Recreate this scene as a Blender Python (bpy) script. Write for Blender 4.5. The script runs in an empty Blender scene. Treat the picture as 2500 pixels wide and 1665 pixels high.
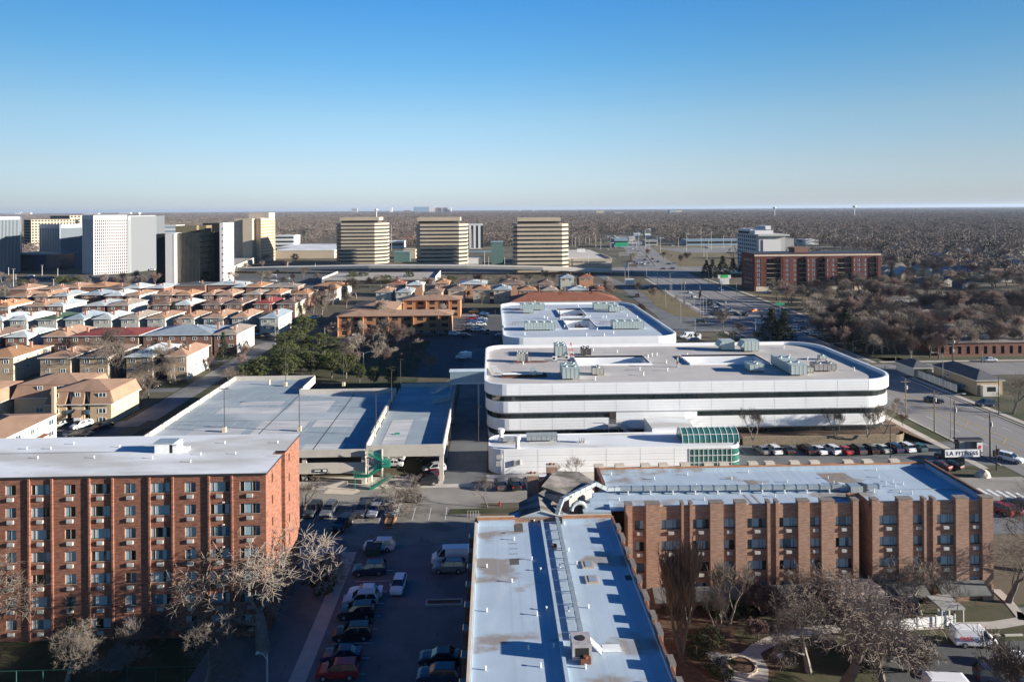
import bpy, math, random
import numpy as np
from math import sin, cos, pi, radians as R
from mathutils import Vector, Matrix
scene = bpy.context.scene
C = bpy.data.collections.new('place'); scene.collection.children.link(C)
RN = random.Random(7)

# ---------------------------------------------------------------- camera, sky, sun
F, H, YAW, ROLL, PY0 = 1667.0, 52.0, 0.0294, 0.0066, 511.0
fw = Vector((sin(YAW), cos(YAW), 0)); r0 = Vector((cos(YAW), -sin(YAW), 0))
cr, sr = cos(ROLL), sin(ROLL)
right = r0 * cr - Vector((0, 0, sr)); up = r0 * sr + Vector((0, 0, cr))
cam = bpy.data.cameras.new('camera'); cam_o = bpy.data.objects.new('camera', cam); scene.collection.objects.link(cam_o)
cam_o.matrix_world = Matrix(((right.x, up.x, -fw.x, 0), (right.y, up.y, -fw.y, 0), (right.z, up.z, -fw.z, H), (0, 0, 0, 1)))
cam.sensor_width = 36; cam.lens = F / 2500 * 36; cam.shift_y = -(832.5 - PY0) / 2500
cam.clip_start = 1; cam.clip_end = 90000
scene.camera = cam_o
SUN_EL, SUN_AZ = R(13.2), R(11.5)          # low sun from the right (east), slightly this side
sd = Vector((cos(SUN_AZ) * cos(SUN_EL), -sin(SUN_AZ) * cos(SUN_EL), sin(SUN_EL)))
sun = bpy.data.lights.new('sun', 'SUN'); sun.energy = 5.0; sun.angle = R(0.5); sun.color = (1.0, 0.93, 0.83)
sun_o = bpy.data.objects.new('sun', sun); scene.collection.objects.link(sun_o)
sun_o.rotation_euler = sd.to_track_quat('Z', 'Y').to_euler(); sun_o.location = (200, -50, 200)
w = bpy.data.worlds.new('World'); scene.world = w; w.use_nodes = True
nt = w.node_tree; bg = nt.nodes['Background']
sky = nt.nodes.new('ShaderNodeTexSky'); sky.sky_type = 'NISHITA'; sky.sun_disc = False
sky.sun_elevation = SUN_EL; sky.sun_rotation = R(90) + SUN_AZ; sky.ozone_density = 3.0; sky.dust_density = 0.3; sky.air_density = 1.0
# clear winter air: deep blue overhead, pale towards the horizon
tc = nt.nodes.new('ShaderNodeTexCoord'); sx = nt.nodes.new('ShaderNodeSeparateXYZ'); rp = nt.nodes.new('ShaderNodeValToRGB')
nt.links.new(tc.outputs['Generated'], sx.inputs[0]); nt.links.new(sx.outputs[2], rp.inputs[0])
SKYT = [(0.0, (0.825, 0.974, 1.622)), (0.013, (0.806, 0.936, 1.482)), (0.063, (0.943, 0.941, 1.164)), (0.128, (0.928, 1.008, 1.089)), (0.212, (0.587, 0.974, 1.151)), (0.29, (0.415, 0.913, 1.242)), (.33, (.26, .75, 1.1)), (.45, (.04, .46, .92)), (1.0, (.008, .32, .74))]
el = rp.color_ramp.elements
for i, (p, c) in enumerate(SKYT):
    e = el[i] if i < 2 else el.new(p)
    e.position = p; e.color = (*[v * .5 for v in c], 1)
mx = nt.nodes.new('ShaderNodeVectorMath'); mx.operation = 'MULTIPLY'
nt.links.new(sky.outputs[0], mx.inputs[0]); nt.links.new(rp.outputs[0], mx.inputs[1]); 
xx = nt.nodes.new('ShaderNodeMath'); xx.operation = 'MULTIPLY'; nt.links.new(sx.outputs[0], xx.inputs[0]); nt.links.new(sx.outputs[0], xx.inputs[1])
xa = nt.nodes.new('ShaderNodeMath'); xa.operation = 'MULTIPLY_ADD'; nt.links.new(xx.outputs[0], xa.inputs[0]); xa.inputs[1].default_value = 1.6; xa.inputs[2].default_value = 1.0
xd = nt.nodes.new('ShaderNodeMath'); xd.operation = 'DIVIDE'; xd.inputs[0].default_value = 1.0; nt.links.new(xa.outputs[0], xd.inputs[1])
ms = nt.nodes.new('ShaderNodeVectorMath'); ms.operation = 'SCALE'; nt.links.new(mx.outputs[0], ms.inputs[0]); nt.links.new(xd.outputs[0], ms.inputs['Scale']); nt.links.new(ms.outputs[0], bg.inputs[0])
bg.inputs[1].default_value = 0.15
scene.view_settings.view_transform = 'Standard'; scene.view_settings.look = 'None'
scene.view_settings.exposure = 1.45; scene.view_settings.gamma = 1
try:
    scene.cycles.max_bounces = 5; scene.cycles.diffuse_bounces = 2; scene.cycles.transparent_max_bounces = 8
except Exception: pass

# ---------------------------------------------------------------- helpers
def at(px, py, z=0.0):
    "the point of the plane of height z that a pixel of the survey photograph shows"
    u = (px - 1250) / F; v = -(py - PY0) / F
    lat = u * cr + v * sr; zz = -u * sr + v * cr
    t = (z - H) / zz
    return (t * (fw.x + lat * r0.x), t * (fw.y + lat * r0.y))
def onY(px, py, Y):
    u = (px - 1250) / F; v = -(py - PY0) / F
    lat = u * cr + v * sr; zz = -u * sr + v * cr
    t = Y / (fw.y + lat * r0.y)
    return (t * (fw.x + lat * r0.x), H + t * zz)

class MB:
    def __init__(s): s.v = []; s.f = []; s.m = []
    def add(s, vs, fs, m=0):
        n = len(s.v); s.v += [tuple(p) for p in vs]
        for f in fs: s.f.append(tuple(i + n for i in f)); s.m.append(m)
        return s
    def box(s, x0, x1, y0, y1, z0, z1, m=0, top=None):
        s.add([(x0,y0,z0),(x1,y0,z0),(x1,y1,z0),(x0,y1,z0),(x0,y0,z1),(x1,y0,z1),(x1,y1,z1),(x0,y1,z1)],
              [(0,1,5,4),(1,2,6,5),(2,3,7,6),(3,0,4,7),(0,3,2,1)], m)
        n = len(s.v); s.f.append((n-4, n-3, n-2, n-1)); s.m.append(m if top is None else top)
        return s
    def quad(s, a, b, c, d, m=0): return s.add([a, b, c, d], [(0,1,2,3)], m)
    def rect(s, x0, x1, y0, y1, z, m=0): return s.add([(x0,y0,z),(x1,y0,z),(x1,y1,z),(x0,y1,z)], [(0,1,2,3)], m)
    def poly(s, pts, z, m=0): return s.add([(p[0], p[1], z) for p in pts], [tuple(range(len(pts)))], m)
    def prism(s, pts, z0, z1, m=0, top=None, bottom=False):
        n = len(pts)
        s.add([(p[0],p[1],z0) for p in pts] + [(p[0],p[1],z1) for p in pts], [(i,(i+1)%n,(i+1)%n+n,i+n) for i in range(n)], m)
        if top is not False: s.poly(pts, z1, m if top is None else top)
        if bottom: s.add([(p[0],p[1],z0) for p in reversed(pts)], [tuple(range(n))], m)
        return s
    def tube(s, p, q, ra, rb=None, n=6, m=0, cap=False):
        rb = ra if rb is None else rb
        p = Vector(p); q = Vector(q); d = (q - p)
        if d.length < 1e-6: return s
        d.normalize(); a = d.orthogonal().normalized(); b = d.cross(a)
        vs = []
        for c, r in ((p, ra), (q, rb)):
            for i in range(n):
                t = 2 * pi * i / n; vs.append(c + a * (cos(t) * r) + b * (sin(t) * r))
        fs = [(i, (i+1) % n, (i+1) % n + n, i + n) for i in range(n)]
        if cap: fs += [tuple(range(n-1, -1, -1)), tuple(range(n, 2*n))]
        return s.add(vs, fs, m)
    def bar(s, p, q, w, h, m=0):
        "a bar of rectangular section w x h from p to q"
        p = Vector(p); q = Vector(q); d = (q - p).normalized()
        a = d.cross(Vector((0,0,1)));
        if a.length < 1e-3: a = Vector((1,0,0))
        a.normalize(); b = a.cross(d).normalized()
        vs = []
        for c in (p, q):
            for sa, sb in ((-1,-1),(1,-1),(1,1),(-1,1)): vs.append(c + a * (sa*w/2) + b * (sb*h/2))
        return s.add(vs, [(0,1,5,4),(1,2,6,5),(2,3,7,6),(3,0,4,7),(3,2,1,0),(4,5,6,7)], m)
    def grid(s, o, u, v, us, vs, holes, m=0):
        "a wall spanned by directions u, v from o, with rectangular holes (u0,u1,v0,v1)"
        o = Vector(o); u = Vector(u); v = Vector(v)
        us = sorted(set([round(a, 4) for a in us] + [round(a, 4) for h in holes for a in h[:2]]))
        vs = sorted(set([round(a, 4) for a in vs] + [round(a, 4) for h in holes for a in h[2:4]]))
        for i in range(len(us)-1):
            cu = (us[i]+us[i+1])/2
            hh = [h for h in holes if h[0] < cu < h[1]]
            j = 0
            while j < len(vs)-1:
                cv = (vs[j]+vs[j+1])/2
                if any(h[2] < cv < h[3] for h in hh): j += 1; continue
                k = j
                while k+1 < len(vs)-1 and not any(h[2] < (vs[k+1]+vs[k+2])/2 < h[3] for h in hh): k += 1
                s.quad(o+u*us[i]+v*vs[j], o+u*us[i+1]+v*vs[j], o+u*us[i+1]+v*vs[k+1], o+u*us[i]+v*vs[k+1], m)
                j = k+1
        return s
    def reveal(s, o, u, v, n, holes, d, m=0):
        "the four sides of each hole, going d along n"
        o = Vector(o); u = Vector(u); v = Vector(v); n = Vector(n) * d
        for a, b, c, e in [h[:4] for h in holes]:
            P = [o+u*a+v*c, o+u*b+v*c, o+u*b+v*e, o+u*a+v*e]
            for i in range(4): s.quad(P[i], P[i]+n, P[(i+1)%4]+n, P[(i+1)%4], m)
        return s
    def mesh(s, name, mats, smooth=False):
        me = bpy.data.meshes.new(name); me.from_pydata(s.v, [], s.f); me.update()
        for m in (mats if isinstance(mats, (list, tuple)) else [mats]): me.materials.append(m)
        if any(s.m): me.polygons.foreach_set('material_index', s.m)
        if smooth: me.polygons.foreach_set('use_smooth', [True]*len(me.polygons))
        return me
    def build(s, name, mats, parent=None, smooth=False):
        return O(name, s.mesh(name, mats, smooth), parent)
def O(name, data=None, parent=None, loc=None, rz=None):
    o = bpy.data.objects.new(name, data); C.objects.link(o)
    if parent is not None: o.parent = parent
    if loc is not None: o.location = loc
    if rz is not None: o.rotation_euler = (0, 0, rz)
    return o
def T(o, label, cat, group=None, kind=None):
    if label: o['label'] = label
    if cat: o['category'] = cat
    if group: o['group'] = group
    if kind: o['kind'] = kind
    return o
def thing(name, label, cat, loc=(0,0,0), rz=0, group=None): return T(O(name, None, None, loc, rz), label, cat, group)
def struct(name, mb, mats):
    o = mb.build(name, mats); o['kind'] = 'structure'; return o
def copy_tree(o, loc=None, rz=None, label=None, group=None, parent=None, sc=None):
    c = o.copy(); C.objects.link(c)
    if parent is not None: c.parent = parent
    if loc is not None: c.location = loc
    if rz is not None: c.rotation_euler = (0, 0, rz)
    if sc is not None: c.scale = sc if isinstance(sc, (tuple, list)) else (sc, sc, sc)
    if label: c['label'] = label
    if group: c['group'] = group
    for ch in list(o.children): copy_tree(ch, parent=c)
    return c

# ---------------------------------------------------------------- materials
MATS = {}
def M(name, col, rough=.85, var=.12, scale=.6, col2=None, metal=0.0, stretch=None, spec=.3, rnd=0.0, detail=4, contrast=None, bump=0, transmission=0):
    if name in MATS: return MATS[name]
    m = bpy.data.materials.new(name); m.use_nodes = True; t = m.node_tree; b = t.nodes['Principled BSDF']
    b.inputs['Roughness'].default_value = rough; b.inputs['Metallic'].default_value = metal
    b.inputs['Specular IOR Level'].default_value = spec
    MATS[name] = m
    if var == 0 and col2 is None and rnd == 0:
        b.inputs['Base Color'].default_value = (*col, 1); return m
    tc = t.nodes.new('ShaderNodeTexCoord'); mp = t.nodes.new('ShaderNodeMapping'); no = t.nodes.new('ShaderNodeTexNoise')
    no.inputs['Scale'].default_value = scale; no.inputs['Detail'].default_value = detail
    if stretch: mp.inputs['Scale'].default_value = stretch
    t.links.new(tc.outputs['Object'], mp.inputs[0]); t.links.new(mp.outputs[0], no.inputs['Vector'])
    rp = t.nodes.new('ShaderNodeValToRGB'); t.links.new(no.outputs[0], rp.inputs[0])
    lo, hi = contrast or (.3, .7)
    rp.color_ramp.elements[0].position = lo; rp.color_ramp.elements[1].position = hi
    if col2 is None:
        a = [c * (1-var) for c in col]; d = [min(1, c * (1+var)) for c in col]
    else: a = col; d = col2
    rp.color_ramp.elements[0].color = (*a, 1); rp.color_ramp.elements[1].color = (*d, 1)
    out = rp.outputs[0]
    if rnd:
        oi = t.nodes.new('ShaderNodeObjectInfo'); mr = t.nodes.new('ShaderNodeMapRange')
        mr.inputs[3].default_value = 1-rnd; mr.inputs[4].default_value = 1+rnd
        vm = t.nodes.new('ShaderNodeVectorMath'); vm.operation = 'SCALE'
        t.links.new(oi.outputs['Random'], mr.inputs[0]); t.links.new(out, vm.inputs[0]); t.links.new(mr.outputs[0], vm.inputs['Scale']); out = vm.outputs[0]
    t.links.new(out, b.inputs['Base Color'])
    if bump:
        bp = t.nodes.new('ShaderNodeBump'); bp.inputs['Strength'].default_value = bump; bp.inputs['Distance'].default_value = .1
        t.links.new(no.outputs[0], bp.inputs['Height']); t.links.new(bp.outputs[0], b.inputs['Normal'])
    return m
def layer(m, col, scale, lo, hi, stretch=None, amount=1.0, detail=6):
    "adds a second noise-masked colour (stains, wear, patches) over a material"
    t = m.node_tree; b = t.nodes['Principled BSDF']; src = b.inputs['Base Color']
    tc = t.nodes.new('ShaderNodeTexCoord'); mp = t.nodes.new('ShaderNodeMapping'); no = t.nodes.new('ShaderNodeTexNoise')
    mp.inputs['Location'].default_value = (scale*37 % 11, scale*91 % 7, 3)
    if stretch: mp.inputs['Scale'].default_value = stretch
    no.inputs['Scale'].default_value = scale; no.inputs['Detail'].default_value = detail
    t.links.new(tc.outputs['Object'], mp.inputs[0]); t.links.new(mp.outputs[0], no.inputs['Vector'])
    mr = t.nodes.new('ShaderNodeMapRange'); mr.inputs[1].default_value = lo; mr.inputs[2].default_value = hi; mr.inputs[4].default_value = amount
    t.links.new(no.outputs[0], mr.inputs[0])
    mix = t.nodes.new('ShaderNodeMix'); mix.data_type = 'RGBA'
    if src.is_linked: t.links.new(src.links[0].from_socket, mix.inputs[6])
    else: mix.inputs[6].default_value = src.default_value
    mix.inputs[7].default_value = (*col, 1); t.links.new(mr.outputs[0], mix.inputs[0]); t.links.new(mix.outputs[2], src)
    return m
def brick(name, c1, c2, mortar=(.32,.27,.23)):
    m = M(name, c1, .9, col2=c2, scale=1.0, stretch=(1.1,1.1,6), contrast=(.38,.62), detail=6)
    layer(m, mortar, 1.6, .60, .70, (1.6,1.6,9), .6, 4); layer(m, [c*.45 for c in c1], 1.9, .60, .70, (1.5,1.5,8), .7, 4)
    layer(m, [c*.6 for c in c1], .12, .55, .75, None, .45)
    t = m.node_tree; b = t.nodes['Principled BSDF']     # course lines
    return m
brick_red = brick('red brick', (.155,.066,.044), (.30,.128,.08))
brick_tan = brick('salmon brick', (.235,.138,.095), (.345,.215,.15))
brick_tan2 = brick('salmon brick light', (.245,.145,.10), (.36,.225,.16))
brick_dark = brick('dark brick', (.13,.06,.045), (.19,.09,.065))
brick_brown = brick('house brown brick', (.17,.085,.06), (.25,.135,.10))
brick_yel = brick('yellow brick', (.46,.34,.21), (.56,.43,.28), (.5,.42,.3))
brick_orange = brick('orange brick', (.33,.15,.075), (.42,.21,.11))
brick_apt = brick('maroon brick', (.095,.028,.022), (.15,.045,.035))
concrete = layer(M('concrete', (.36,.33,.29), .9, .10, .5), (.22,.20,.18), .25, .5, .75, (1,1,.3), .5)
concrete_l = layer(M('light concrete', (.50,.46,.40), .9, .08, .5), (.34,.31,.27), .3, .55, .8, None, .5)
stone = M('limestone', (.55,.47,.37), .9, .1, .7)
asphalt = layer(M('asphalt', (.085,.087,.088), .92, .12, .35), (.055,.055,.057), .9, .60, .70, (1,.25,1), .6)
asphalt_o = layer(layer(M('old asphalt', (.145,.15,.15), .92, .14, .25), (.085,.09,.092), .12, .5, .65, None, .7), (.07,.065,.06), 1.6, .66, .70, (1,.3,1), .5)
road_m = layer(layer(M('road concrete', (.21,.20,.19), .9, .10, .12, stretch=(1,.15,1)), (.13,.125,.12), .35, .52, .72, (1,.08,1), .6), (.29,.28,.265), .2, .62, .8, (.6,.05,1), .5)
walk_m = layer(M('pavement', (.42,.38,.33), .9, .09, .8), (.30,.27,.24), .4, .55, .75, None, .4)
grass = layer(layer(M('grass', (.035,.046,.014), .95, .25, .6), (.085,.072,.042), .16, .40, .60, None, .85), (.028,.05,.010), 1.8, .5, .7, None, .5)
grass_dry = layer(M('dormant grass', (.16,.125,.062), .95, .2, .4), (.09,.085,.035), .15, .48, .68, None, .7)
ground_m = layer(layer(M('bare ground', (.115,.092,.062), .95, .3, .02, detail=10), (.058,.062,.03), .035, .42, .6, None, .8), (.16,.14,.115), .012, .60, .72, None, .8)
mulch = M('mulch', (.10,.060,.038), .95, .35, 1.5, bump=.3)
white_paint = M('white paint line', (.66,.66,.63), .8, .15, 2)
yellow_paint = M('yellow paint line', (.60,.40,.08), .8, .15, 2)
white_panel = layer(M('white metal panel', (.80,.80,.79), .45, .03, .3, spec=.5), (.68,.68,.66), .15, .55, .8, (1,1,.25), .4)
glass_dark = M('dark glass', (.018,.025,.026), .08, .3, .4, spec=.9)
glass_green = M('green glass', (.02,.10,.085), .12, .35, .5, col2=(.05,.17,.145), spec=.9)
glass_pane = M('window glass', (.04,.08,.10), .1, .4, .7, col2=(.12,.20,.24), spec=.8)
curtain = M('white curtain', (.26,.36,.39), .6, .2, 5, stretch=(6,6,.4), spec=.6)
frame_tan = M('tan window frame', (.42,.34,.26), .6, .05)
frame_white = M('white frame', (.75,.74,.70), .6, .05)
frame_dark = M('dark frame', (.05,.045,.04), .5, .05)
ac_m = M('air conditioner casing', (.40,.385,.355), .6, .08, 3, rnd=.12)
membrane = layer(layer(M('white roof membrane', (.66,.68,.69), .8, .04, .2), (.42,.40,.36), .16, .47, .60, (.3,1,1), .8), (.32,.29,.25), .9, .66, .74, (.3,1,1), .6)
membrane_b = layer(layer(layer(M('silver roof membrane', (.37,.45,.52), .7, .07, .3), (.25,.21,.175), .22, .575, .63, (.5,1,1), .9), (.47,.52,.57), .5, .55, .75, (1,.5,1), .6), (.29,.36,.43), .35, .5, .6, (6,.05,1), .35)
membrane_c = layer(M('blue grey roof membrane', (.40,.45,.50), .75, .05, .2), (.36,.37,.38), .1, .5, .75, None, .6)
gravel = layer(layer(M('gravel roof', (.46,.43,.40), .95, .05, .3), (.34,.315,.29), .07, .48, .7, None, .7), (.25,.235,.22), .5, .66, .74, (.3,1,1), .5)
deck_m = layer(layer(layer(M('parking deck concrete', (.27,.32,.345), .9, .08, .3), (.42,.45,.46), .10, .50, .60, (.35,1,1), .8), (.27,.28,.30), .35, .58, .7, (1,.2,1), .5), (.12,.12,.12), .5, .74, .77, None, .6)
metal_l = M('galvanised metal', (.36,.40,.41), .4, .12, 1.2, metal=.35, spec=.5)
metal_hv = M('air handler casing', (.40,.46,.43), .5, .10, .8, stretch=(4,4,.3), metal=.15)
metal_d = M('dark metal', (.035,.034,.036), .5, .1)
metal_g = M('green metal', (.02,.22,.15), .5, .1)
white_m = M('white metal', (.74,.74,.72), .5, .06, 2)
rust = M('rusty steel', (.16,.06,.035), .9, .3, 3)
black_m = M('black rubber', (.02,.02,.02), .8, 0)
interior = M('dark interior', (.02,.02,.02), .9, 0)
# ---------------------------------------------------------------- ground and roads
def band(ys, xl, xr, z, mb=None, m=0):
    mb = mb or MB()
    for i in range(len(ys)-1):
        mb.add([(xl[i],ys[i],z),(xr[i],ys[i],z),(xr[i+1],ys[i+1],z),(xl[i+1],ys[i+1],z)], [(0,1,2,3)], m)
    return mb
struct('ground', MB().rect(-30000, 30000, -200, 39500, 0), ground_m)
g = MB()                                                     # lawns
for r in [(-120,-22.5,20,121),(15.6,93,36,87.2),(96,102,45,118),(92.5,102,132.5,285),(127,140,150,232),(127.6,145,232,285),(-60,-23,186,272),(-91,-72,172,268),(60,160,-30,45),(-84,-74,128,166),(-92,-91.3,172,198),(-99,-92,204,213),(-92,-91.3,205,212),(-99,-91.5,243,250),(-112,-92,281,290),(-120,-100,296,306),(145,165,150,200),(132,200,226.5,231.5)]:
    g.rect(*r, .02)
struct('lawn', g, grass)
g = MB()
g.add([(91.5,424,.02),(92,410,.02),(85,356,.02),(86,328,.02),(95,320.5,.02),(104,322,.02),(105.6,412,.02),(108,440,.02),(100,440,.02)], [(8,7,6,0),(0,6,1),(1,6,2),(2,6,3),(3,6,5,4)])
g.rect(152, 215, 320, 412, .02).rect(120, 400, 232.2, 285, .016)
g.add([(160,590,.02),(420,600,.02),(420,960,.02),(225,960,.02),(205,860,.02)], [(0,1,2,3,4)])
struct('dry_lawn', g, grass_dry)
ys = [40, 120, 285, 322, 342, 412, 504, 566, 640, 720, 800, 900, 1000, 1300]
W_ = [102, 102, 102, 102, 102, 106, 116, 124, 134, 146, 159, 174, 186, 215]
E_ = [124.5, 124.5, 125, 145, 147, 150, 152, 161, 171, 182, 195, 212, 225, 255]
struct('road', band(ys, W_, E_, .04), road_m)
g = MB()
g.rect(62, 500, 285, 318, .05); g.rect(125, 420, 206, 222, .05)
g.rect(80, 80.1, 300, 301, .05)
struct('cross_street', g, road_m)
struct('slip_road', band([286, 318, 326, 355, 410, 444, 560], [70, 78, 79, 80, 82, 84, 78], [104, 104, 88, 86.5, 91.6, 92.5, 88], .06), asphalt_o)
struct('junction_road', band([548, 600], [-60, -60], [330, 330], .058), road_m)
g = MB(); band([785,800,872,885], [225,222,214,212], [330,372,372,330], .05, g)
g.rect(210, 620, 868, 884, .055)
struct('loop_ramp', g, road_m)
for nm, y0, y1, xs in (('verge_slope', 600, 700, None),): pass
# medians as real kerbs
def strip(ys, xs, w, z1, mat, name, z0=0.0):
    mb = MB()
    for i in range(len(ys)-1):
        a, b = xs[i], xs[i+1]
        P = [(a-w/2,ys[i]),(a+w/2,ys[i]),(b+w/2,ys[i+1]),(b-w/2,ys[i+1])]
        mb.prism(P, z0, z1)
    return struct(name, mb, mat)
strip([328,411,441,506,545], [120.8,126,125,127,132], 1.0, .2, concrete, 'median')
strip([339,412,504,545], [135.2,138.6,148,152], 1.0, .2, concrete, 'median')
strip([612,700,800,900], [148,163,180,196], 1.2, .2, concrete, 'median')
for a in ([(42,118),(134,284)], ):
    for y0, y1 in a: strip([y0, y1], [101.75, 101.75], .4, .14, walk_m, 'kerb')
strip([46,205], [124.9,124.9], .4, .14, walk_m, 'kerb'); strip([224,284], [125.3,125.3], .4, .14, walk_m, 'kerb')
g = MB()
g.rect(96.4, 98.2, 46, 118, .05).rect(96.4, 98.2, 132.5, 284, .05).rect(126.2, 128, 46, 204, .05).rect(126.4, 128.2, 224, 284, .05)
g.rect(129.5, 145, 200.5, 204, .05).rect(129.5, 200, 224, 226, .05)
band([322,412,440,500], [106.6-3,106.6,108.6,112], [108.4-3,108.4,110.6,114], .055, g)
band([322,340,412,500], [148.5,149.5,153,155.5], [150.5,151.5,155,157.5], .055, g)
for r in [(-22.8,-20.9,30,104.6),(-75,-22.8,64.5,66.3),(-60,-22.8,104,106.2)]: g.rect(*r, .05)
struct('sidewalk', g, walk_m)
g = MB()                                                     # road markings
for y in range(46, 280, 9): g.rect(107.2, 107.35, y, y+3, .06).rect(119.4, 119.55, y, y+3, .06)
for y in range(330, 540, 12):
    k = (y-330)/200
    for x in (111.5+6*k, 116+8*k, 129.5+5*k, 132.2+7*k, 141+12*k, 145+10*k): g.rect(x, x+.15, y, y+4, .06)
for i in range(9): g.rect(104, 105.4, 60, 61, .06) if 0 else None
for i in range(9): g.rect(99.2-.9+i*2.6-8, 99.8-.3+i*2.6-8, 112, 115.5, .066) if 0 else None
for i in range(7): g.rect(88.8+i*1.35, 89.5+i*1.35, 120.3-i*.55, 123.3-i*.55, .07)
g.rect(103, 124, 283, 283.6, .062).rect(104, 146, 320, 320.6, .062)
for x0, x1, y0, y1 in [(125.5,126.1,286,301)]: g.rect(x0, x1, y0, y1, .062)
struct('lane_markings', g, white_paint)
g = MB()
g.rect(110.9,111.05,46,112,.061).rect(114.5,114.65,46,112,.061).rect(110.9,111.05,130,278,.061).rect(114.5,114.65,130,278,.061)
for y in range(50, 276, 12):
    if not 110 < y < 130: g.add([(111.2,y,.061),(111.4,y,.061),(114.4,y+3.2,.061),(114.2,y+3.2,.061)], [(0,1,2,3)])
g.rect(84, 96, 300, 300.15, .068).rect(84,96,300.5,300.65,.068)
struct('centre_markings', g, yellow_paint)
# parking lots, service yards
g = MB()
g.rect(-34, -2.3, 30, 120.9, .03)                            # car park between the two brick buildings
g.rect(-9.6, -1.4, 129.8, 300, .031).rect(-24, 0, 214, 262, .032)
g.rect(46, 101.2, 134.2, 147.9, .03).rect(50, 98, 196, 262, .03)
g.rect(67, 92, 30, 86.5, .03); g.rect(56,101.5, 106, 117.8, .031)
struct('parking_lot', g, asphalt_o)
g = MB(); g.rect(-24.5, 3, 256, 330, .036).rect(-150,-24.5,272.2,279,.036).rect(-24.5, -9.8, 214, 256.1, .037); g; g.rect(-135,-88,140,168,.036)
struct('asphalt_lot', g, asphalt)
g = MB(); g.rect(-60, 101.3, 121.0, 128.2, .045).rect(88, 101.9, 118, 121, .045)
struct('access_street', g, layer(M('street concrete', (.27,.25,.215), .9, .12, .2), (.17,.155,.135), .3, .52, .66, (.4,1,1), .6))
g = MB(); g.rect(-34, -1, 128.2, 134.2, .03).rect(-1, 47, 128.4, 134, .03)
struct('apron', g, concrete_l)
g = MB(); g.rect(-33.9, -2.4, 106.5, 120.99, .036); struct('car_park_concrete', g, layer(layer(M('lot concrete', (.215,.20,.175), .92, .12, .2), (.12,.112,.10), .35, .5, .6, (.6,1,1), .7), (.07,.068,.062), 1.4, .64, .67, (1,.4,1), .6))
g = MB(); g.rect(-120, -86, 168, 172.5, .036).rect(-91.2,-84, 172.5, 272.2, .036); struct('street', g, layer(layer(M('street asphalt', (.20,.195,.185), .92, .12, .3), (.13,.125,.12), .2, .5, .65, (1,.4,1), .7), (.08,.08,.078), 1.2, .65, .70, (1,.3,1), .5))
# lot markings
g = MB()
for i in range(14): g.rect(53.2+i*2.75, 53.3+i*2.75, 142.2, 147, .05)
for i in range(17): g.rect(-19.5, -14.6, 55+i*2.75, 55.1+i*2.75, .045)
for i in range(10): g.rect(-33+i*2.75,-32.9+i*2.75,114.8,119.6,.045)
for i in range(6): g.add([(-18.6+i*.9,68.2,.045),(-18.5+i*.9,68.2,.045),(-17.2+i*.9,70.4,.045),(-17.3+i*.9,70.4,.045)], [(0,1,2,3)])
for k in range(9): g.rect(-10.5+.0, -6, 232+k*2.75+8, 232.1+k*2.75+8, .05)
struct('bay_markings', g, white_paint)
# houses quarter: alleys and streets
g = MB()
for y in (202, 239.5, 277, 320, 357, 397, 431): g.rect(-420, -92, y-2.4, y+2.4, .034)
g.rect(-26, 60, 332, 340, .034); g.rect(-60,-54,279,470,.034); g.rect(-60, 92, 462, 470, .034)
struct('alley', g, asphalt_o)
g = MB(); g.rect(-460, -170, 470, 568, .03).rect(-170,-100,448,600,.031)
struct('office_parking', g, asphalt)
# ---------------------------------------------------------------- window and air conditioner kit
KIT = {}
def window_kit(w, h, v, fm=None, dark=.35):
    key = (round(w, 1), round(h, 1), v, fm.name if fm else '', dark)
    if key in KIT: return KIT[key]
    rn = random.Random(hash((round(w,1), v)) & 0xffff)
    n = 2 if w < 1.7 else 4; xs = [-w/2 + w*i/n for i in range(n+1)]
    if n == 4: xs = [-w/2, -w/2+w*.22, -w/2+w*.62, -w/2+w*.78, w/2]
    mb = MB(); st = rn.random()
    for i in range(n):
        mid = 1 if (n == 4 and i in (1, 2)) else rn.random() < .5
        c = (rn.random() > dark) if mid else (rn.random() > .72)
        mb.quad((xs[i],0,0), (xs[i+1],0,0), (xs[i+1],0,h), (xs[i],0,h), 1 if c else (2 if rn.random() < .5 else 0))
    pane = mb.mesh('window', [glass_dark, curtain, glass_pane])
    fb = MB(); f = .05
    for x in xs: fb.box(x-f/2, x+f/2, -.04, -.002, 0, h)
    fb.box(-w/2, w/2, -.04, -.002, h-f, h).box(-w/2-.06, w/2+.06, -.16, -.003, -.07, 0)
    frame = fb.mesh('frame', fm or frame_tan)
    KIT[key] = (pane, frame); return KIT[key]
ab = MB(); ab.box(-.38,.38,-.34,0,0,.42)
for i in range(5): ab.box(-.34,.34,-.352,-.34,.05+i*.07,.085+i*.07)
AC_ME = ab.mesh('air_conditioner', ac_m)
def put_window(parent, x, y, z, w, h, v, rz=0, fm=None, ac=True, dark=.35, acdx=0):
    pn, fr = window_kit(w, h, v, fm, dark)
    o = O('window', pn, parent, (x, y, z), rz); O('frame', fr, o)
    if ac: O('air_conditioner', AC_ME, parent, (x+acdx*cos(rz), y, z-.72), rz)
def vent(mb, x, y, z, h=.7, r=.13): mb.tube((x,y,z), (x,y,z+h), r, r, 8, cap=True)

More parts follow.
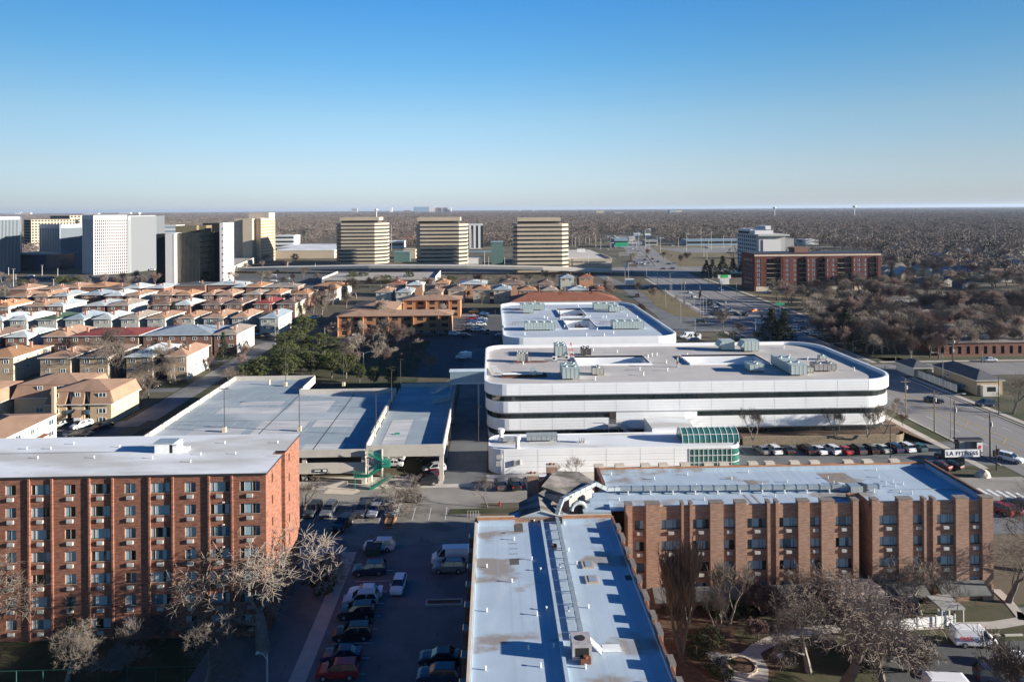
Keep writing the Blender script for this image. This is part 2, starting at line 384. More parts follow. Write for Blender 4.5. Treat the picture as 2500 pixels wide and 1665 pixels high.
# ---------------------------------------------------------------- seven-storey red brick tower, left
tA = thing('brick_apartment_tower', 'seven storey red brick apartment tower with a white roof, left foreground', 'apartment building', (-27.9, 84.5, 0))
L = lambda x, y=0, z=0: (x+27.9, y-84.5, z)          # world to local
ZT, Y0 = 19.85, 84.5
cols = []
for a, b, n in [(38,116,'s'),(225,360,'w'),(470,550,'s'),(660,800,'w'),(908,988,'s'),(1097,1237,'w'),(1347,1427,'s'),(1530,1670,'w'),(1748,1895,'w')]:
    x0 = onY(a/2.987, 1200, Y0)[0]; x1 = onY(b/2.987, 1200, Y0)[0]; cols.append((x0, x1))
cols += [(c[0]-14.5, c[1]-14.5) for c in cols[:3]][::-1] and []
rows = [19.0 - 1.1 - 2.72*k - .15 for k in range(7)]         # sill heights
holes = [(c[0]+27.9+55, c[1]+27.9+55, z, z+1.2) for c in cols for z in rows]
wl = MB()
wl.grid((-55,0,0), (1,0,0), (0,0,1), [0,55], [0,ZT], holes); wl.reveal((-55,0,0), (1,0,0), (0,0,1), (0,1,0), holes, .22)
Pg = [(0,0),(0,6.1),(-1.3,6.1),(-1.3,7.7),(0,7.7),(0,14.4),(-55,14.4),(-55,0)]
slits = {0: [(2.2, 2.75, z+.05, z+1.15) for z in rows[:-1]], 4: [(1.6, 2.15, z+.05, z+1.15) for z in rows[:-1]]}
for i in range(7):
    a, b = Pg[i], Pg[i+1]; ln = math.dist(a, b); u = ((b[0]-a[0])/ln, (b[1]-a[1])/ln, 0); hs = slits.get(i, [])
    wl.grid((a[0],a[1],0), u, (0,0,1), [0, ln], [0, ZT], hs)
    if hs: wl.reveal((a[0],a[1],0), u, (0,0,1), (-1,0,0), hs, .2)
wl.build('wall', brick_red, tA)
rf = MB(); off = [(.12,-.15),(.12,6.2),(-1.2,6.2),(-1.2,7.6),(.12,7.6),(.12,14.5),(-55,14.5),(-55,-.15)]
rf.prism(off, ZT-.12, ZT+.14, 1, top=0, bottom=True)
ro = rf.build('roof', [membrane, metal_d], tA)
MB().box(-55,-14,8.1,8.2,ZT+.141,ZT+.165).build('roof_seam', metal_d, ro)
for k, z in enumerate(rows):
    for j, (a, b) in enumerate(cols):
        put_window(tA, (a+b)/2+27.9, .15, z, b-a, 1.2, (k*5+j*3+k*j) % 13, dark=.42, acdx=0)
        if j == 7: O('wall_vent', MB().box(-.12,.12,-.12,0,0,.12).mesh('wall_vent', white_m), tA, ((a+b)/2+28.4, 0, z-1.35)) if k < 6 else None
for i in (0, 4):
    for (a, b, z0, z1) in slits[i]:
        o = O('window', MB().quad((0,0,0),(0,b-a,0),(0,b-a,z1-z0),(0,0,z1-z0)).mesh('window', glass_dark), tA, (-.15, Pg[i][1]+a, z0))
for px in (210, 378, 650, 820, 1088, 1258, 1522, 1690):
    x = onY((px+4)/2.987, 1200, Y0)[0]+27.9
    MB().box(x-.12, x+.10, -.2, 0, 0, ZT-.13).build('pilaster', brick_red, tA)
px_, py_ = at(415, 1100, 20)
ph = thing('roof_hatch_house', 'small white penthouse with a dark door on the white tower roof', 'rooftop hut', (px_, py_, ZT+.14))
MB().box(-1.6,1.3,-.9,.9,0,1.25).build('wall', white_m, ph)
MB().box(-1.75,1.0,-1.0,1.0,1.252,1.36).box(.95,1.5,-1.0,1.0,1.0,1.1).build('roof', metal_l, ph)
MB().quad((.35,-.905,0),(.75,-.905,0),(.75,-.905,1.1),(.35,-.905,1.1)).build('door', interior, ph)
MB().box(1.3,2.4,-.7,.7,0,.35).build('curb', white_m, ph)
vn = 0
VENT_P = MB(); vent(VENT_P,0,0,0,.55,.12); vent(VENT_P,0,0,.55,.12,.2); VENT_ME = VENT_P.mesh('roof_vent', white_m)
def vents(pts, z, lab, grp, sc=1.0):
    for i, (x, y) in enumerate(pts):
        T(O('roof_vent', VENT_ME, None, (x, y, z)), lab, 'vent', grp).scale = (sc*.75, sc*.75, sc*.8)
vents([at(px, py, ZT) for px, py in [(180,1087),(66,1099),(124,1099),(292,1094),(92,1122),(230,1121),(372,1122),(465,1131),(575,1111),(490,1113),(549,1085),(678,1084)]], ZT+.13, 'short white vent pipe on the white roof of the left tower', 'white vents on the tower roof', .65)

cap_m = M('weathered cap stone', (.19,.165,.145), .9, .15, 2)
# ---------------------------------------------------------------- salmon brick building: wing towards the camera and wing to the right
ab_ = thing('brick_apartment_building', 'four storey salmon brick apartment block with two silver-roofed wings', 'apartment building')
X0, X1, YF, YB = -2.4, 15.15, 88.6, 102.0
RZ = 12.45                                    # roof height
YP = 88.22                                    # pilaster face
e4 = lambda v: 1740+v/2.775
e3 = lambda v: 1100+v/2.776
wc = [(e3(1250),e3(1312)),(e3(1427),e3(1560)),(e3(1643),e3(1752)),(e3(1855),e3(1925)),(e4(235),e4(365)),(e4(452),e4(575)),(e4(662),e4(727)),(e4(833),e4(945)),(e4(1130),e4(1252)),(e4(1362),e4(1427)),(e4(1520),e4(1637)),(e4(1745),e4(1810))]
wc = [(onY(a, 1300, YF)[0], onY(b, 1300, YF)[0]) for a, b in wc]
pc = [(e3(1185),e3(1235)),(e3(1322),e3(1425)),(e3(1565),e3(1582)),(e3(1622),e3(1642)),(e3(1757),e3(1855)),(e4(152),e4(235)),(e4(370),e4(392)),(e4(428),e4(448)),(e4(578),e4(662)),(e4(734),e4(830)),(e4(950),e4(992)),(e4(1080),e4(1127)),(e4(1257),e4(1360)),(e4(1432),e4(1450)),(e4(1492),e4(1512)),(e4(1645),e4(1740)),(e4(1825),e4(1905))]
pc = [(onY(a, 1300, YP)[0], onY(b, 1300, YP)[0]) for a, b in pc]
erows = [12.35-1.05-1.15-2.78*k for k in range(4)]
XE = pc[-1][1]
gap = (pc[10][1], pc[11][0])
holes = [(a, b, z, z+1.15) for a, b in wc for z in erows]
wb = MB()
hl = [h for h in holes if h[0] < gap[0]]; hr = [h for h in holes if h[0] > gap[0]]
wb.grid((0,YF,0), (1,0,0), (0,0,1), [17.0, gap[0]-.0], [0,13.1], hl); wb.reveal((0,YF,0),(1,0,0),(0,0,1),(0,1,0),hl,.2)
wb.grid((0,YF,0), (1,0,0), (0,0,1), [gap[1], XE], [0,13.1], hr); wb.reveal((0,YF,0),(1,0,0),(0,0,1),(0,1,0),hr,.2)
wb.quad((gap[0],YF,0),(gap[0],YF+3,0),(gap[0],YF+3,13.1),(gap[0],YF,13.1)).quad((gap[1],YF,0),(gap[1],YF+3,0),(gap[1],YF+3,13.1),(gap[1],YF,13.1)).quad((gap[0],YF+3,0),(gap[1],YF+3,0),(gap[1],YF+3,13.1),(gap[0],YF+3,13.1))
wb.quad((XE,YF,0),(XE,YB,0),(XE,YB,13.1),(XE,YF,13.1)).quad((XE,YB,0),(15.6,YB,0),(15.6,YB,13.1),(XE,YB,13.1)).quad((15.6,YB,0),(15.6,96,0),(15.6,96,13.1),(15.6,YB,13.1))
wb.quad((17,YF,0),(17,86.2,0),(17,86.2,12.9),(17,YF,12.9))
wb.quad((X1,30,0),(X1,86.2,0),(X1,86.2,12.9),(X1,30,12.9)).quad((X0,30,0),(X0,86.2,0),(X0,86.2,12.6),(X0,30,12.6)).quad((X0,86.2,0),(X1,86.2,0),(X1,86.2,13.1),(X0,86.2,13.1)).quad((X0,30,0),(X1,30,0),(X1,30,12.5),(X0,30,12.5))
wb.build('wall', brick_tan, ab_)
# roofs
MB().poly([(17.0,88.9),(gap[0],88.9),(gap[0],YF+3),(gap[1],YF+3),(gap[1],88.9),(XE-.3,88.9),(XE-.3,YB-.3),(15.9,YB-.3),(15.9,96),(12,93.5),(12,90.5),(15,88.9)], RZ).build('roof', membrane_b, ab_)
rs = MB().rect(X0+.2, X1-.25, 30, 85.9, RZ)
rs.poly([(X0+2.8,85.9),(9.6,85.9),(9.6,88.3),(6.2,91.6),(2.2,88.6)], RZ+.004)
rs.build('roof', membrane_b, ab_)
# parapets: brick outside, silver flashing inside
pr = MB()
pr.box(17.0, gap[0], YF+.003, 88.9, RZ-.1, 13.1, 0, top=1).box(gap[1], XE-.35, YF+.003, 88.9, RZ-.1, 13.1, 0, top=1)
pr.box(gap[0], gap[1], YF+2.7, YF+3, RZ-.3, RZ+.15, 2)
pr.box(15.6, XE-.35, YB-.05, YB+.25, RZ-.1, 13.15, 3, top=3).box(15.95, XE-.5, YB-.35, YB-.051, RZ, 12.9, 2)
pr.box(XE-.35, XE-.003, YF+.003, YB+.25, RZ-.1, 13.45, 4, top=4).box(XE-.62, XE-.351, 89.0, YB-.36, RZ, 13.15, 2)
pr.box(15.3, 15.75, 96.2, YB+.25, RZ-.1, 13.25, 4, top=4).box(15.76, 15.94, 96.2, YB-.36, RZ, 12.9, 2)
pr.build('parapet', [brick_tan, stone, membrane_b, brick_orange, brick_dark], ab_)
pr = MB()
pr.box(X0+.003, X0+.28, 30, 86.2, RZ-.1, 12.85, 1).box(X0+.281, X0+.42, 30, 85.8, RZ, 12.75, 2)
pr.box(X1-.28, X1-.003, 30, 86.2, RZ-.1, 12.96, 4).box(X1-.42, X1-.281, 30, 85.8, RZ, 12.85, 2)
pr.box(X0+.28, 2.6, 85.9, 86.2, RZ, 13.35, 3, top=1).box(X0+.42, 2.6, 85.6, 85.899, RZ, 12.95, 2)
pr.box(8.6, X1-.28, 85.9, 86.2, RZ, 13.35, 3, top=1).box(8.6, X1-.42, 85.6, 85.899, RZ, 12.95, 2)
pr.build('parapet', [brick_tan, stone, membrane_b, brick_orange, brick_dark], ab_)
for a, b in pc:
    a, b = a+(b-a)*.04, b-(b-a)*.04; t = 13.55
    MB().box(a, b, YP, YF+.5, 0, t, 0).box(a-.06, b+.06, YP-.06, YF+.56, t, t+.09, 1).build('pilaster', [brick_tan2, cap_m], ab_)
for px in (1462,1513,1576,1620,1673,1730,1768,1839,1880,1941,1990,2072,2120,2185):
    a = onY(px-10, 1130, YB)[0]; b = onY(px+11, 1130, YB)[0]
    MB().box(a, b, YB+.251, YB+.8, 4, 13.45, 0).box(a-.05, b+.05, YB-.06, YB+.82, 13.15, 13.5, 1).build('pilaster', [brick_orange, stone], ab_)
ww = [58,62.2,64.3,67.5,69,72.2,74.2,77.2,78.6,82,84.5]
for i, y in enumerate([33,37,41,45,48.6,52.5,56.5,60.2,64,67.8,71.5,75.1,78.5,82]):
    MB().box(X0-.55, X0-.002, y, y+.8, 0, 12.6, 0).box(X0-.6, X0-.002, y-.06, y+.86, 12.6, 12.72, 1).build('pilaster', [brick_dark, cap_m], ab_)
for i, y in enumerate([32,35.2,38.8,42.2,45.6,48.6,51.6,54.6,57.8,62,64.4,67.6,70.8,73.8,76.8,79.8,82.6]):
    wd = 1.5 if i % 2 else 1.1
    MB().box(X1+.002, X1+.26, y, y+wd, 0, 13.2, 0).box(X1-.24, X1+.3, y-.04, y+wd+.04, 12.97, 13.27, 1).build('pilaster', [brick_tan2, cap_m], ab_)
k = 0
for r_, z in enumerate(erows):
    for j, (a, b) in enumerate(wc):
        put_window(ab_, (a+b)/2, YF+.13, z, b-a, 1.15, (r_*3+j*5+r_*j+2) % 11, fm=frame_dark, dark=.3)
# grey ground-floor canopy
cn = MB(); 
for a, b in ((20.5, gap[0]-6), (gap[1]+.2, XE-9.6), (XE-8, XE-1.6)):
    cn.add([(a,YP-.02,2.75),(b,YP-.02,2.75),(b,YP-1.7,1.75),(a,YP-1.7,1.75),(a,YP-1.7,1.6),(b,YP-1.7,1.6)], [(3,2,1,0),(4,5,2,3)])
cn.build('canopy', M('grey shingle', (.12,.12,.115), .9, .2, 1), ab_)
# entrance canopy
MB().add([(gap[0]-4,YP-3,2.9),(gap[1]+.3,YP-3,2.9),(gap[1]-.6,YP-.4,3.5),(gap[0]-3,YP-.4,3.5)], [(0,1,2,3)]).box(gap[0]-4,gap[1]+.3,YP-3,YP-.05,2.45,2.88).build('entrance_canopy', [M('copper canopy', (.45,.34,.27), .7, .3, .8)], ab_)
# roof ducts
mdl = metal_l
def duct(pts, w, h, mat=mdl, seam=1.25, name='duct', parent=None):
    mb = MB()
    for a, b in zip(pts, pts[1:]):
        mb.bar(a, b, w, h); n = max(1, int(math.dist(a, b)/seam))
        for i in range(n+1):
            c = Vector(a).lerp(Vector(b), i/n); d = (Vector(b)-Vector(a)).normalized()*.03
            mb.bar(c-d, c+d, w+.08, h+.08)
    return mb.build(name, mat, parent)
xr = 6.02
MB().box(xr-.16, xr+.16, 30, 86.0, RZ+.004, RZ+.38).build('roof_curb', membrane_b, ab_)
d1 = thing('roof_duct', 'long galvanised air duct running down the silver roof towards the camera', 'air duct')
xs0, ys0 = at(1360, 1262, 13.1); xs1, ys1 = at(1420, 1548, 13.1)
duct([(xs0,ys0,12.95),(xs1,ys1,12.95)], .42, .4, parent=d1)
sp = MB()
for i in range(11):
    y = ys1 + 1.0 + i*(ys0-ys1-1.5)/10; sp.box(6.2, xs0+.35, y, y+.07, RZ+.24, RZ+.3).box(6.25,6.3,y,y+.06,RZ,RZ+.28).box(xs0+.3,xs0+.35,y,y+.06,RZ,RZ+.28)
sp.build('support', white_m, d1)
sx_, sy_ = at(1418, 1590, RZ+.3)
hv = thing('rooftop_unit', 'pinkish rooftop unit with a round fan opening and white hood on the near silver roof', 'air handler', (sx_, sy_, RZ))
MB().box(-.85,.85,-.9,.9,.25,1.5).box(-.9,.9,-.95,-.85,.18,.3).build('casing', M('weathered casing', (.36,.33,.32), .6, .2, 2), hv)
MB().quad((-.6,-.91,.45),(.6,-.91,.45),(.6,-.91,1.2),(-.6,-.91,1.2)).tube((0,0,1.5),(0,0,1.56),.38,.38,16,cap=True).build('grille', interior, hv)
MB().add([(.86,-.3,1.1),(1.7,-.6,.3),(1.9,.1,.3),(.86,.5,1.1),(.86,-.3,1.3),(1.75,-.65,.42),(1.95,.15,.42),(.86,.5,1.3)], [(4,5,6,7),(0,1,5,4),(1,2,6,5),(3,2,6,7)]).build('hood', white_m, hv)
MB().box(2.0,3.6,.2,.9,.05,.32).build('side_duct', white_m, hv)
d2 = thing('roof_duct', 'long galvanised air duct along the middle of the right silver roof', 'air duct')
ya = 94.6
duct([(17.6,ya,13.05),(53.6,ya-.9,13.05)], .62, .55, seam=1.6, parent=d2)
sp = MB()
for i in range(12):
    x = 18.5+i*3.1; sp.box(x,x+.16,ya-.75-i*.07,ya-.6-i*.07,RZ,12.9).box(x,x+.12,ya-.9-i*.07,ya+.3-i*.07,12.72,12.8)
sp.build('support', white_m, d2)
sx_, sy_ = at(2090, 1192, RZ+.4)
hv = thing('rooftop_unit', 'small condenser with a dark grille at the right end of the roof duct', 'air handler', (sx_, sy_, RZ))
MB().box(-1.1,.6,-.7,.7,.1,.95).build('casing', metal_l, hv); MB().box(.62,1.15,-.6,.6,.1,1.0).build('grille', metal_d, hv)
MB().add([(-1.1,-.4,.3),(-2.4,-.3,.2),(-2.4,.5,1.2),(-1.1,.5,.9)], [(0,1,2,3)]).build('elbow', metal_l, hv)
# ridge line on roof
T(MB().box(55.5, XE-1, 93.6, 93.75, RZ+.005, RZ+.1).build('roof_pipe', metal_l), 'thin pipe along the right silver roof east of the condenser', 'pipe')
# the corner where the wings meet
ck = thing('corner_roof', 'weathered grey lean-to roof and brick chimneys where the two wings meet', 'roof structure')
def pw(px, py, z): a = at(px, py, z); return (a[0], a[1], z)
old = layer(M('weathered felt roof', (.20,.18,.16), .95, .4, .6, stretch=(1,.4,1)), (.07,.065,.055), .5, .45, .6, (.5,1.5,1), .9)
A_, B_, C_, D_ = pw(1333,1210,14.3), pw(1420,1173,14.6), pw(1450,1190,15.4), pw(1375,1213,15.2)
rfm = MB()
c0 = [(8.0,90.2),(13.2,92.6),(11.9,96.4),(6.6,94.4)]
rfm.add([(6.4,91.3,14.9),(10.1,89.9,14.1),(14.3,93.7,14.1),(12.2,97.2,14.5),(8.6,96.6,14.9)], [(0,1,2,3,4)])
rfm.add([(6.4,91.3,14.6),(10.1,89.9,13.8),(14.3,93.7,13.8),(12.2,97.2,14.2),(8.6,96.6,14.6),(6.4,91.3,14.9),(10.1,89.9,14.1),(14.3,93.7,14.1),(12.2,97.2,14.5),(8.6,96.6,14.9)], [(0,1,6,5),(1,2,7,6),(2,3,8,7),(3,4,9,8),(4,0,5,9)])
rfm.build('roof_slab', old, ck)
MB().prism([(6.8,91.5),(10,90.3),(13.8,93.7),(12,96.8),(8.7,96.2)], 0, 13.9).build('core_wall', M('grey render wall', (.33,.31,.28), .9, .2, 1), ck)
MB().prism([(1.9,88.9),(6.0,91.9),(9,90.6),(9,86.3),(2.6,86.3)], 0, RZ-.01).build('link_wall', brick_tan, ck)
for nm, px, py, w_ in (('chimney',1300,1150,1.5),('chimney',1347,1128,1.5)):
    x, y = at(px, py+25, 14.0); cx, cz = x, 0
    c = MB().box(x-.75,x+.75,y-.6,y+.6,0,15.0,0).box(x-.82,x+.82,y-.67,y+.67,15.0,15.12,1).build('chimney', [brick_tan2, stone], ck)
    MB().tube((x-.2,y,15.12),(x-.2,y,15.35),.2,.2,8,cap=True).tube((x+.35,y,15.12),(x+.35,y,15.3),.14,.14,8,cap=True).build('flue', rust, c)
x, y = at(1300, 1178, 14); x2, y2 = at(1350, 1156, 14)
MB().bar((x+.6,y-.3,13.4),(x2,y2-.3,13.6), .5, 1.4).build('chimney_wall', brick_tan2, ck)
MB().add([(3.5,86.8,RZ),(8.4,86.8,RZ),(8.4,86.8,12.9),(5.95,86.8,13.6),(3.5,86.8,12.9)], [(0,1,2,3,4)]).build('gable_wall', membrane_b, ck)
MB().add([(3.3,86.7,12.85),(5.95,86.7,13.62),(8.6,86.7,12.85),(3.3,91,12.9),(5.95,92,13.7),(8.6,90.2,12.9)], [(0,1,4,3),(1,2,5,4)]).build('gable_roof', old, ck)
MB().bar((3.3,86.68,12.88),(5.95,86.68,13.66),.08,.14).bar((5.95,86.68,13.66),(8.6,86.68,12.88),.08,.14).build('gable_trim', membrane, ck)
cd = thing('corner_ducts', 'bundle of bent galvanised ducts on white steps beside the weathered roof', 'air duct')
q = lambda px, py, z: pw(px, py, z)
duct([(8.4,88.0,13.4),(9.0,89.4,13.9),(13.9,93.2,14.4),(15.6,93.9,13.3),(17.8,94.6,13.05)], .5, .5, seam=.9, parent=cd)
duct([(8.0,86.9,12.9),(8.4,88.0,13.4)], .5, .5, seam=.6, parent=cd)
ar = MB(); pts = []
for i in range(9):
    t = pi*i/8; pts.append((11.0-.95*cos(t), 88.3+.12*i, 12.85+.85*sin(t)))
for a, b in zip(pts, pts[1:]): ar.tube(a, b, .28, .28, 10)
ar.build('curved_duct', metal_l, cd)
st = MB()
for i in range(4): st.box(11.6+i*.55, 15.2, 88.3+i*.9, 89.2+i*.9, RZ, 12.7+i*.32)
st.build('white_steps', membrane_b, cd)
# small things on the silver roofs
vr = [(256,500),(565,485),(520,440),(245,790),(430,605),(550,740),(415,890),(610,815),(245,1090),(650,1080),(585,1115),(530,1345),(610,1465),(237,1485),(668,600),(770,500),(640,440),(820,490),(855,770),(740,790),(800,680),(935,1065),(800,1085),(915,1475),(700,1330)]
vents([at(e3(a), 1100+b/2.776, RZ) for a, b in vr], RZ, 'thin white vent pipe on the near silver roof', 'vent pipes on the near wing', .7)
vr = [(1088,165),(1605,165),(1380,195),(1905,195),(1665,240),(1445,255),(1580,258),(1882,245),(1142,335),(1720,335),(1285,130)]
vr2 = [(240,150),(127,195),(105,245),(503,215),(335,235),(780,190),(1108,135),(1124,183),(820,222),(1172,225),(1220,212),(1288,228),(1237,245),(1270,285),(1350,293),(926,303),(424,313)]
vents([at(e3(a), 1100+b/2.776, RZ) for a, b in vr]+[at(e4(a), 1100+b/2.775, RZ) for a, b in vr2], RZ, 'thin white vent pipe on the right silver roof', 'vent pipes on the right wing', .7)
pat = M('roof patch', (.10,.085,.075), .95, .2, 2)
pm = MB()
for (a, b, c, d) in [(432,490,487,550),(345,552,372,562),(393,627,448,632),(397,661,453,666),(397,696,453,701),(402,730,462,772)]:
    p = at(e3(a),1100+d/2.776,RZ); q_ = at(e3(c),1100+b/2.776,RZ); pm.rect(p[0],q_[0],p[1],q_[1],RZ+.006)
p = at(e3(1190),1100+878/2.776,RZ); pm.rect(p[0],p[0]+1.1,p[1],p[1]+1.0,RZ+.006)
pm.build('roof_patch', pat, ab_)
pm = MB()
for (x0,x1,y0,y1) in [(48.3,52.6,94.8,100.2),(51.8,53.4,94.2,96.5),(36.6,38.2,94.8,98.2)]:
    pm.add([(x0,y0,RZ+.006),(x1,y0,RZ+.006),(x1-.4,y1,RZ+.006),(x0-.4,y1,RZ+.006)], [(0,1,2,3)])
for px, py in ((1822,1213),(1842,1213)):
    a = at(px, py, RZ); pm.add([(a[0]-.15,89.2,RZ+.007),(a[0]+.15,89.2,RZ+.007),(a[0]+.0,93.2,RZ+.007),(a[0]-.3,93.2,RZ+.007)], [(0,1,2,3)])
pm.build('roof_patch', M('brown roof patch', (.22,.19,.165), .95, .2, 1), ab_)
for i, (a, b) in enumerate([(895,735),(920,838)]):
    p = at(e3(a), 1100+(b+65)/2.776, RZ)
    s_ = thing('roof_skylight', ('rear' if i == 0 else 'front')+' one of two flat framed skylights on the near silver roof', 'skylight', (p[0], p[1], RZ))
    MB().box(0,1.35,0,1.5,.0,.14).build('frame', frame_tan, s_); MB().box(.35,1.15,.15,1.35,.14,.18).build('glazing', metal_l, s_)
x, y = at(e3(703), 1100+665/2.776, RZ)
T(MB().tube((x,y,RZ),(x,y,RZ+.5),.32,.32,10,cap=True).build('exhaust_fan', rust), 'brown round exhaust fan between roof curb and duct', 'exhaust fan')
x, y = at(e3(915), 1100+1440/2.776, RZ)
T(MB().box(x-.45,x+.45,y-.3,y+.3,RZ+.1,RZ+.5).tube((x,y,RZ+.5),(x,y,RZ+.65),.2,.2,8,cap=True).build('gas_regulator', rust), 'rusty pipe box in front of the pinkish rooftop unit', 'pipe fitting')
# ---------------------------------------------------------------- white office buildings with rounded corners
def rrect(x0, x1, y0, y1, r, n=8):
    if not isinstance(r, (tuple, list)): r = (r,)*4          # SW SE NE NW
    P = []
    for (cx, cy, a0, q) in ((x0+r[0], y0+r[0], pi, r[0]), (x1-r[1], y0+r[1], 1.5*pi, r[1]), (x1-r[2], y1-r[2], 0, r[2]), (x0+r[3], y1-r[3], .5*pi, r[3])):
        for i in range(n+1):
            t = a0 + .5*pi*i/n; P.append((cx+q*cos(t), cy+q*sin(t)))
    return P
def ring(mb, outer, inner, z0, z1, m=0):
    "parapet: outer and inner skin with a flat top"
    n = len(outer)
    mb.add([(p[0],p[1],z0) for p in outer]+[(p[0],p[1],z1) for p in outer], [(i,(i+1)%n,(i+1)%n+n,i+n) for i in range(n)], m)
    mb.add([(p[0],p[1],z0) for p in inner]+[(p[0],p[1],z1) for p in inner], [((i+1)%n,i,i+n,(i+1)%n+n) for i in range(n)], m)
    mb.add([(p[0],p[1],z1) for p in outer]+[(p[0],p[1],z1) for p in inner], [(i,(i+1)%n,(i+1)%n+n,i+n) for i in range(n)], m)
def roof_with_wells(x0, x1, y0, y1, r, wells, z, mat, parent, welldepth):
    "flat roof plate with rectangular light wells"
    mb = MB(); xa = min(w_[0] for w_ in wells)-1; xb = max(w_[1] for w_ in wells)+1
    P = rrect(x0, x1, y0, y1, r)
    Wp = [p for p in P if p[0] <= xa]; Ep = [p for p in P if p[0] >= xb]
    mb.poly([(xa,y0)]+[(xa,y1)]+sorted([p for p in Wp if p[1] > (y0+y1)/2], key=lambda p: -p[0])+sorted([p for p in Wp if p[1] <= (y0+y1)/2], key=lambda p: p[0]), z)
    mb.poly([(xb,y1)]+[(xb,y0)]+sorted([p for p in Ep if p[1] <= (y0+y1)/2], key=lambda p: p[0])+sorted([p for p in Ep if p[1] > (y0+y1)/2], key=lambda p: -p[0]), z)
    mb.grid((0,0,z), (1,0,0), (0,1,0), [xa, xb], [y0, y1], wells)
    mb.build('roof', mat, parent)
    for a, b, c, d in wells:
        wm = MB(); wm.reveal((0,0,z+.45), (1,0,0), (0,1,0), (0,0,-1), [(a,b,c,d)], welldepth)
        ring(wm, [(a-.25,c-.25),(b+.25,c-.25),(b+.25,d+.25),(a-.25,d+.25)], [(a,c),(b,c),(b,d),(a,d)], z, z+.45)
        wm.rect(a,b,c,d,z+.45-welldepth,1)
        wm.build('light_well', [white_panel, mulch], parent)
def panel_seams(mb, x0, x1, y, zs, n, r, m=0):
    for z0, z1 in zs:
        for k in range(1, 4): mb.box(x0+r, x1-r, y-.012, y-.002, z0+(z1-z0)*k/4-.015, z0+(z1-z0)*k/4+.015)
        for i in range(n+1):
            x = x0+r+(x1-x0-2*r)*i/n; mb.box(x-.02, x+.02, y-.014, y-.002, z0+.1, z1-.05)
seam_m = M('panel joint', (.45,.46,.46), .6, 0)
WX0, WX1, WY0, WY1 = -2.0, 92.6, 151.4, 195.4; WR = (5, 8, 8, 5)
w1 = thing('white_office_building', 'large white three storey office block with rounded corners and dark ribbon windows, nearer of two', 'office building')
bands = [(10.4,13.2),(6.5,9.3),(2.6,5.4),(0,1.5)]
for i, (z0, z1) in enumerate(bands):
    ins = i*.25; mb = MB()
    o_ = rrect(WX0+ins, WX1-ins*1.4, WY0+ins*.5, WY1-ins, WR)
    c_ = rrect(WX0+ins+.35, WX1-ins*1.4-.35, WY0+ins*.5+.35, WY1-ins-.35, WR)
    if i == 0: ring(mb, o_, rrect(WX0+.45, WX1-.45, WY0+.45, WY1-.45, WR), z0+.35, z1)
    else: mb.prism(o_, z0+.35, z1)
    n = len(o_)
    mb.add([(p[0],p[1],z0+.35) for p in o_]+[(p[0],p[1],z0) for p in c_], [((k+1)%n,k,k+n,(k+1)%n+n) for k in range(n)])
    mb.build('wall_band', white_panel, w1)
for i, (z0, z1) in enumerate([(9.3,10.4),(5.4,6.5),(1.5,2.6)]):
    ins = .35+i*.25
    MB().prism(rrect(WX0+ins, WX1-ins*1.3, WY0+ins*.8, WY1-ins, WR), z0, z1, top=False).build('window_band', glass_dark, w1)
    mu = MB()
    for k in range(26):
        x = WX0+6+k*3.2; mu.box(x-.03, x+.03, WY0+ins*.8-.03, WY0+ins*.8-.003, z0, z1)
    mu.build('mullions', metal_d, w1)
sb = MB()
for i, (z0, z1) in enumerate(bands[:3]): panel_seams(sb, WX0, WX1, WY0+i*.125, [(z0+.35, z1)], 11, 8)
sb.build('panel_joints', seam_m, w1)
# blind white stretch of the middle window band, stair door and steel stair
xa, xb = onY(1505, 1005, WY0)[0], onY(1703, 1005, WY0)[0]
MB().box(xa, xb, WY0+.28, WY0+.4, 5.4, 6.5).build('wall_panel', white_panel, w1)
xd = onY(1489, 1020, WY0)[0]; MB().box(xd, xd+1.4, WY0+.2, WY0+.42, 4.1, 6.5).build('door', M('brown door', (.06,.045,.04), .6, 0), w1)
stt = MB(); xs_ = xd-.6
stt.box(xs_, xs_+2.4, WY0-1.6, WY0+.05, 3.95, 4.1)
for x in (xs_, xs_+2.2): stt.box(x, x+.12, WY0-1.6, WY0-1.48, 0, 3.95)
for k in range(14):
    stt.box(xs_+2.4+k*.42, xs_+2.85+k*.42, WY0-1.6, WY0-.4, 3.75-k*.27, 3.82-k*.27)
for yy in (WY0-1.62, WY0-.4): stt.bar((xs_+2.4,yy,4.9),(xs_+8.3,yy,1.1),.06,.06).bar((xs_+2.4,yy,4.4),(xs_+8.3,yy,.6),.05,.05).bar((xs_+2.4,yy,3.8),(xs_+8.3,yy,0.0),.08,.25).bar((xs_,yy,5.0),(xs_+2.4,yy,5.0),.06,.06)
for k in range(8): stt.box(xs_+k*.33, xs_+k*.33+.04, WY0-1.62, WY0-1.58, 4.1, 5.0)
T(stt.build('steel_stair', M('stair steel', (.30,.31,.31), .5, 0)), 'grey steel outdoor stair against the nearer white office block', 'stair')
def well_at(L_):
    (a, b, c, d) = L_; return a
RW = 12.35
g1 = (at(1412,889,RW+.4)[0], at(1588,887,RW+.4)[0], at(1412,889,RW+.4)[1], at(1400,873,RW+.4)[1]+1.6)
g2 = (at(1686,887,RW+.4)[0], at(1875,883,RW+.4)[0], at(1686,887,RW+.4)[1], at(1680,870,RW+.4)[1]+1.6)
roof_with_wells(WX0+.45, WX1-.45, WY0+.45, WY1-.45, WR, [g1, g2], RW, gravel, w1, 4.0)
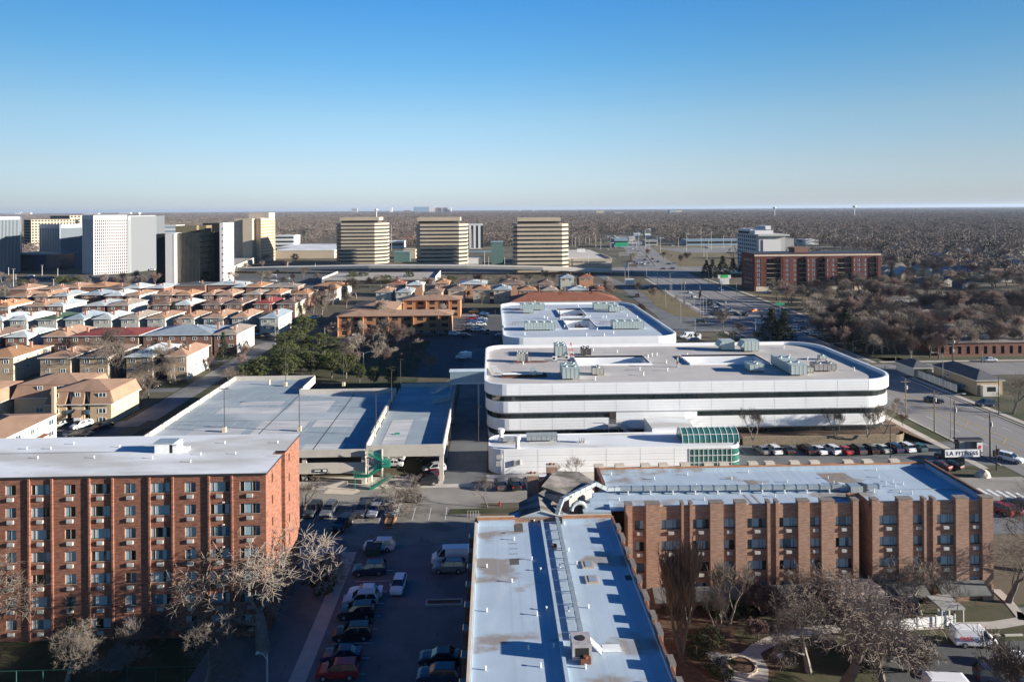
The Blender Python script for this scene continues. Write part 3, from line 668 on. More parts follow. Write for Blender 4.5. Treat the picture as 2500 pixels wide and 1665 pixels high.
# second white building
VX0, VX1, VY0, VY1 = 3.2, 57.3, 206.0, 283.0; VR = (6, 7, 9, 6)
w2 = thing('white_office_building', 'white flat-roofed office block with rounded corners behind the long white one', 'office building')
for i, (z0, z1) in enumerate(bands):
    ins = i*.25; mb = MB(); o_ = rrect(VX0+ins, VX1-ins, VY0+ins, VY1-ins, VR)
    if i == 0: ring(mb, o_, rrect(VX0+.45, VX1-.45, VY0+.45, VY1-.45, VR), z0, z1)
    else: mb.prism(o_, z0, z1, bottom=True)
    mb.build('wall_band', white_panel, w2)
for i, (z0, z1) in enumerate([(9.3,10.4),(5.4,6.5),(1.5,2.6)]):
    ins = .4+i*.25; MB().prism(rrect(VX0+ins, VX1-ins, VY0+ins, VY1-ins, VR), z0, z1, top=False).build('window_band', glass_dark, w2)
z3 = lambda x, y: (1200+x/3.647, 490+y/3.647)
a1 = at(*z3(690,1135), RW+.4); a2 = at(*z3(935,1125), RW+.4); a3 = at(*z3(650,1055), RW+.4)
b1 = at(*z3(625,1030), RW+.4); b2 = at(*z3(850,1020), RW+.4); b3 = at(*z3(600,965), RW+.4)
h1 = (a1[0], a2[0], a1[1], a3[1]); h2 = (a1[0], a2[0], b1[1], b3[1])
roof_with_wells(VX0+.45, VX1-.45, VY0+.45, VY1-.45, VR, [h1, h2], RW, membrane_c, w2, 5.0)
# ---------------------------------------------------------------- rooftop plant
def ahu(x, y, z, lx, ly, h, label, rz=0, mat=None, fans=0, feet=True, hood=False, seams=True):
    r = thing('rooftop_unit', label, 'air handler', (x, y, z), rz); mat = mat or metal_hv; b = .35
    mb = MB().box(-lx/2, lx/2, -ly/2, ly/2, b, h)
    mb.box(-lx/2-.05, lx/2+.05, -ly/2-.05, ly/2+.05, h, h+.08); mb.build('casing', mat, r)
    if seams:
        s = MB(); n = max(2, int(lx/.9))
        for i in range(n+1):
            xx = -lx/2+lx*i/n; s.box(xx-.03, xx+.03, -ly/2-.03, -ly/2, b, h)
        s.build('panel_ribs', metal_l, r)
    ff = MB()
    for sx2 in (-1, 1):
        for sy2 in (-1, 1): ff.box(sx2*lx*.42-.08, sx2*lx*.42+.08, sy2*ly*.4-.08, sy2*ly*.4+.08, 0, b)
    ff.bar((-lx/2,-ly*.4,b-.05),(lx/2,-ly*.4,b-.05),.1,.1); ff.build('feet', rust, r)
    for i in range(fans):
        xx = -lx/2+lx*(i+.5)/fans
        for yy in ((-ly*.22, ly*.22) if ly > 2 else (0,)):
            MB().tube((xx,yy,h+.08),(xx,yy,h+.38),min(.48,lx/fans*.42),min(.48,lx/fans*.42),12).tube((xx,yy,h+.1),(xx,yy,h+.2),.12,.12,6,cap=True).build('fan', metal_l, r)
    if hood: MB().add([(-lx/2,-ly/2,h*.5),(-lx/2-1.0,-ly/2,h*.45),(-lx/2-1.0,ly/2,h*.45),(-lx/2,ly/2,h*.5),(-lx/2,-ly/2,h),(-lx/2,ly/2,h)], [(0,1,4),(1,2,5,4),(2,3,5)]).build('intake_hood', mat, r)
    return r
W = lambda x, y: (1160+x/3.336, 800+y/3.336)
def ahu_px(a, b, ly, h, label, **k):
    "placed where its front bottom edge stands"
    p = at(*W(*a), RW); q = at(*W(*b), RW); return ahu((p[0]+q[0])/2, p[1]+ly/2, RW, abs(q[0]-p[0]), ly, h, label, **k)
ahu_px((712,428),(848,425), 6.5, 2.7, 'large grey-green air handler with fans near the left end of the white block roof', fans=2)
ahu_px((655,242),(745,240), 5.5, 2.9, 'tall grey-green air handler at the back left of the white block roof', fans=2)
ahu_px((870,232),(945,230), 3.0, 1.9, 'squat dark brown condenser beside the lattice mast', mat=M('brown casing', (.07,.055,.05), .7, .2, 2), fans=2)
ahu_px((340,285),(430,280), 2.2, 2.2, 'beige cabinet with three round tanks at the left of the white block roof', mat=M('beige casing', (.38,.36,.31), .6, .1, 2), fans=3)
ahu_px((958,392),(1050,390), 2.6, 1.7, 'lone beige condenser right of the large front air handler', mat=MATS['beige casing'], fans=1)
V = lambda x, y: (1800+x/3.336, 800+y/3.336)
def ahu_v(a, b, ly, h, label, **k):
    p = at(*V(*a), RW); q = at(*V(*b), RW); return ahu((p[0]+q[0])/2, p[1]+ly/2, RW, abs(q[0]-p[0]), ly, h, label, **k)
ahu_v((442,395),(570,392), 12.0, 2.5, 'longest grey-green air handler on the right half of the white block roof', fans=2)
ahu_v((105,365),(218,362), 3.6, 1.8, 'cream air handler beside the right light well', fans=1)
ahu_v((636,362),(805,358), 3.0, 1.8, 'brown louvred condenser on a rusty frame near the right end of the white block roof', mat=M('louvre casing', (.27,.245,.23), .6, .15, 2), fans=2)
ahu_v((575,372),(625,372), 2.2, 1.1, 'low beige box left of the brown louvred condenser', mat=MATS['beige casing'])
ahu_v((675,265),(722,262), 1.6, 1.0, 'small round-ended unit behind the brown louvred condenser', fans=1)
ahu_v((60,200),(180,200), 3.4, 3.0, 'right one of two hooded air handlers at the back edge of the white block roof', hood=True)
ahu_px((2012,190),(2115,190), 3.4, 2.7, 'left one of two hooded air handlers at the back edge of the white block roof', hood=True)
x, y = at(*W(460, 395), RW)
pp = thing('pipe_rack', 'black pipe rack and white pipes at the front left of the white block roof', 'pipes', (x, y, RW))
MB().box(-7,3.5,-.9,.9,.25,.5).build('tray', interior, pp); MB().box(-7.1,3.6,-1.1,-.95,.0,.3).box(-7,3,-1.6,-1.45,.1,.2).build('frame', rust, pp)
for i in range(4): MB().tube((-6.9,-.6+i*.4,.65),(2.6,-.6+i*.4,.65),.1,.1,6).build('pipe', white_m, pp)
for i in range(4): MB().tube((-8.6+i*.35,1,.6),(-9.6+i*.35,8.4,.6),.12,.12,6).build('pipe', white_m, pp)
MB().box(-.2,1.1,-.8,1.6,.4,1.5).box(-.0,.8,1.8,2.8,.4,1.6).build('pump', metal_hv, pp)
x, y = at(*W(500, 285), RW)
pp = thing('pipe_run', 'rusty pipe run right of the beige cabinet with tanks', 'pipes', (x, y, RW))
MB().box(-6,3,-.3,.1,.2,.45).box(-1.5,-1.4,0,.1,.2,2.8).build('pipe', rust, pp)
x, y = at(*W(648, 275), RW)
for i, dx in enumerate((0, 3.4)):
    r = thing('condenser', ('left' if i == 0 else 'right')+' of two little white condensers on legs by the front air handler', 'condenser', (x+dx, y+i*1.2, RW))
    MB().box(-.6,.6,-.3,.3,.4,1.3).build('casing', white_m, r); MB().tube((-.15,-.31,.85),(-.15,-.34,.85),.33,.33,10,cap=True).build('fan', metal_d, r); MB().box(-.55,-.5,-.3,.3,0,.4).box(.5,.55,-.3,.3,0,.4).build('stand', metal_d, r)
x, y = at(*W(780, 238), RW)
mt = thing('lattice_mast', 'short red and white lattice mast on the white block roof', 'mast', (x, y, RW))
for k in range(5):
    mb = MB(); r_ = .85*(1-k/5.5); r2 = .85*(1-(k+1)/5.5)
    for sx2, sy2 in ((-1,-1),(1,-1),(1,1),(-1,1)):
        mb.tube((sx2*r_,sy2*r_,k*.75),(sx2*r2,sy2*r2,k*.75+.75),.07,.07,4); mb.bar((sx2*r_,sy2*r_,k*.75),(-sx2*r2 if sx2*sy2>0 else sx2*r2,sy2*r2,k*.75+.75),.06,.06)
    mb.bar((-r2,-r2,k*.75+.75),(r2,-r2,k*.75+.75),.07,.07); mb.build('mast_section', white_m if k % 2 else M('red paint', (.55,.10,.05), .6, 0), mt)
for (a, b), lab in (((1648,322),'tall flue between the two light wells of the white block roof'),):
    x, y = at(*W(a, b), RW); r = thing('flue', lab, 'flue', (x, y, RW))
    MB().tube((0,0,0),(0,0,2.6),.2,.2,8).build('pipe', metal_l, r); MB().tube((0,0,2.5),(0,0,2.75),.36,.36,10,cap=True).build('cap', rust, r); MB().tube((0,0,.9),(0,0,1.5),.215,.215,8).build('rust_band', rust, r)
vents([at(*W(a,b),RW) for a, b in [(1155,205),(1440,232),(1340,348),(1566,352),(1408,245),(1727,232),(960,190),(1370,390),(1555,290),(1480,228),(390,300),(975,428)]]+[at(*V(a,b),RW) for a, b in [(378,170),(572,262),(425,240),(950,350),(300,270)]], RW, 'white vent on the gravel roof of the nearer white block', 'vents on the nearer white block', 1.5)
def ahu_q(a, b, ly, h, label, **k):
    p = at(*z3(*a), RW); q = at(*z3(*b), RW); return ahu((p[0]+q[0])/2, p[1]+ly/2, RW, abs(q[0]-p[0]), ly, h, label, **k)
ahu_q((297,1160),(565,1155), 4.5, 2.5, 'long grey-green air handler at the front left of the farther white roof', fans=4)
ahu_q((1082,1150),(1355,1145), 4.5, 2.6, 'long grey-green air handler at the front right of the farther white roof', fans=4)
ahu_q((255,978),(472,975), 4.0, 2.3, 'long grey-green air handler at the back left of the farther white roof', fans=3)
ahu_q((285,1005),(375,1003), 3.5, 1.9, 'short grey-green unit in front of the back left air handler of the farther white roof')
ahu_q((912,975),(1130,972), 4.0, 2.4, 'long grey-green air handler at the back right of the farther white roof', fans=3)
ahu_q((1050,995),(1145,992), 3.5, 2.1, 'short grey-green unit at the back right of the farther white roof', fans=2)
for (a, b, c), lab in (((610,1055,3.2),'tall flue beside the light wells of the farther white roof'),):
    x, y = at(*z3(a, b), RW); r = thing('flue', lab, 'flue', (x, y, RW)); MB().tube((0,0,0),(0,0,c),.3,.3,8,cap=True).build('pipe', metal_l, r); MB().tube((0,0,1),(0,0,1.8),.32,.32,8).build('rust_band', rust, r)
for i, (a, b, c) in enumerate([(175,985,270),(185,1105,295),(965,1100,1090),(1150,978,1250)]):
    p = at(*z3(a,b), RW); q = at(*z3(c,b), RW)
    mb = MB().box(p[0],q[0],p[1],p[1]+.35,RW+.75,RW+.85)
    for k in range(5): x = p[0]+(q[0]-p[0])*k/4; mb.box(x-.04,x+.04,p[1],p[1]+.1,RW,RW+.75)
    T(mb.build('cable_rack', rust), ['back left','front left','front right','back right'][i]+' rusty cable rack on the farther white roof', 'cable rack')
vents([at(*z3(a,b),RW) for a, b in [(468,1045),(498,1055),(770,945),(875,1040),(990,1045),(1020,1045),(1297,1045),(1205,1030),(1002,1205),(845,1203),(1085,1185),(295,1195),(385,910),(940,1155),(650,1130)]], RW, 'white vent on the farther white office roof', 'vents on the farther white block', 1.6)
# ---------------------------------------------------------------- low white annex with green glass
an = thing('low_white_annex', 'low white building with rounded corner, green glass front and barrel skylight', 'annex')
AX0, AX1, AY0, AY1, AZ = -1.0, 49.4, 134.3, 143.2, 4.7
xg = onY(1683, 1120, AY0)[0]
P = rrect(AX0, AX1, AY0, AY1, (3, 2.2, 2.2, 3))
mb = MB(); wallp = [p for p in P if p[0] < xg]
cut = [(xg, AY0)]; west = [p for p in P if p[0] < xg and p[1] > (AY0+AY1)/2]; 
seq = [(xg,AY1)] + west + [p for p in P if p[0] < xg and p[1] <= (AY0+AY1)/2] + [(xg,AY0)]
for a, b in zip(seq, seq[1:]): mb.quad((a[0],a[1],0),(b[0],b[1],0),(b[0],b[1],AZ-.35),(a[0],a[1],AZ-.35))
mb.build('wall', white_panel, an)
gl = MB(); east = [(xg,AY0)] + [p for p in P if p[0] > xg and p[1] <= (AY0+AY1)/2] + [p for p in P if p[0] > xg and p[1] > (AY0+AY1)/2] + [(xg,AY1)]
for a, b in zip(east, east[1:]): gl.quad((a[0],a[1],0),(b[0],b[1],0),(b[0],b[1],AZ-.35),(a[0],a[1],AZ-.35))
gl.build('glass_front', glass_green, an)
fr = MB()
for k in range(10): x = xg+(AX1-2.2-xg)*k/9; fr.box(x-.05,x+.05,AY0-.08,AY0-.003,0,AZ-.35)
for z in (0.02, 1.5, 2.9, 4.2):
    for a, b in zip(east[:12], east[1:12]): fr.bar((a[0],a[1]-.03,z+.05),(b[0],b[1]-.03,z+.05),.1,.1)
fr.build('glazing_bars', white_m, an)
ro = MB(); ins = rrect(AX0+.25, AX1-.25, AY0+.25, AY1-.25, (3,2.2,2.2,3)); ring(ro, P, ins, AZ-.35, AZ+.12); ro.build('parapet', white_panel, an)
MB().poly(ins, AZ-.02).build('roof', membrane, an)
sj = MB(); panel_seams(sj, AX0, xg, AY0, [(0.1, AZ)], 5, 3); 
for k in range(1,8): sj.box(AX0+3, xg, AY0-.013, AY0-.002, k*.58, k*.58+.02)
sj.build('panel_joints', seam_m, an)
# barrel skylight
kx0, ky0 = at(1667, 1082, AZ); kx1 = at(1805, 1080, AZ)[0]
sk = MB(); sf = MB(); n = 12; rr = 2.3; yc = ky0+rr
nb = 10
for k in range(n):
    t0, t1 = pi*k/n, pi*(k+1)/n
    sk.quad((kx0,yc-rr*cos(t0),AZ+rr*sin(t0)*1.05),(kx1,yc-rr*cos(t0),AZ+rr*sin(t0)*1.05),(kx1,yc-rr*cos(t1),AZ+rr*sin(t1)*1.05),(kx0,yc-rr*cos(t1),AZ+rr*sin(t1)*1.05))
    for i in range(nb+1):
        x = kx0+(kx1-kx0)*i/nb; sf.bar((x,yc-(rr+.03)*cos(t0),AZ+(rr+.03)*sin(t0)*1.05),(x,yc-(rr+.03)*cos(t1),AZ+(rr+.03)*sin(t1)*1.05),.1,.08)
for xx in (kx0, kx1): sk.add([(xx,yc-rr*cos(pi*k/n),AZ+rr*sin(pi*k/n)*1.05) for k in range(n+1)], [tuple(range(n+1))])
for t in (.22*pi,.5*pi): sf.bar((kx0,yc-(rr+.03)*cos(t),AZ+(rr+.03)*sin(t)*1.05),(kx1,yc-(rr+.03)*cos(t),AZ+(rr+.03)*sin(t)*1.05),.08,.08)
so = sk.build('barrel_skylight', glass_green, an); sf.build('glazing_bars', white_m, so)
MB().box(33.5, 42.5, AY1-.05, 151, 0, 5.6, 0, top=1).build('link_block', [white_panel, membrane], an)
for (a, b, lab) in ((212,925,'taller left'),(345,985,'shorter front')):
    x, y = at(*W(a, b), AZ); r = thing('mushroom_vent', lab+' white mushroom vent at the left end of the low annex roof', 'vent', (x, y, AZ))
    MB().tube((0,0,0),(0,0,1.9),.42,.42,10).build('pipe', white_m, r); MB().tube((0,0,1.9),(0,0,2.6),.68,.68,12,cap=True).build('cap', white_m, r)
x, y = at(*W(545, 925), AZ); ahu(x, y+.5, AZ, 6.2, 1.8, 1.3, 'pale grey-green duct box on the low annex roof', mat=metal_l)
x, y = at(*W(275, 935), AZ); ahu(x, y+.3, AZ, 2.4, 1.4, .9, 'small grey unit between the two mushroom vents', mat=metal_l)
x, y = at(*W(870, 935), AZ); ahu(x, y+.2, AZ, .9, .8, 1.0, 'little white fan box in the middle of the low annex roof', mat=white_m)
for i, (a, b, w_, h_) in enumerate([(195,1050,1.0,.7),(325,1100,.5,1.1),(185,1105,.7,.9),(365,1095,.2,1.0)]):
    x, z = onY(*W(a, b), AY0); MB().box(x-w_/2, x+w_/2, AY0-.35, AY0-.002, z-h_/2, z+h_/2).build('wall_box', ac_m, an)
# ---------------------------------------------------------------- parking garage with roof deck
ga = thing('parking_garage', 'concrete parking garage with an open roof deck between the red tower and the white block', 'parking garage')
GZ, GP = 6.15, 7.15
GX0, GXM, GX1, GY0, GYM, GYB, GYW = -69.8, -24.3, -9.5, 130.2, 131.2, 172.0, 187.0
dk = MB()
dk.add([(GX0,130.2,GZ),(GXM,130.2,GZ),(GXM,GYB,GZ),(-48.5,GYB,GZ),(-48.5,GYW,GZ),(GX0,GYW,GZ)], [(0,1,2,3,4,5)])
dk.add([(GXM+.3,131.2,GZ-.02),(GX1,131.2,GZ-.02),(GX1,177.5,GZ-.02),(GXM+.3,177.5,GZ-.02)], [(0,1,2,3)])
dk.build('deck', deck_m, ga)
sl = MB()
sl.box(GX0,GXM,130.25,GYB,GZ-.5,GZ-.12).box(GXM+.3,GX1,131.3,177.4,GZ-.5,GZ-.12).box(GX0,GXM-.1,130.5,GYB,2.7,3.1).box(GX0,-48.6,GYB,186.8,2.7,3.1)
sl.build('floor_slab', concrete, ga)
pw_ = MB()
pw_.box(GX0,GXM,130.0,130.25,5.4,GP-.35).box(GX0,GXM,129.9,130.15,2.35,4.35)
pw_.box(GXM+.0,GX1,130.95,131.2,4.95,GP).box(GX0-.25,GX0,130,GYW,5.2,GP).box(GX0-.25,GX0,130,GYW,2.3,4.2)
pw_.box(GX0,-48.5,GYW,GYW+.25,5.2,GP+.1).box(-48.5,GXM,GYB,GYB+.25,5.2,GP+.2).box(-48.5,-48.25,GYB+.25,GYW,5.2,GP)
pw_.box(GX1-.25,GX1,131.2,177.5,4.9,GP+.05).box(GXM+.3,GX1-.25,177.25,177.5,4.9,GP).box(GXM,GXM+.25,131.2,138,4.9,GP+.35).box(GXM-.35,GXM+.05,138,GYB,5.6,GP+.1)
pw_.build('parapet', concrete_l, ga)
for y in range(134, 186, 6): MB().box(GX0+.001,GX0+.28,y,y+.5,GZ-.1,GP+.02).build('buttress', stone, ga)
for y in range(139, 171, 6): MB().box(GXM+.051,GXM+.4,y,y+.5,GZ-.1,GP+.05).build('buttress', stone, ga)
for x, y in [(GX1-.6,131.3),(GX1-.6,143.5),(GX1-.6,155),(GX1-.6,167),(GXM+.5,131.4),(GXM-.5,130.6),(-36,130.6),(-48,130.6),(-60,130.6)]:
    MB().box(x-.3,x+.5,y-.05,y+.7,0,5.3).build('column', concrete_l, ga)
MB().box(GX0,GXM,150,150.2,0,2.7).box(GX0,GXM,150,150.2,3.1,5.6).box(GXM+.3,GX1-8,160,160.2,0,5.6).build('inner_wall', concrete, ga)
MB().box(-47,-27.5,129.2,129.4,0,1.1).build('low_wall', concrete_l, ga)
# expansion joints and stall lines of the roof deck
jm = MB()
for x in (at(870,955,GZ)[0], at(740,955,GZ)[0]): jm.rect(x-.12,x+.12,130.4,GYB,GZ+.006)
jm.rect(GX0, GXM-.4, 150.9, 151.05, GZ+.006)
jm.build('expansion_joint', M('joint black', (.07,.07,.075), .9, 0), ga)
sm = MB()
for row, (ya, yb) in enumerate([(131,135.4),(141.5,146),(146.2,150.7),(156.6,161),(161.2,165.6),(167.6,171.6)]):
    for i in range(16): x = GX0+3+i*2.75; sm.add([(x,ya,GZ+.006),(x+.1,ya,GZ+.006),(x+.1,yb,GZ+.006),(x,yb,GZ+.006)], [(0,1,2,3)]) if (i*7+row*3) % 5 else None
for y in range(132, 186, 3): sm.rect(GX0+.5, GX0+5.0, y, y+.1, GZ+.006)
for y in range(133, 176, 3): sm.rect(GXM+.8, GXM+3.6, y, y+.09, GZ-.012).rect(GX1-4.6, GX1-.4, y, y+.09, GZ-.012)
sm.build('stall_lines', M('faded white line', (.50,.50,.49), .9, .25, 1), ga)
# worn light patches on the deck
wm = MB()
for (x0,x1,y0,y1) in [(-63,-52,141.3,146),(-50,-40,141.0,150.8),(-38.5,-30,146.0,151),(-63,-49,156.3,161),(-47.5,-38,156.5,165.8),(-60,-50,163,166),(-37,-29,131,135.2),(-22,-17.5,134,150)]:
    wm.rect(x0,x1,y0,y1,GZ+.003)
wm.build('worn_patch', layer(M('worn deck', (.50,.50,.48), .9, .12, .5, stretch=(.3,2,1)), (.38,.39,.40), .35, .42, .62, (.3,1,1), .9), ga)
# stair tower and green stairs
st = thing('stair_tower', 'concrete stair wall with green steel stairs at the front of the garage', 'stair')
tx0 = onY(900,1100,129.6)[0]; tx1 = onY(935,1100,129.6)[0]
MB().box(tx0,tx1,129.3,129.6,2.9,7.0).box(tx1-.25,tx1,129.0,129.3,0,7.0).build('wall', concrete_l, st)
gs = MB()
def flight(x0, z0, x1, z1, y, w=1.2):
    gs.bar((x0,y-w/2,z0),(x1,y-w/2,z1),.08,.35).bar((x0,y+w/2,z0),(x1,y+w/2,z1),.08,.35)
    n = 10
    for i in range(n+1):
        x = x0+(x1-x0)*i/n; z = z0+(z1-z0)*i/n; gs.box(x-.16,x+.16,y-w/2,y+w/2,z-.03,z+.03)
        gs.box(x-.02,x+.02,y-w/2-.02,y-w/2+.02,z,z+1.0)
    for h in (.35,.7,1.0): gs.bar((x0,y-w/2,z0+h),(x1,y-w/2,z1+h),.05,.05)
ya = 128.3
xa_, xb_ = onY(866,1150,ya)[0], onY(900,1150,ya)[0]; xc_, xd_ = onY(933,1120,ya)[0], onY(953,1120,ya)[0]
gs.box(xa_,xb_,ya-.8,ya+.6,2.35,2.5); gs.box(xc_,xd_,ya-.8,ya+.8,4.15,4.3)
for x in np.linspace(xa_,xb_,6): gs.box(x-.02,x+.02,ya-.8,ya-.76,2.5,3.5)
for x in np.linspace(xc_,xd_,4): gs.box(x-.02,x+.02,ya-.8,ya-.76,4.3,5.3)
for h in (.4,.7,1.0): gs.box(xa_,xb_,ya-.81,ya-.76,2.48+h,2.53+h).box(xc_,xd_,ya-.81,ya-.76,4.28+h,4.33+h).box(xa_,xa_+.04,ya-.8,ya+.6,2.48+h,2.53+h)
flight(xb_,2.45,xc_,4.2,ya); flight(xb_+.3,0.1,xd_,2.2,ya-.1); flight(xd_-.3,4.3,xb_,6.2,ya+1.1)
gs.box(xa_+.1,xa_+.22,ya-.7,ya-.58,0,2.4)
gs.build('green_stairs', metal_g, st)
s_ = thing('parking_sign', 'black and white parking sign on the garage wall', 'sign', (onY(779,1147,129.85)[0], 129.85, 2.95))
MB().box(-1.0,1.6,-.05,0,-.3,.3).build('panel', metal_d, s_); MB().quad((-.85,-.06,-.1),(.3,-.06,-.1),(.3,-.06,.12),(-.85,-.06,.12)).quad((.75,-.06,-.2),(1.4,-.06,-.2),(1.4,-.06,.2),(.75,-.06,.2)).build('white_field', white_m, s_)
x, y = at(970, 1060, GZ); T(MB().box(x-.5,x+.5,y-.1,y+.05,GZ,GZ+.35).box(x-.7,x-.2,y-.3,y,GZ,GZ+.12).build('traffic_barrier', metal_g), 'small green barrier lying on the garage roof deck', 'barrier')
x, y = at(658, 939, GZ); T(MB().tube((x,y,GZ),(x,y,GZ+1.3),.22,.22,8,cap=True).build('bollard', M('cream bollard', (.6,.5,.36), .8, .05)), 'single cream bollard near the back of the roof deck', 'bollard')
# covered bridge and blue-grey stairs
br = thing('covered_footbridge', 'pale blue corrugated footbridge between garage deck and the white office block', 'footbridge')
by = 164.0; bx0 = onY(1098,920,by)[0]; bz0 = onY(1098,935,by)[1]; bz1 = onY(1098,908,by)[1]
cm = layer(M('corrugated panel', (.33,.42,.45), .6, .14, 3, stretch=(9,9,.15)), (.45,.40,.25), .4, .6, .75, (1,1,.2), .4)
bm = MB(); bm.box(bx0,WX0+.3,by,by+2.4,bz0,bz1)
for i in range(34):
    x = bx0+.15+i*(WX0-bx0)/34; bm.box(x,x+.1,by-.05,by,bz0+.1,bz1-.1)
bm.build('body', cm, br); MB().box(bx0-.12,WX0+.2,by-.15,by+2.5,bz1,bz1+.14).box(bx0-.12,WX0+.2,by-.15,by+2.5,bz0-.25,bz0).build('roof', M('pale roof edge', (.52,.60,.63), .6, .05), br)
lg = MB()
MB().box(WX0-1.7,WX0-1.3,by+.2,by+.6,0,bz0-.25).build('leg', cm, br); MB().box(bx0+.2,bx0+.45,by+.2,by+.5,GZ,bz0-.25).build('leg', metal_l, br)
bs = thing('deck_stair', 'blue-grey steel stair from the covered footbridge down to the roof deck', 'stair')
gs = MB()
xl = onY(1054,940,by-.5)[0]; zl = onY(1054,955,by-.5)[1]
flight(xl+1,zl-.2,bx0,bz0,by-.3); gs.box(xl-.6,xl+1,by-.9,by+.3,zl-.35,zl-.25)
for h in (.4,.7,1.0): gs.box(xl-.6,xl+1,by-.92,by-.88,zl-.3+h,zl-.26+h).box(xl-.62,xl-.58,by-.9,by+.3,zl-.3+h,zl-.26+h)
flight(xl+.5,GZ+.1,bx0+.3,zl-1.4,by-1.4)
for x in (xl+.2, bx0-.3): gs.box(x,x+.15,by-.8,by-.65,GZ,zl)
gs.build('flights', M('blue grey steel', (.30,.36,.38), .5, .05), bs)
# deck and yard lamps
def lamp_kit(h, twin=True, hm=metal_d):
    a = MB().tube((0,0,0),(0,0,h),.10,.07,6).mesh('pole', hm)
    b = MB().box(-.9,-.2,-.18,.18,h-.1,h+.06).box(.2,.9,-.18,.18,h-.1,h+.06).box(-.2,.2,-.05,.05,h-.06,h).mesh('lamp_head', hm) if twin else MB().box(-.1,.75,-.2,.2,h-.1,h+.08).mesh('lamp_head', hm)
    c = MB().box(-.35,.35,-.35,.35,0,.95).mesh('base', M('cream base', (.62,.50,.34), .8, .05))
    return a, b, c
LK = lamp_kit(9.0); LK1 = lamp_kit(8.0, False)
for i, (px, py, z, kit, lab) in enumerate([(548,1054,GZ,LK,'leftmost twin-headed lamp on the roof deck front'),(731,1052,GZ,LK,'twin-headed lamp on the roof deck beside the red tower'),(918,1052,GZ+.9,LK1,'single-headed lamp at the front of the deck divider wall'),(956,988,GZ+.9,LK1,'single-headed lamp halfway along the deck divider wall'),(978,955,GZ,LK1,'single-headed lamp at the back of the deck divider wall'),(697,942,GZ,LK,'left of two dark lamps on the back parapet of the deck'),(839,942,GZ,LK,'right of two dark lamps on the back parapet of the deck'),(1168,1080,0,LK1,'dark lamp in the alley beside the low white annex')]):
    x, y = at(px, py, z); r = thing('lamp_post', lab, 'lamp post', (x, y, z))
    zb = .95 if kit is LK else 0
    if kit is LK: O('base', kit[2], r)
    O('pole', kit[0], r, (0,0,zb*0)); O('lamp_head', kit[1], r)
# retaining wall and lot in front of the white block
rb = M('block wall', (.23,.18,.12), .95, .35, 3.0, stretch=(2.2,2.2,4), contrast=(.4,.6))
x0 = onY(1812,1080,148.6)[0]; x1 = onY(2218,1080,148.6)[0]
rw = thing('retaining_wall', 'curved tan block retaining wall behind the row of parked cars', 'wall')
m_ = MB(); m_.box(x0,x1-3,148.1,148.7,0,1.75)
for k in range(6):
    t0, t1 = .5*pi*k/6, .5*pi*(k+1)/6; m_.quad((x1-3+3*sin(t0),151.1-3*cos(t0),0),(x1-3+3*sin(t1),151.1-3*cos(t1),0),(x1-3+3*sin(t1),151.1-3*cos(t1),1.75),(x1-3+3*sin(t0),151.1-3*cos(t0),1.75))
m_.build('wall', rb, rw)
struct('planting_bed', MB().poly([(x0,148.7),(x1-3,148.5),(x1,151),(x1,156),(x0,152)],1.6).add([(x1-.1,150,1.6),(96.3,146,.08),(96.3,178,.08),(x1-.1,172,1.4),(88,160,1.6)], [(0,1,2,3,4)]), mulch)
# ---------------------------------------------------------------- houses of the quarter
ROOFC = {'tan': (.31,.195,.13), 'orange': (.35,.19,.10), 'brown': (.17,.115,.09), 'dark brown': (.115,.08,.065), 'light grey': (.39,.43,.43), 'grey': (.27,.30,.31), 'blue grey': (.25,.30,.34), 'green': (.055,.10,.065), 'red': (.20,.045,.04), 'taupe': (.27,.23,.19), 'charcoal': (.085,.09,.095), 'white': (.62,.63,.62), 'rust': (.24,.09,.055)}
def roof_mat(c): 
    k = 'shingle '+c
    return MATS.get(k) or layer(M(k, ROOFC[c], .92, .10, .5, rnd=.08), [v*.68 for v in ROOFC[c]], .35, .52, .72, (1,.4,1), .6)
WALLC = {'brown brick': brick_brown, 'tan brick': M('tan house brick', (.36,.27,.18), .9, .1, 1, stretch=(1,1,6)), 'cream': M('cream wall', (.38,.33,.25), .9, .06, .5), 'white': M('white wall', (.52,.49,.43), .9, .05, .5), 'orange brick': M('orange house brick', (.40,.215,.13), .9, .12, 1, stretch=(1,1,6)), 'grey': M('grey wall', (.42,.41,.36), .9, .06, .5), 'blue': M('blue siding', (.07,.11,.16), .8, .05), 'yellow': M('yellow siding', (.55,.48,.28), .8, .05)}
chim_m = M('chimney brick', (.33,.17,.12), .9, .15, 2)
win_me = {}
def small_window(w, h):
    k = (w, h)
    if k not in win_me:
        win_me[k] = (MB().quad((-w/2,0,0),(w/2,0,0),(w/2,0,h),(-w/2,0,h)).mesh('window', [M('house glass', (.05,.08,.10), .12, .5, 3, spec=.8)]),
                     MB().box(-w/2-.06,w/2+.06,-.06,-.002,-.06,.02).box(-w/2-.06,w/2+.06,-.06,-.002,h-.02,h+.06).box(-w/2-.06,-w/2+.02,-.06,-.002,0,h).box(w/2-.02,w/2+.06,-.06,-.002,0,h).box(-.03,.03,-.05,-.002,0,h).mesh('frame', frame_white))
    return win_me[k]
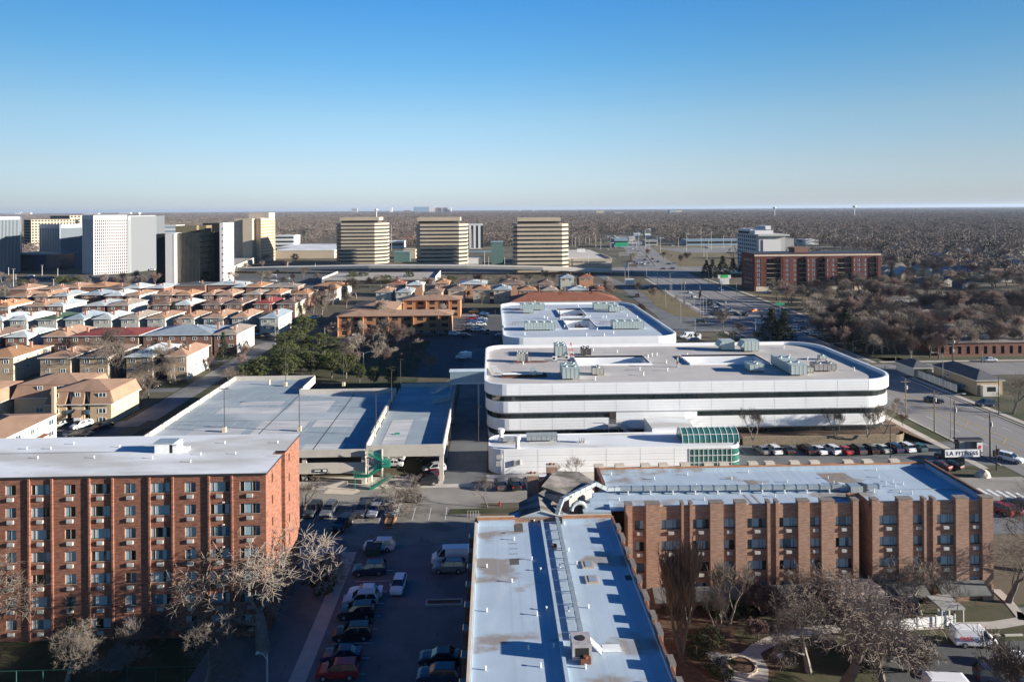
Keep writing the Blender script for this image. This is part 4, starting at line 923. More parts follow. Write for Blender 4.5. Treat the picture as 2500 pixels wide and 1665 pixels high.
def hip(mb, x0, x1, y0, y1, z, h, ov=.6, m=0):
    x0 -= ov; x1 += ov; y0 -= ov; y1 += ov; W2 = (x1-x0)/2; D2 = (y1-y0)/2
    if W2 < D2: r = [((x0+x1)/2, y0+W2*1.05, z+h), ((x0+x1)/2, y1-W2*1.05, z+h)]
    else: r = [(x0+D2*1.05, (y0+y1)/2, z+h), (x1-D2*1.05, (y0+y1)/2, z+h)]
    v = [(x0,y0,z),(x1,y0,z),(x1,y1,z),(x0,y1,z)]+r
    f = [(0,1,4),(1,2,5,4),(2,3,5),(3,0,4,5)] if W2 < D2 else [(0,1,5,4),(1,2,5),(2,3,4,5),(3,0,4)]
    mb.add(v, f, m); mb.add([(p[0],p[1],z-.14) for p in v[:4]]+v[:4], [(0,1,5,4),(1,2,6,5),(2,3,7,6),(3,0,4,7),(3,2,1,0)], m+1)
ORD = ['first','second','third','fourth','fifth','sixth','seventh','eighth','ninth','tenth','eleventh','twelfth','thirteenth','fourteenth','fifteenth']
def house(x, y, w, d, h, roofc, wallc, label, sidec=None, wins=True, chim=None, floors=2, side=True, group=None, rh=1.7):
    r = thing('house', label, 'house', (x, y, 0), group=group)
    wm = WALLC[wallc]; sm_ = WALLC[sidec] if sidec else wm
    mb = MB(); x0, x1 = -w/2, w/2
    mb.quad((x0,0,0),(x1,0,0),(x1,0,h),(x0,0,h),0).quad((x1,0,0),(x1,d,0),(x1,d,h),(x1,0,h),1).quad((x1,d,0),(x0,d,0),(x0,d,h),(x1,d,h),0).quad((x0,d,0),(x0,0,0),(x0,0,h),(x0,d,h),0)
    mb.build('wall', [wm, sm_], r)
    rm = MB(); hip(rm, x0, x1, 0, d, h, rh); ro = rm.build('roof', [roof_mat(roofc), frame_white], r)
    if chim is not None:
        cx, cy = chim; MB().box(cx-.35,cx+.35,cy-.3,cy+.3,-h*0+h,h+rh+.9).build('chimney', chim_m, ro)
    MB().tube((w*.15,d*.45,h+rh*.6),(w*.15,d*.45,h+rh+.35),.1,.1,6,cap=True).build('vent_pipe', white_m, ro)
    if wins:
        n = max(2, int(w/3.6)); nf = floors
        for f in range(nf):
            z = h-1.9-2.75*f
            if z < .5: break
            for i in range(n):
                xx = x0+w*(i+.5)/n; pn, fr = small_window(1.1 if (i+f) % 2 else 1.5, 1.1)
                o = O('window', pn, r, (xx, -.012, z)); O('frame', fr, o)
            if side:
                for j in range(int(d/4.5)):
                    if (j*3+f) % 4 == 3: continue
                    pn, fr = small_window(1.1, 1.0); o = O('window', pn, r, (x1+.012, 2.2+j*4.5, z+.1), pi/2); O('frame', fr, o)
    return r
Z1 = lambda a, b: (a/3.647, 490+b/3.647)
def hx(v, y): return None
HN = 0
def row(y, h, items, rowname, wallc, d=18.5, floors=2, wins=True, z_eave=None):
    n = 0
    for it in items:
        a, b, e, c = it[:4]; kw = it[4] if len(it) > 4 else {}
        xa = at(*Z1(a, e), h)[0]; xb = at(*Z1(b, e), h)[0]
        # keep the row on its building line
        sc = 1.0
        w_ = xb-xa-1.0
        n += 1
        k = dict(kw); wc_ = k.pop('wall', wallc); dd = k.pop('d', d); yy = k.pop('y', y); dd += RN.uniform(-2.5, 1.5); k.setdefault('rh', RN.uniform(1.35, 2.15))
        house((xa+xb)/2, yy, w_, dd, h, c, wc_, '%s-roofed house, %s from left in %s' % (c, ORD[n-1], rowname), floors=floors, wins=wins, chim=k.pop('chim', (w_*.3, 3.0+n%3)), **k)
house(-154, 214.5, 13, 18, 7.5, 'orange', 'tan brick', 'orange-roofed yellowish house at the left end of the row nearest the garage', floors=3, chim=(4,12), sidec='cream')
row(213.4, 7.5, [(345,632,1397,'tan',{'sidec':'cream'}),(685,955,1397,'brown',{'sidec':'cream'}),(1110,1362,1388,'light grey',{'sidec':'cream','chim':(3.5,12)}),(1470,1668,1385,'tan',{'sidec':'white'})], 'the row nearest the garage', 'tan brick', floors=3)
row(250, 7.5, [(-235,-40,1215,'brown'),(25,232,1215,'light grey',{'sidec':'white'}),(375,592,1208,'tan',{'sidec':'cream'}),(635,1245,1197,'red',{'sidec':'cream','chim':(-8,4)}),(1270,1885,1195,'blue grey',{'sidec':'cream','chim':(11,9)}),(1900,2120,1187,'taupe',{'sidec':'white'})], 'the second row from the garage', 'brown brick', floors=2)
row(289.3, 7.5, [(-150,30,1062,'light grey'),(85,246,1060,'light grey'),(330,505,1058,'green'),(575,750,1055,'blue grey'),(825,996,1052,'light grey'),(1075,1246,1048,'taupe'),(1310,1482,1045,'tan'),(1590,1740,1042,'tan'),(1810,1996,1040,'tan'),(2055,2212,1040,'tan'),(2300,2470,1035,'tan')], 'the third row from the garage', 'grey', floors=2)
row(330.5, 7.5, [(-160,-20,945,'orange',{'sidec':'white'}),(-5,96,940,'orange',{'sidec':'white'}),(232,415,937,'tan'),(415,572,937,'light grey',{'sidec':'white'}),(715,922,937,'light grey'),(940,1138,935,'taupe',{'sidec':'white'}),(1342,1505,930,'brown'),(1535,1696,927,'light grey'),(1795,1962,925,'brown'),(1995,2156,922,'dark brown'),(2255,2420,920,'red')], 'the fourth row from the garage', 'brown brick', floors=1)
row(369, 7.5, [(60,240,855,'tan'),(300,430,852,'tan'),(470,606,850,'grey',{'sidec':'cream'}),(720,900,838,'blue grey',{'y':374}),(920,1076,849,'light grey'),(1110,1246,844,'tan',{'sidec':'white'}),(1350,1530,842,'tan'),(1560,1700,840,'orange'),(1800,1900,838,'tan'),(1925,2076,835,'tan'),(2170,2330,830,'taupe')], 'the fifth row from the garage', 'brown brick', floors=1)
row(406, 7.3, [(-100,60,820,'tan'),(170,400,815,'tan'),(470,646,785,'tan',{'y':412}),(645,890,782,'orange',{'y':414}),(930,1080,780,'dark brown'),(1090,1250,778,'light grey'),(1290,1470,775,'light grey'),(1480,1760,772,'charcoal',{'y':418}),(1765,2060,770,'light grey',{'y':420}),(2070,2200,768,'light grey'),(2175,2340,765,'orange')], 'the sixth row from the garage', 'brown brick', floors=1, wins=False)
# houses between the first rows and the brown courtyard flats, read off the second survey view
Z2 = lambda a, b: (600+a/3.647, 490+b/3.647)
def row2(y, h, items, rowname, wallc, d=18, **kk):
    for n, it in enumerate(items):
        a, b, e, c = it[:4]; kw = dict(it[4]) if len(it) > 4 else {}
        xa = at(*Z2(a, e), h)[0]; xb = at(*Z2(b, e), h)[0]; yy = kw.pop('y', at(*Z2(a, e), h)[1]+.6); wc_ = kw.pop('wall', wallc); dd = kw.pop('d', d)
        w_ = xb-xa-1.0
        house((xa+xb)/2, yy, w_, dd, h, c, wc_, '%s-roofed house, %s from left in %s' % (c, ORD[n], rowname), chim=(w_*.3, 3.5), **dict(kk, **kw))
row2(0, 7.5, [(118,292,1046,'blue grey',{'sidec':'white','wall':'grey','d':20}),(-190,0,1120,'taupe',{'sidec':'white','y':250,'wall':'white'})][:1], 'the lane beside the park', 'brown brick')
row2(0, 7.5, [(60,212,922,'red'),(270,440,918,'dark brown',{'sidec':'cream'})], 'the pair left of the bare poplars', 'brown brick', floors=1)
row2(0, 7.5, [(165,310,832,'orange',{'sidec':'white'}),(400,560,835,'orange'),(700,790,800,'orange',{'sidec':'white','wall':'white'})], 'the short row behind the red-roofed pair', 'brown brick', floors=1)
row2(0, 7.3, [(-20,150,765,'orange'),(150,460,770,'taupe',{'d':14}),(590,900,762,'orange',{'d':14,'sidec':'white'})], 'the low row in front of the grey parking deck', 'brown brick', floors=1)
row2(0, 7.5, [(1150,1300,812,'tan',{'wall':'grey'}),(1330,1480,815,'grey',{'wall':'grey'}),(1590,1750,818,'brown',{'wall':'orange brick'}),(1790,1950,802,'brown',{'wall':'cream','y':382}),(2015,2180,800,'orange',{'wall':'cream','y':380}),(2200,2370,800,'blue grey',{'wall':'cream','y':379})], 'the street behind the courtyard flats', 'cream', d=16, floors=3)
row2(0, 7.5, [(1255,1410,745,'rust'),(1425,1580,752,'light grey',{'sidec':'cream'}),(1680,1815,735,'orange',{'wall':'orange brick'}),(1890,2150,745,'light grey',{'wall':'orange brick','d':20}),(2255,2400,735,'brown')], 'the last street before the towers', 'orange brick', d=14, floors=1)
Z3 = lambda a, b: (1200+a/3.647, 490+b/3.647)
Z2b = Z2; Z2 = Z3
row2(0, 7.5, [(70,300,742,'brown',{'wall':'orange brick'}),(235,410,800,'orange',{'wall':'orange brick'}),(415,560,740,'brown'),(440,600,800,'taupe'),(655,800,735,'blue grey',{'wall':'grey','y':440}),(680,870,795,'light grey',{'wall':'grey'}),(840,990,735,'rust',{'y':441}),(890,1030,795,'rust')], 'the cluster behind the red roof', 'orange brick', d=13, floors=1)
Z2 = Z2b
# long red-roofed building with three gables
a = at(1248, 737, 6.5); b = at(1515, 736, 6.5)
lr = thing('long_red_roof_building', 'long dark red hipped roof with three small gables behind the farther white block', 'apartment building', (0,0,0))
lx0, lx1, ly = 5.0, a[0]+ (b[0]-a[0]), a[1]
mb = MB(); hip(mb, a[0], b[0], ly, ly+20, 6.5, 3.4, .8); mb.build('roof', [roof_mat('rust'), frame_white], lr)
MB().box(a[0], b[0], ly, ly+20, 0, 6.36).build('wall', WALLC['orange brick'], lr)
for px in (1290, 1372, 1450):
    gx = at(px, 722, 8.6)[0]; gy = ly+12
    MB().add([(gx-4,gy-4.6,8.0),(gx+4,gy-4.6,8.0),(gx,gy-4.6,9.7),(gx,gy+1,9.7),(gx-4,gy-1.0,8.0),(gx+4,gy-1.0,8.0)], [(0,1,2),(0,2,3,4),(1,5,3,2)]).build('gable', roof_mat('rust'), lr)
# three brown flats round a court
brn = roof_mat('tan')
def flats(x0, x1, y0, y1, h, label, n_bay, recess=()):
    r = thing('brown_apartment_house', label, 'apartment building', (x0, y0, 0))
    w_ = x1-x0; d_ = y1-y0; mb = MB()
    hs = []
    for i in range(n_bay):
        for f in range(3): hs.append((w_*(i+.25)/n_bay, w_*(i+.75)/n_bay, h-2.2-2.8*f, h-.7-2.8*f))
    mb.grid((0,0,0),(1,0,0),(0,0,1),[0,w_],[0,h],hs); mb.reveal((0,0,0),(1,0,0),(0,0,1),(0,1,0),hs,.8)
    mb.quad((w_,0,0),(w_,d_,0),(w_,d_,h),(w_,0,h)).quad((0,d_,0),(0,0,0),(0,0,h),(0,d_,h)).quad((w_,d_,0),(0,d_,0),(0,d_,h),(w_,d_,h))
    mb.build('wall', brick_orange, r)
    for i, (a_, b_, c_, e_) in enumerate(hs):
        O('window', MB().quad((a_,.8,c_),(b_,.8,c_),(b_,.8,e_),(a_,.8,e_)).mesh('window', glass_dark), r)
        if i % 2 == 0: O('balcony_rail', MB().box(a_,b_,-.05,.0,c_-.1,c_+.0).box(a_,b_,-.06,-.02,c_+.75,c_+.82).mesh('balcony_rail', frame_tan), r)
    mb = MB(); hip(mb, 0, w_, 0, d_, h, 1.5, .8); mb.build('roof', [brn, chim_m], r)
    for i in range(n_bay+1):
        if i % 2 == 0: MB().box(w_*i/n_bay-.18 if i else 0, w_*i/n_bay+.18, -1.0, -.002, 0, h-.1).build('pier', brick_orange, r)
    return r
a = at(825+0, 772, 8.4); b = at(1100, 772, 8.4)
flats(a[0], b[0], a[1], a[1]+13, 8.4, 'brown three storey flats with shallow tan roof, front one of the courtyard group', 9)
a = at(985, 733, 8.8); b = at(1123, 733, 8.8)
flats(a[0], b[0], a[1], a[1]+14, 8.8, 'brown three storey flats with shallow tan roof, rear one of the courtyard group', 5)
a = at(850, 757, 8.2)
mbx = thing('brown_apartment_house', 'brown flats wing with a wide sloping tan roof closing the left side of the court', 'apartment building', (a[0], a[1], 0))
MB().box(0,20,0,26,0,8).build('wall', brick_orange, mbx); mb = MB(); hip(mb,0,20,0,26,8.0,2.2,.8); mb.build('roof', [brn, chim_m], mbx)
# ---------------------------------------------------------------- mansard flats, lower left
Z0 = lambda a, b: (a/5.8875, 900+b/5.8875)
def mansard(x0, x1, y0, y1, hb, ht, label, front=True):
    r = thing('mansard_apartment_house', label, 'apartment building', (x0, y0, 0)); w_, d_ = x1-x0, y1-y0; s = .55
    hs = [(w_*.30,w_*.385,.3,hb-.05),(w_*.58,w_*.67,.3,hb-.05)] if front else []
    mb = MB(); mb.grid((0,0,0),(1,0,0),(0,0,1),[0,w_],[0,hb],hs); mb.reveal((0,0,0),(1,0,0),(0,0,1),(0,1,0),hs,1.0)
    mb.quad((w_,0,0),(w_,d_,0),(w_,d_,hb),(w_,0,hb)).quad((0,d_,0),(0,0,0),(0,0,hb),(0,d_,hb)).quad((w_,d_,0),(0,d_,0),(0,d_,hb),(w_,d_,hb)); mb.build('wall', brick_yel, r)
    mm = MB(); o = .45
    B_ = [(-o,-o),(w_+o,-o),(w_+o,d_+o),(-o,d_+o)]; T_ = [(s,s),(w_-s,s),(w_-s,d_-s),(s,d_-s)]
    segs = [(0,1)]
    def lerp(a,b,t): return (a[0]+(b[0]-a[0])*t, a[1]+(b[1]-a[1])*t)
    cuts = [(0,.30),(.39,.575),(.67,1)] if front else [(0,1)]
    for t0, t1 in cuts:
        p, q, u, v = lerp(B_[0],B_[1],t0), lerp(B_[0],B_[1],t1), lerp(T_[0],T_[1],t1), lerp(T_[0],T_[1],t0)
        mm.quad((*p,hb),(*q,hb),(*u,ht),(*v,ht)); mm.add([(*p,hb),(v[0],v[1],ht),(p[0],s,hb)],[(0,1,2)]); mm.add([(*q,hb),(u[0],u[1],ht),(q[0],s,hb)],[(0,2,1)])
    for i in (1,2,3): mm.quad((*B_[i],hb),(*B_[(i+1)%4],hb),(*T_[(i+1)%4],ht),(*T_[i],ht))
    mm.build('mansard', roof_mat('tan'), r)
    if front:
        g_ = MB()
        for a_, b_ in ((.30,.39),(.575,.67)): g_.quad((w_*a_,s+.35,hb),(w_*b_,s+.35,hb),(w_*b_,s+.35,ht),(w_*a_,s+.35,ht))
        g_.build('recess_glass', glass_pane, r)
        for a_, b_ in ((w_*.30,w_*.385),(w_*.58,w_*.67)):
            O('patio_glass', MB().quad((a_,1.0,.3),(b_,1.0,.3),(b_,1.0,hb-.05),(a_,1.0,hb-.05)).mesh('patio_glass', glass_dark), r)
            for z in (.3, 2.9): MB().box(a_-.02,b_+.02,-.25,.9,z-.12,z).box(a_,b_,-.25,-.2,z+.05,z+.95).build('balcony', glass_pane, r)
    tt = MB(); hip(tt, s, w_-s, s, d_-s, ht, 1.5, .12); tt.build('roof', [roof_mat('tan'), chim_m], r)
    MB().box(-o,w_+o,-o-.06,-o+.06,hb-.14,hb).box(w_+o-.06,w_+o+.06,-o,d_+o,hb-.14,hb).build('gutter', frame_white, r)
    pts = [(.12,ht-1.35,1.3),(.47,ht-1.2,.6),(.86,ht-1.35,1.3)] if front else [(.38,ht-1.3,.7),(.70,ht-1.3,.7)]
    for fx, z, ww2 in pts:
        pn, fr = small_window(1.1 if ww2 < 1 else 1.7, .95); ys_ = -o+(s+o)*(z-hb)/(ht-hb)-.04; o2 = O('window', pn, r, (w_*fx, ys_, z)); O('frame', fr, o2)
    for fx, z in ([(.12,2.9),(.86,2.9),(.86,.7),(.47,2.9)] if front else [(.38,1.5)]):
        pn, fr = small_window(1.7 if fx != .47 else 1.1, 1.1); o2 = O('window', pn, r, (w_*fx, -.012, z)); O('frame', fr, o2)
    for k in range(2):
        pn, fr = small_window(.6, .9); o2 = O('window', pn, r, (w_+.012, 3+k*3.4, 2.9), pi/2); O('frame', fr, o2)
    return r
a = at(*Z0(640,520),5.2); b = at(*Z0(1575,520),5.2)
m1 = mansard(a[0]+.4, b[0]-.3, a[1]+.4, a[1]+13.5, 5.2, 8.2, 'yellow brick flats with brown mansard roof and white door, nearest the street')
w_ = b[0]-a[0]
MB().box(1.6,2.35,-.95,-.2,0,9.6).build('chimney', brick_yel, m1)
MB().add([(w_*.41,-1.5,2.3),(w_*.55,-1.5,2.3),(w_*.52,-.1,4.0),(w_*.43,-.1,4.0)], [(0,1,2,3)]).box(w_*.42,w_*.54,-.9,-.3,0,2.3).build('porch', roof_mat('tan'), m1)
MB().box(w_*.43,w_*.53,-.98,-.905,.1,2.1).build('door', white_m, m1)
a = at(*Z0(165,425),5.2); b = at(*Z0(860,425),5.2)
m2 = mansard(a[0]+.4, a[0]+17, a[1]+.4, a[1]+13, 5.2, 8.4, 'yellow brick flats with brown mansard roof behind the ones with the white door', False)
a = at(*Z0(160,440),5.2)
m3 = mansard(a[0]-20, a[0]-1.6, a[1]-4, a[1]+8, 5.0, 8.0, 'yellow brick flats with brown mansard roof cut off by the left edge of the view', False)
# white stucco flats in front
fx1, fy1 = at(*Z0(822,640), 6.0)
wf = thing('white_apartment_house', 'white flats with a tan roof and small balcony right behind the tower roof', 'apartment building', (0,0,0))
MB().box(fx1-12, fx1, fy1-26, fy1-.3, 0, 6.0).build('wall', WALLC['white'], wf)
rm = MB(); hip(rm, fx1-12, fx1, fy1-26, fy1-.3, 6.0, 1.5, .45); rm.build('roof', [roof_mat('tan'), frame_white], wf)
for k, yy in enumerate([fy1-2.2, fy1-8.5, fy1-13, fy1-17]):
    for z in ((4.1, 1.5) if k != 1 else (4.0,)):
        pn, fr = small_window(1.1 if k % 2 else 1.7, 1.1); o2 = O('window', pn, wf, (fx1+.012, yy, z), pi/2); O('frame', fr, o2)
MB().box(fx1,fx1+1.3,fy1-7.6,fy1-4.6,2.7,2.85).box(fx1+1.25,fx1+1.3,fy1-7.6,fy1-4.6,3.5,3.56).box(fx1+1.25,fx1+1.3,fy1-7.6,fy1-7.5,2.85,3.5).box(fx1+1.25,fx1+1.3,fy1-4.7,fy1-4.6,2.85,3.5).build('balcony', rust, wf)
for i in range(2): MB().add([(fx1-7+i*1.5,fy1-9-i,7.1),(fx1-5.6+i*1.5,fy1-9-i,7.0),(fx1-5.6+i*1.5,fy1-8-i,7.05),(fx1-7+i*1.5,fy1-8-i,7.15)], [(0,1,2,3)]).build('skylight', metal_l, wf)
# ---------------------------------------------------------------- office towers and far buildings
beige = M('beige precast', (.43,.36,.27), .85, .05, .1)
def on_ground(px, py): return at(px, py, 0)
def hgt(px, ytop, Y): return onY(px, ytop, Y)[1]
def striped(px0, px1, pxc, ytop, ybase, ypent, label, pent=(.08,.86), nf=11):
    """square tower of alternating beige bands and dark glass with chamfered corners"""
    X, Y = at((px0+pxc)/2, ybase, 0); x0 = onY(px0, ybase, Y)[0]; x1 = onY(px1, ybase, Y)[0]; xc = onY(pxc, ybase, Y)[0]
    Z = hgt(pxc, ytop, Y); ch = (x1-xc); D = 34
    r = thing('striped_office_tower', label, 'office tower', ((x0+x1)/2, Y+D/2, 0)); hx2 = (x1-x0)/2; hd = D/2
    def oct_(k): return [(-hx2+ch*.55-k*.0,-hd+k),(hx2-ch-k*.3,-hd+k),(hx2-k,-hd+ch*.95),(hx2-k,hd-ch),(hx2-ch,hd-k),(-hx2+ch,hd-k),(-hx2+k,hd-ch),(-hx2+k,-hd+ch*.55)]
    P, Q = oct_(0), oct_(.55); fh = Z/(nf+.5)
    for i in range(nf+1):
        z0 = i*fh-.5*fh if i else 0; z0 = Z-(nf-i+1)*fh+fh*.0; z0 = Z-(i+1)*fh+fh*.45; z1 = Z-i*fh
        if z0 < 0: z0 = 0
        if z1 <= .5: break
        MB().prism(P, z0, z1, bottom=True).build('band', beige, r)
        if i < nf: MB().prism(Q, max(0, Z-(i+1)*fh), z0, top=False).build('window_band', glass_dark, r)
    zp = hgt(pxc, ypent, Y); a, b = pent; xa = -hx2+2*hx2*a; xb = -hx2+2*hx2*b
    MB().box(xa+1.5,xb-1.5,-hd+5,hd-6,Z,zp-.1).build('roof_house', M('dark louvre', (.06,.055,.05), .7, .2), r)
    MB().box(xa,xb,-hd+3.5,hd-5,Z+(zp-Z)*.45,zp).build('screen', beige, r)
    return r
striped(818, 942, 915, 545, 645, 531, 'striped beige and black office tower, left of the three matching ones')
striped(1015, 1141, 1121, 547, 655, 531, 'striped beige and black office tower with dark roof house, middle of the three matching ones', (.02,.86))
striped(1254, 1390, 1373, 547, 666, 532, 'striped beige and black office tower, right of the three matching ones', (.07,.86))
def fins(mb, x0, x1, y, z0, z1, n, w, d, m=0, dirx=True):
    for i in range(n+1):
        t = x0+(x1-x0)*i/n
        if dirx: mb.box(t-w/2, t+w/2, y-d, y-.002, z0, z1, m)
        else: mb.box(y+.002, y+d, t-w/2, t+w/2, z0, z1, m)
def fin_tower(name, label, px0, pxc, px1, ytop, ybase, D, face, n1, n2, glass=glass_dark, crown=.06, rot=0, mat=None, fw_=.42):
    """tower with vertical fins: front face px0..pxc, right face pxc..px1 turned by the view"""
    X0_, Y = at(px0, ybase, 0); xa = onY(px0, ybase, Y)[0]; xc = onY(pxc, ybase, Y)[0]; Z = hgt(pxc, ytop, Y)
    r = thing(name, label, 'office tower', (xc, Y, 0), rot); w_ = xc-xa; mat = mat or white_m
    MB().box(-w_, 0, 0, D, 0, Z).build('glass_body', glass, r)
    f = MB(); fins(f, -w_, 0, 0, 0, Z, n1, w_/n1*fw_, .5); f.build('front_fins', mat, r)
    f = MB(); fins(f, 0, D, 0, 0, Z, n2, D/n2*fw_, .5, dirx=False); f.build('side_fins', mat, r)
    MB().box(-w_-.3, .55, -.55, D+.3, Z*(1-crown), Z+.4).build('crown', mat, r)
    return r, w_, Z, D
# white tower: bright right face with slit windows, two dark flanks
def quad_tower(name, label, pts, ytop, mats, nf, crown, kind):
    "tower from ground points of its visible faces (left to right), one entry of kinds per face"
    G = [at(px, py, 0) for px, py in pts]; Z = hgt(pts[1][0], ytop, 0 or G[1][1])
    r = thing(name, label, 'office tower', (G[1][0], G[1][1], 0)); o = G[1]
    L_ = [(g_[0]-o[0], g_[1]-o[1]) for g_ in G]
    back = [(L_[-1][0]+(L_[0][0]-L_[1][0])*.6-6, L_[-1][1]+30), (L_[0][0]+8, L_[0][1]+34)]
    MB().prism(L_+back, 0, Z).build('core', mats['core'], r)
    for i, (k, n) in enumerate(kind):
        a, b = Vector((*L_[i], 0)), Vector((*L_[i+1], 0)); u = (b-a); ln = u.length; u.normalize(); nrm = Vector((u.y, -u.x, 0))
        mb = MB(); dk_ = MB()
        if k == 'fins':
            mb.quad(a+nrm*.15, b+nrm*.15, b+nrm*.15+Vector((0,0,Z)), a+nrm*.15+Vector((0,0,Z)), 1)
            for j in range(n+1):
                c = a+u*(ln*j/n)+nrm*.5; hw = u*(ln/n*.2); hd = nrm*.45; q = [c-hw-hd, c+hw-hd, c+hw+hd, c-hw+hd]; up_ = Vector((0,0,Z)); mb.add(q+[p_+up_ for p_ in q], [(0,1,5,4),(1,2,6,5),(2,3,7,6),(3,0,4,7)])
            mb.add([a+nrm*.9+Vector((0,0,Z*(1-crown))), b+nrm*.9+Vector((0,0,Z*(1-crown))), b+nrm*.9+Vector((0,0,Z+.5)), a+nrm*.9+Vector((0,0,Z+.5))], [(0,1,2,3)])
            mb.build('fin_face', [mats['fin'], mats.get('glass', glass_dark)], r)
        if k == 'slits':
            hs = [(ln*(j+.22)/n, ln*(j+.78)/n, Z*(1-crown)*(q+.12)/nf, Z*(1-crown)*(q+.88)/nf) for j in range(n) for q in range(nf)]
            mb.grid(a+nrm*.5, u, (0,0,1), [0, ln], [0, Z+.5], hs); mb.build('slit_face', mats['fin'], r)
            mb = MB(); mb.quad(a+nrm*.2, b+nrm*.2, b+nrm*.2+Vector((0,0,Z)), a+nrm*.2+Vector((0,0,Z))); mb.build('slit_glass', M('wine glass', (.06,.02,.03), .2, 0), r)
        if k == 'plain': mb.quad(a+nrm*.3, b+nrm*.3, b+nrm*.3+Vector((0,0,Z)), a+nrm*.3+Vector((0,0,Z))); mb.build('plain_face', mats['fin'], r)
    return r
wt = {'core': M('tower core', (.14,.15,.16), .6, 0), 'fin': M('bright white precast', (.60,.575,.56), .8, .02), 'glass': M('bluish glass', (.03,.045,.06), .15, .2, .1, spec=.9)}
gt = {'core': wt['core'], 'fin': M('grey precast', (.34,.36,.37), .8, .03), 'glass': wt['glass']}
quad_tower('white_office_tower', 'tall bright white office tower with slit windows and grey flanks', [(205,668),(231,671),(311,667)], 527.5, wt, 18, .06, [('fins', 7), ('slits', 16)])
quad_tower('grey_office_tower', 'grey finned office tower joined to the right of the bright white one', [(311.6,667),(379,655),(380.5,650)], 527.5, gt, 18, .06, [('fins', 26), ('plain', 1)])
bt = {'core': wt['core'], 'fin': M('blue grey precast', (.27,.31,.34), .8, .03), 'glass': M('deep blue glass', (.012,.04,.075), .12, .2, .1, spec=.9)}
quad_tower('blue_glass_tower', 'blue glass office tower with pale fins cut off by the left edge', [(-70,672),(48,664),(49,655)], 530, bt, 18, .05, [('fins', 34), ('plain', 1)])
quad_tower('blue_glass_tower', 'lower blue glass office tower left of the bright white one', [(100,655),(148,657),(201,652)], 549, bt, 12, .08, [('fins', 12), ('fins', 22)])
lb = thing('low_glass_lobby', 'low dark glass building between the two blue glass towers', 'office building', (0,0,0))
a = at(30, 662, 0); b = at(125, 662, 0); MB().box(a[0], b[0], a[1]+8, a[1]+40, 0, 14).build('glass_body', bt['glass'], lb); MB().box(a[0]-1, b[0]+1, a[1]+7, a[1]+41, 14, 15.5).build('roof_edge', bt['fin'], lb)
# cream gridded offices behind
def grid_block(px0, pxc, px1, ytop, ybase, label, nf, n1, n2, mat=beige, dark_left=True):
    (x0, Y0_), (xc, Yc), (x1, Y1_) = at(px0,ybase,0), at(pxc,ybase+2,0), at(px1,ybase,0); Z = hgt(pxc, ytop, Yc)
    r = thing('cream_office_block', label, 'office building', (xc, Yc, 0)); L_ = [(x0-xc,Y0_-Yc+8),(0,0),(x1-xc,Y1_-Yc+25)]
    MB().prism(L_+[(L_[2][0]-10,L_[2][1]+25),(L_[0][0],L_[0][1]+30)], 0, Z-.8).build('glass_body', interior, r)
    for i, n in ((0, n1), (1, n2)):
        a, b = Vector((*L_[i],0)), Vector((*L_[i+1],0)); u = b-a; ln = u.length; u.normalize(); nrm = Vector((u.y,-u.x,0)); hs = []
        for q in range(nf):
            if n > 1: hs += [(ln*(j+.2)/n, ln*(j+.8)/n, Z*(q+.3)/nf, Z*(q+.85)/nf) for j in range(n)]
            else: hs += [(ln*.08, ln*.92, Z*(q+.12)/nf, Z*(q+.8)/nf)]
        MB().grid(a+nrm*.6, u, (0,0,1), [0,ln], [0,Z], hs).build('wall', mat, r)
    MB().poly(L_+[(L_[2][0]-10,L_[2][1]+25),(L_[0][0],L_[0][1]+30)], Z).build('roof', mat, r)
    return r
grid_block(50, 76, 156, 537, 612, 'cream office block with square windows between the blue glass towers', 11, 1, 14)
grid_block(116, 170, 200, 527, 600, 'darker cream office block with roof house behind the lower blue tower', 11, 8, 6)
# black glass pair with white end walls
def slab_px(pxa, pxb, Y, depth, ztop, name, mat, par, z0=0):
    a = onY(pxa, 680, Y)[0]; b = onY(pxb, 680, Y)[0]; return MB().box(a, b, Y, Y+depth, z0, ztop).build(name, mat, par)
dg = layer(M('bronze glass', (.075,.058,.028), .2, .3, .25, stretch=(1,1,3), spec=.8), (.22,.175,.085), .22, .45, .62, (1,1,1), .8)
Yb = 500.0; zb = lambda px, py, Y=Yb: onY(px, py, Y)[1]
bk = thing('bronze_glass_offices', 'bronze glass office pair with tall white end walls behind the houses', 'office building', (0,0,0))
slab_px(382, 403, Yb+6, 8, zb(390,572), 'dark_block', interior, bk)
slab_px(404, 423, Yb-2, 3, zb(410,571), 'end_wall', wt['fin'], bk)
a = onY(404,680,Yb)[0]; b = onY(430,680,Yb)[0]; MB().box(b-1.4,b,Yb-2,Yb+36,0,zb(410,571)).build('end_wall', wt['fin'], bk)
x0 = onY(432,680,Yb)[0]; xm = onY(487,680,Yb)[0]; x1 = onY(521,650,Yb+22)[0]; Z = zb(487,569)
mb = MB(); mb.prism([(x0,Yb+2),(xm,Yb),(x1,Yb+22),(x1,Yb+27),(x0,Yb+27)], 0, Z); mb.build('glass_body', dg, bk)
mb = MB()
for i in range(17): t = i/16; mb.box(x0+(xm-x0)*t-.12, x0+(xm-x0)*t+.12, Yb+2-2*t-.4, Yb+2-2*t-.01, 0, Z)
mb.build('mullions', beige, bk)
mb = MB()
for q in range(9): mb.bar((xm,Yb-.1,Z*(q+.5)/9.2),(x1,Yb+21.9,Z*(q+.5)/9.2),.3,Z/9*.3)
mb.build('spandrels', M('bronze spandrel', (.10,.075,.045), .5, .1), bk)
mb = MB()
for q in range(13): t = q/12; mb.box(xm+(x1-xm)*t-.1, xm+(x1-xm)*t+.25, Yb+22*t-.25, Yb+22*t-.02, 0, Z)
mb.build('side_mullions', beige, bk)
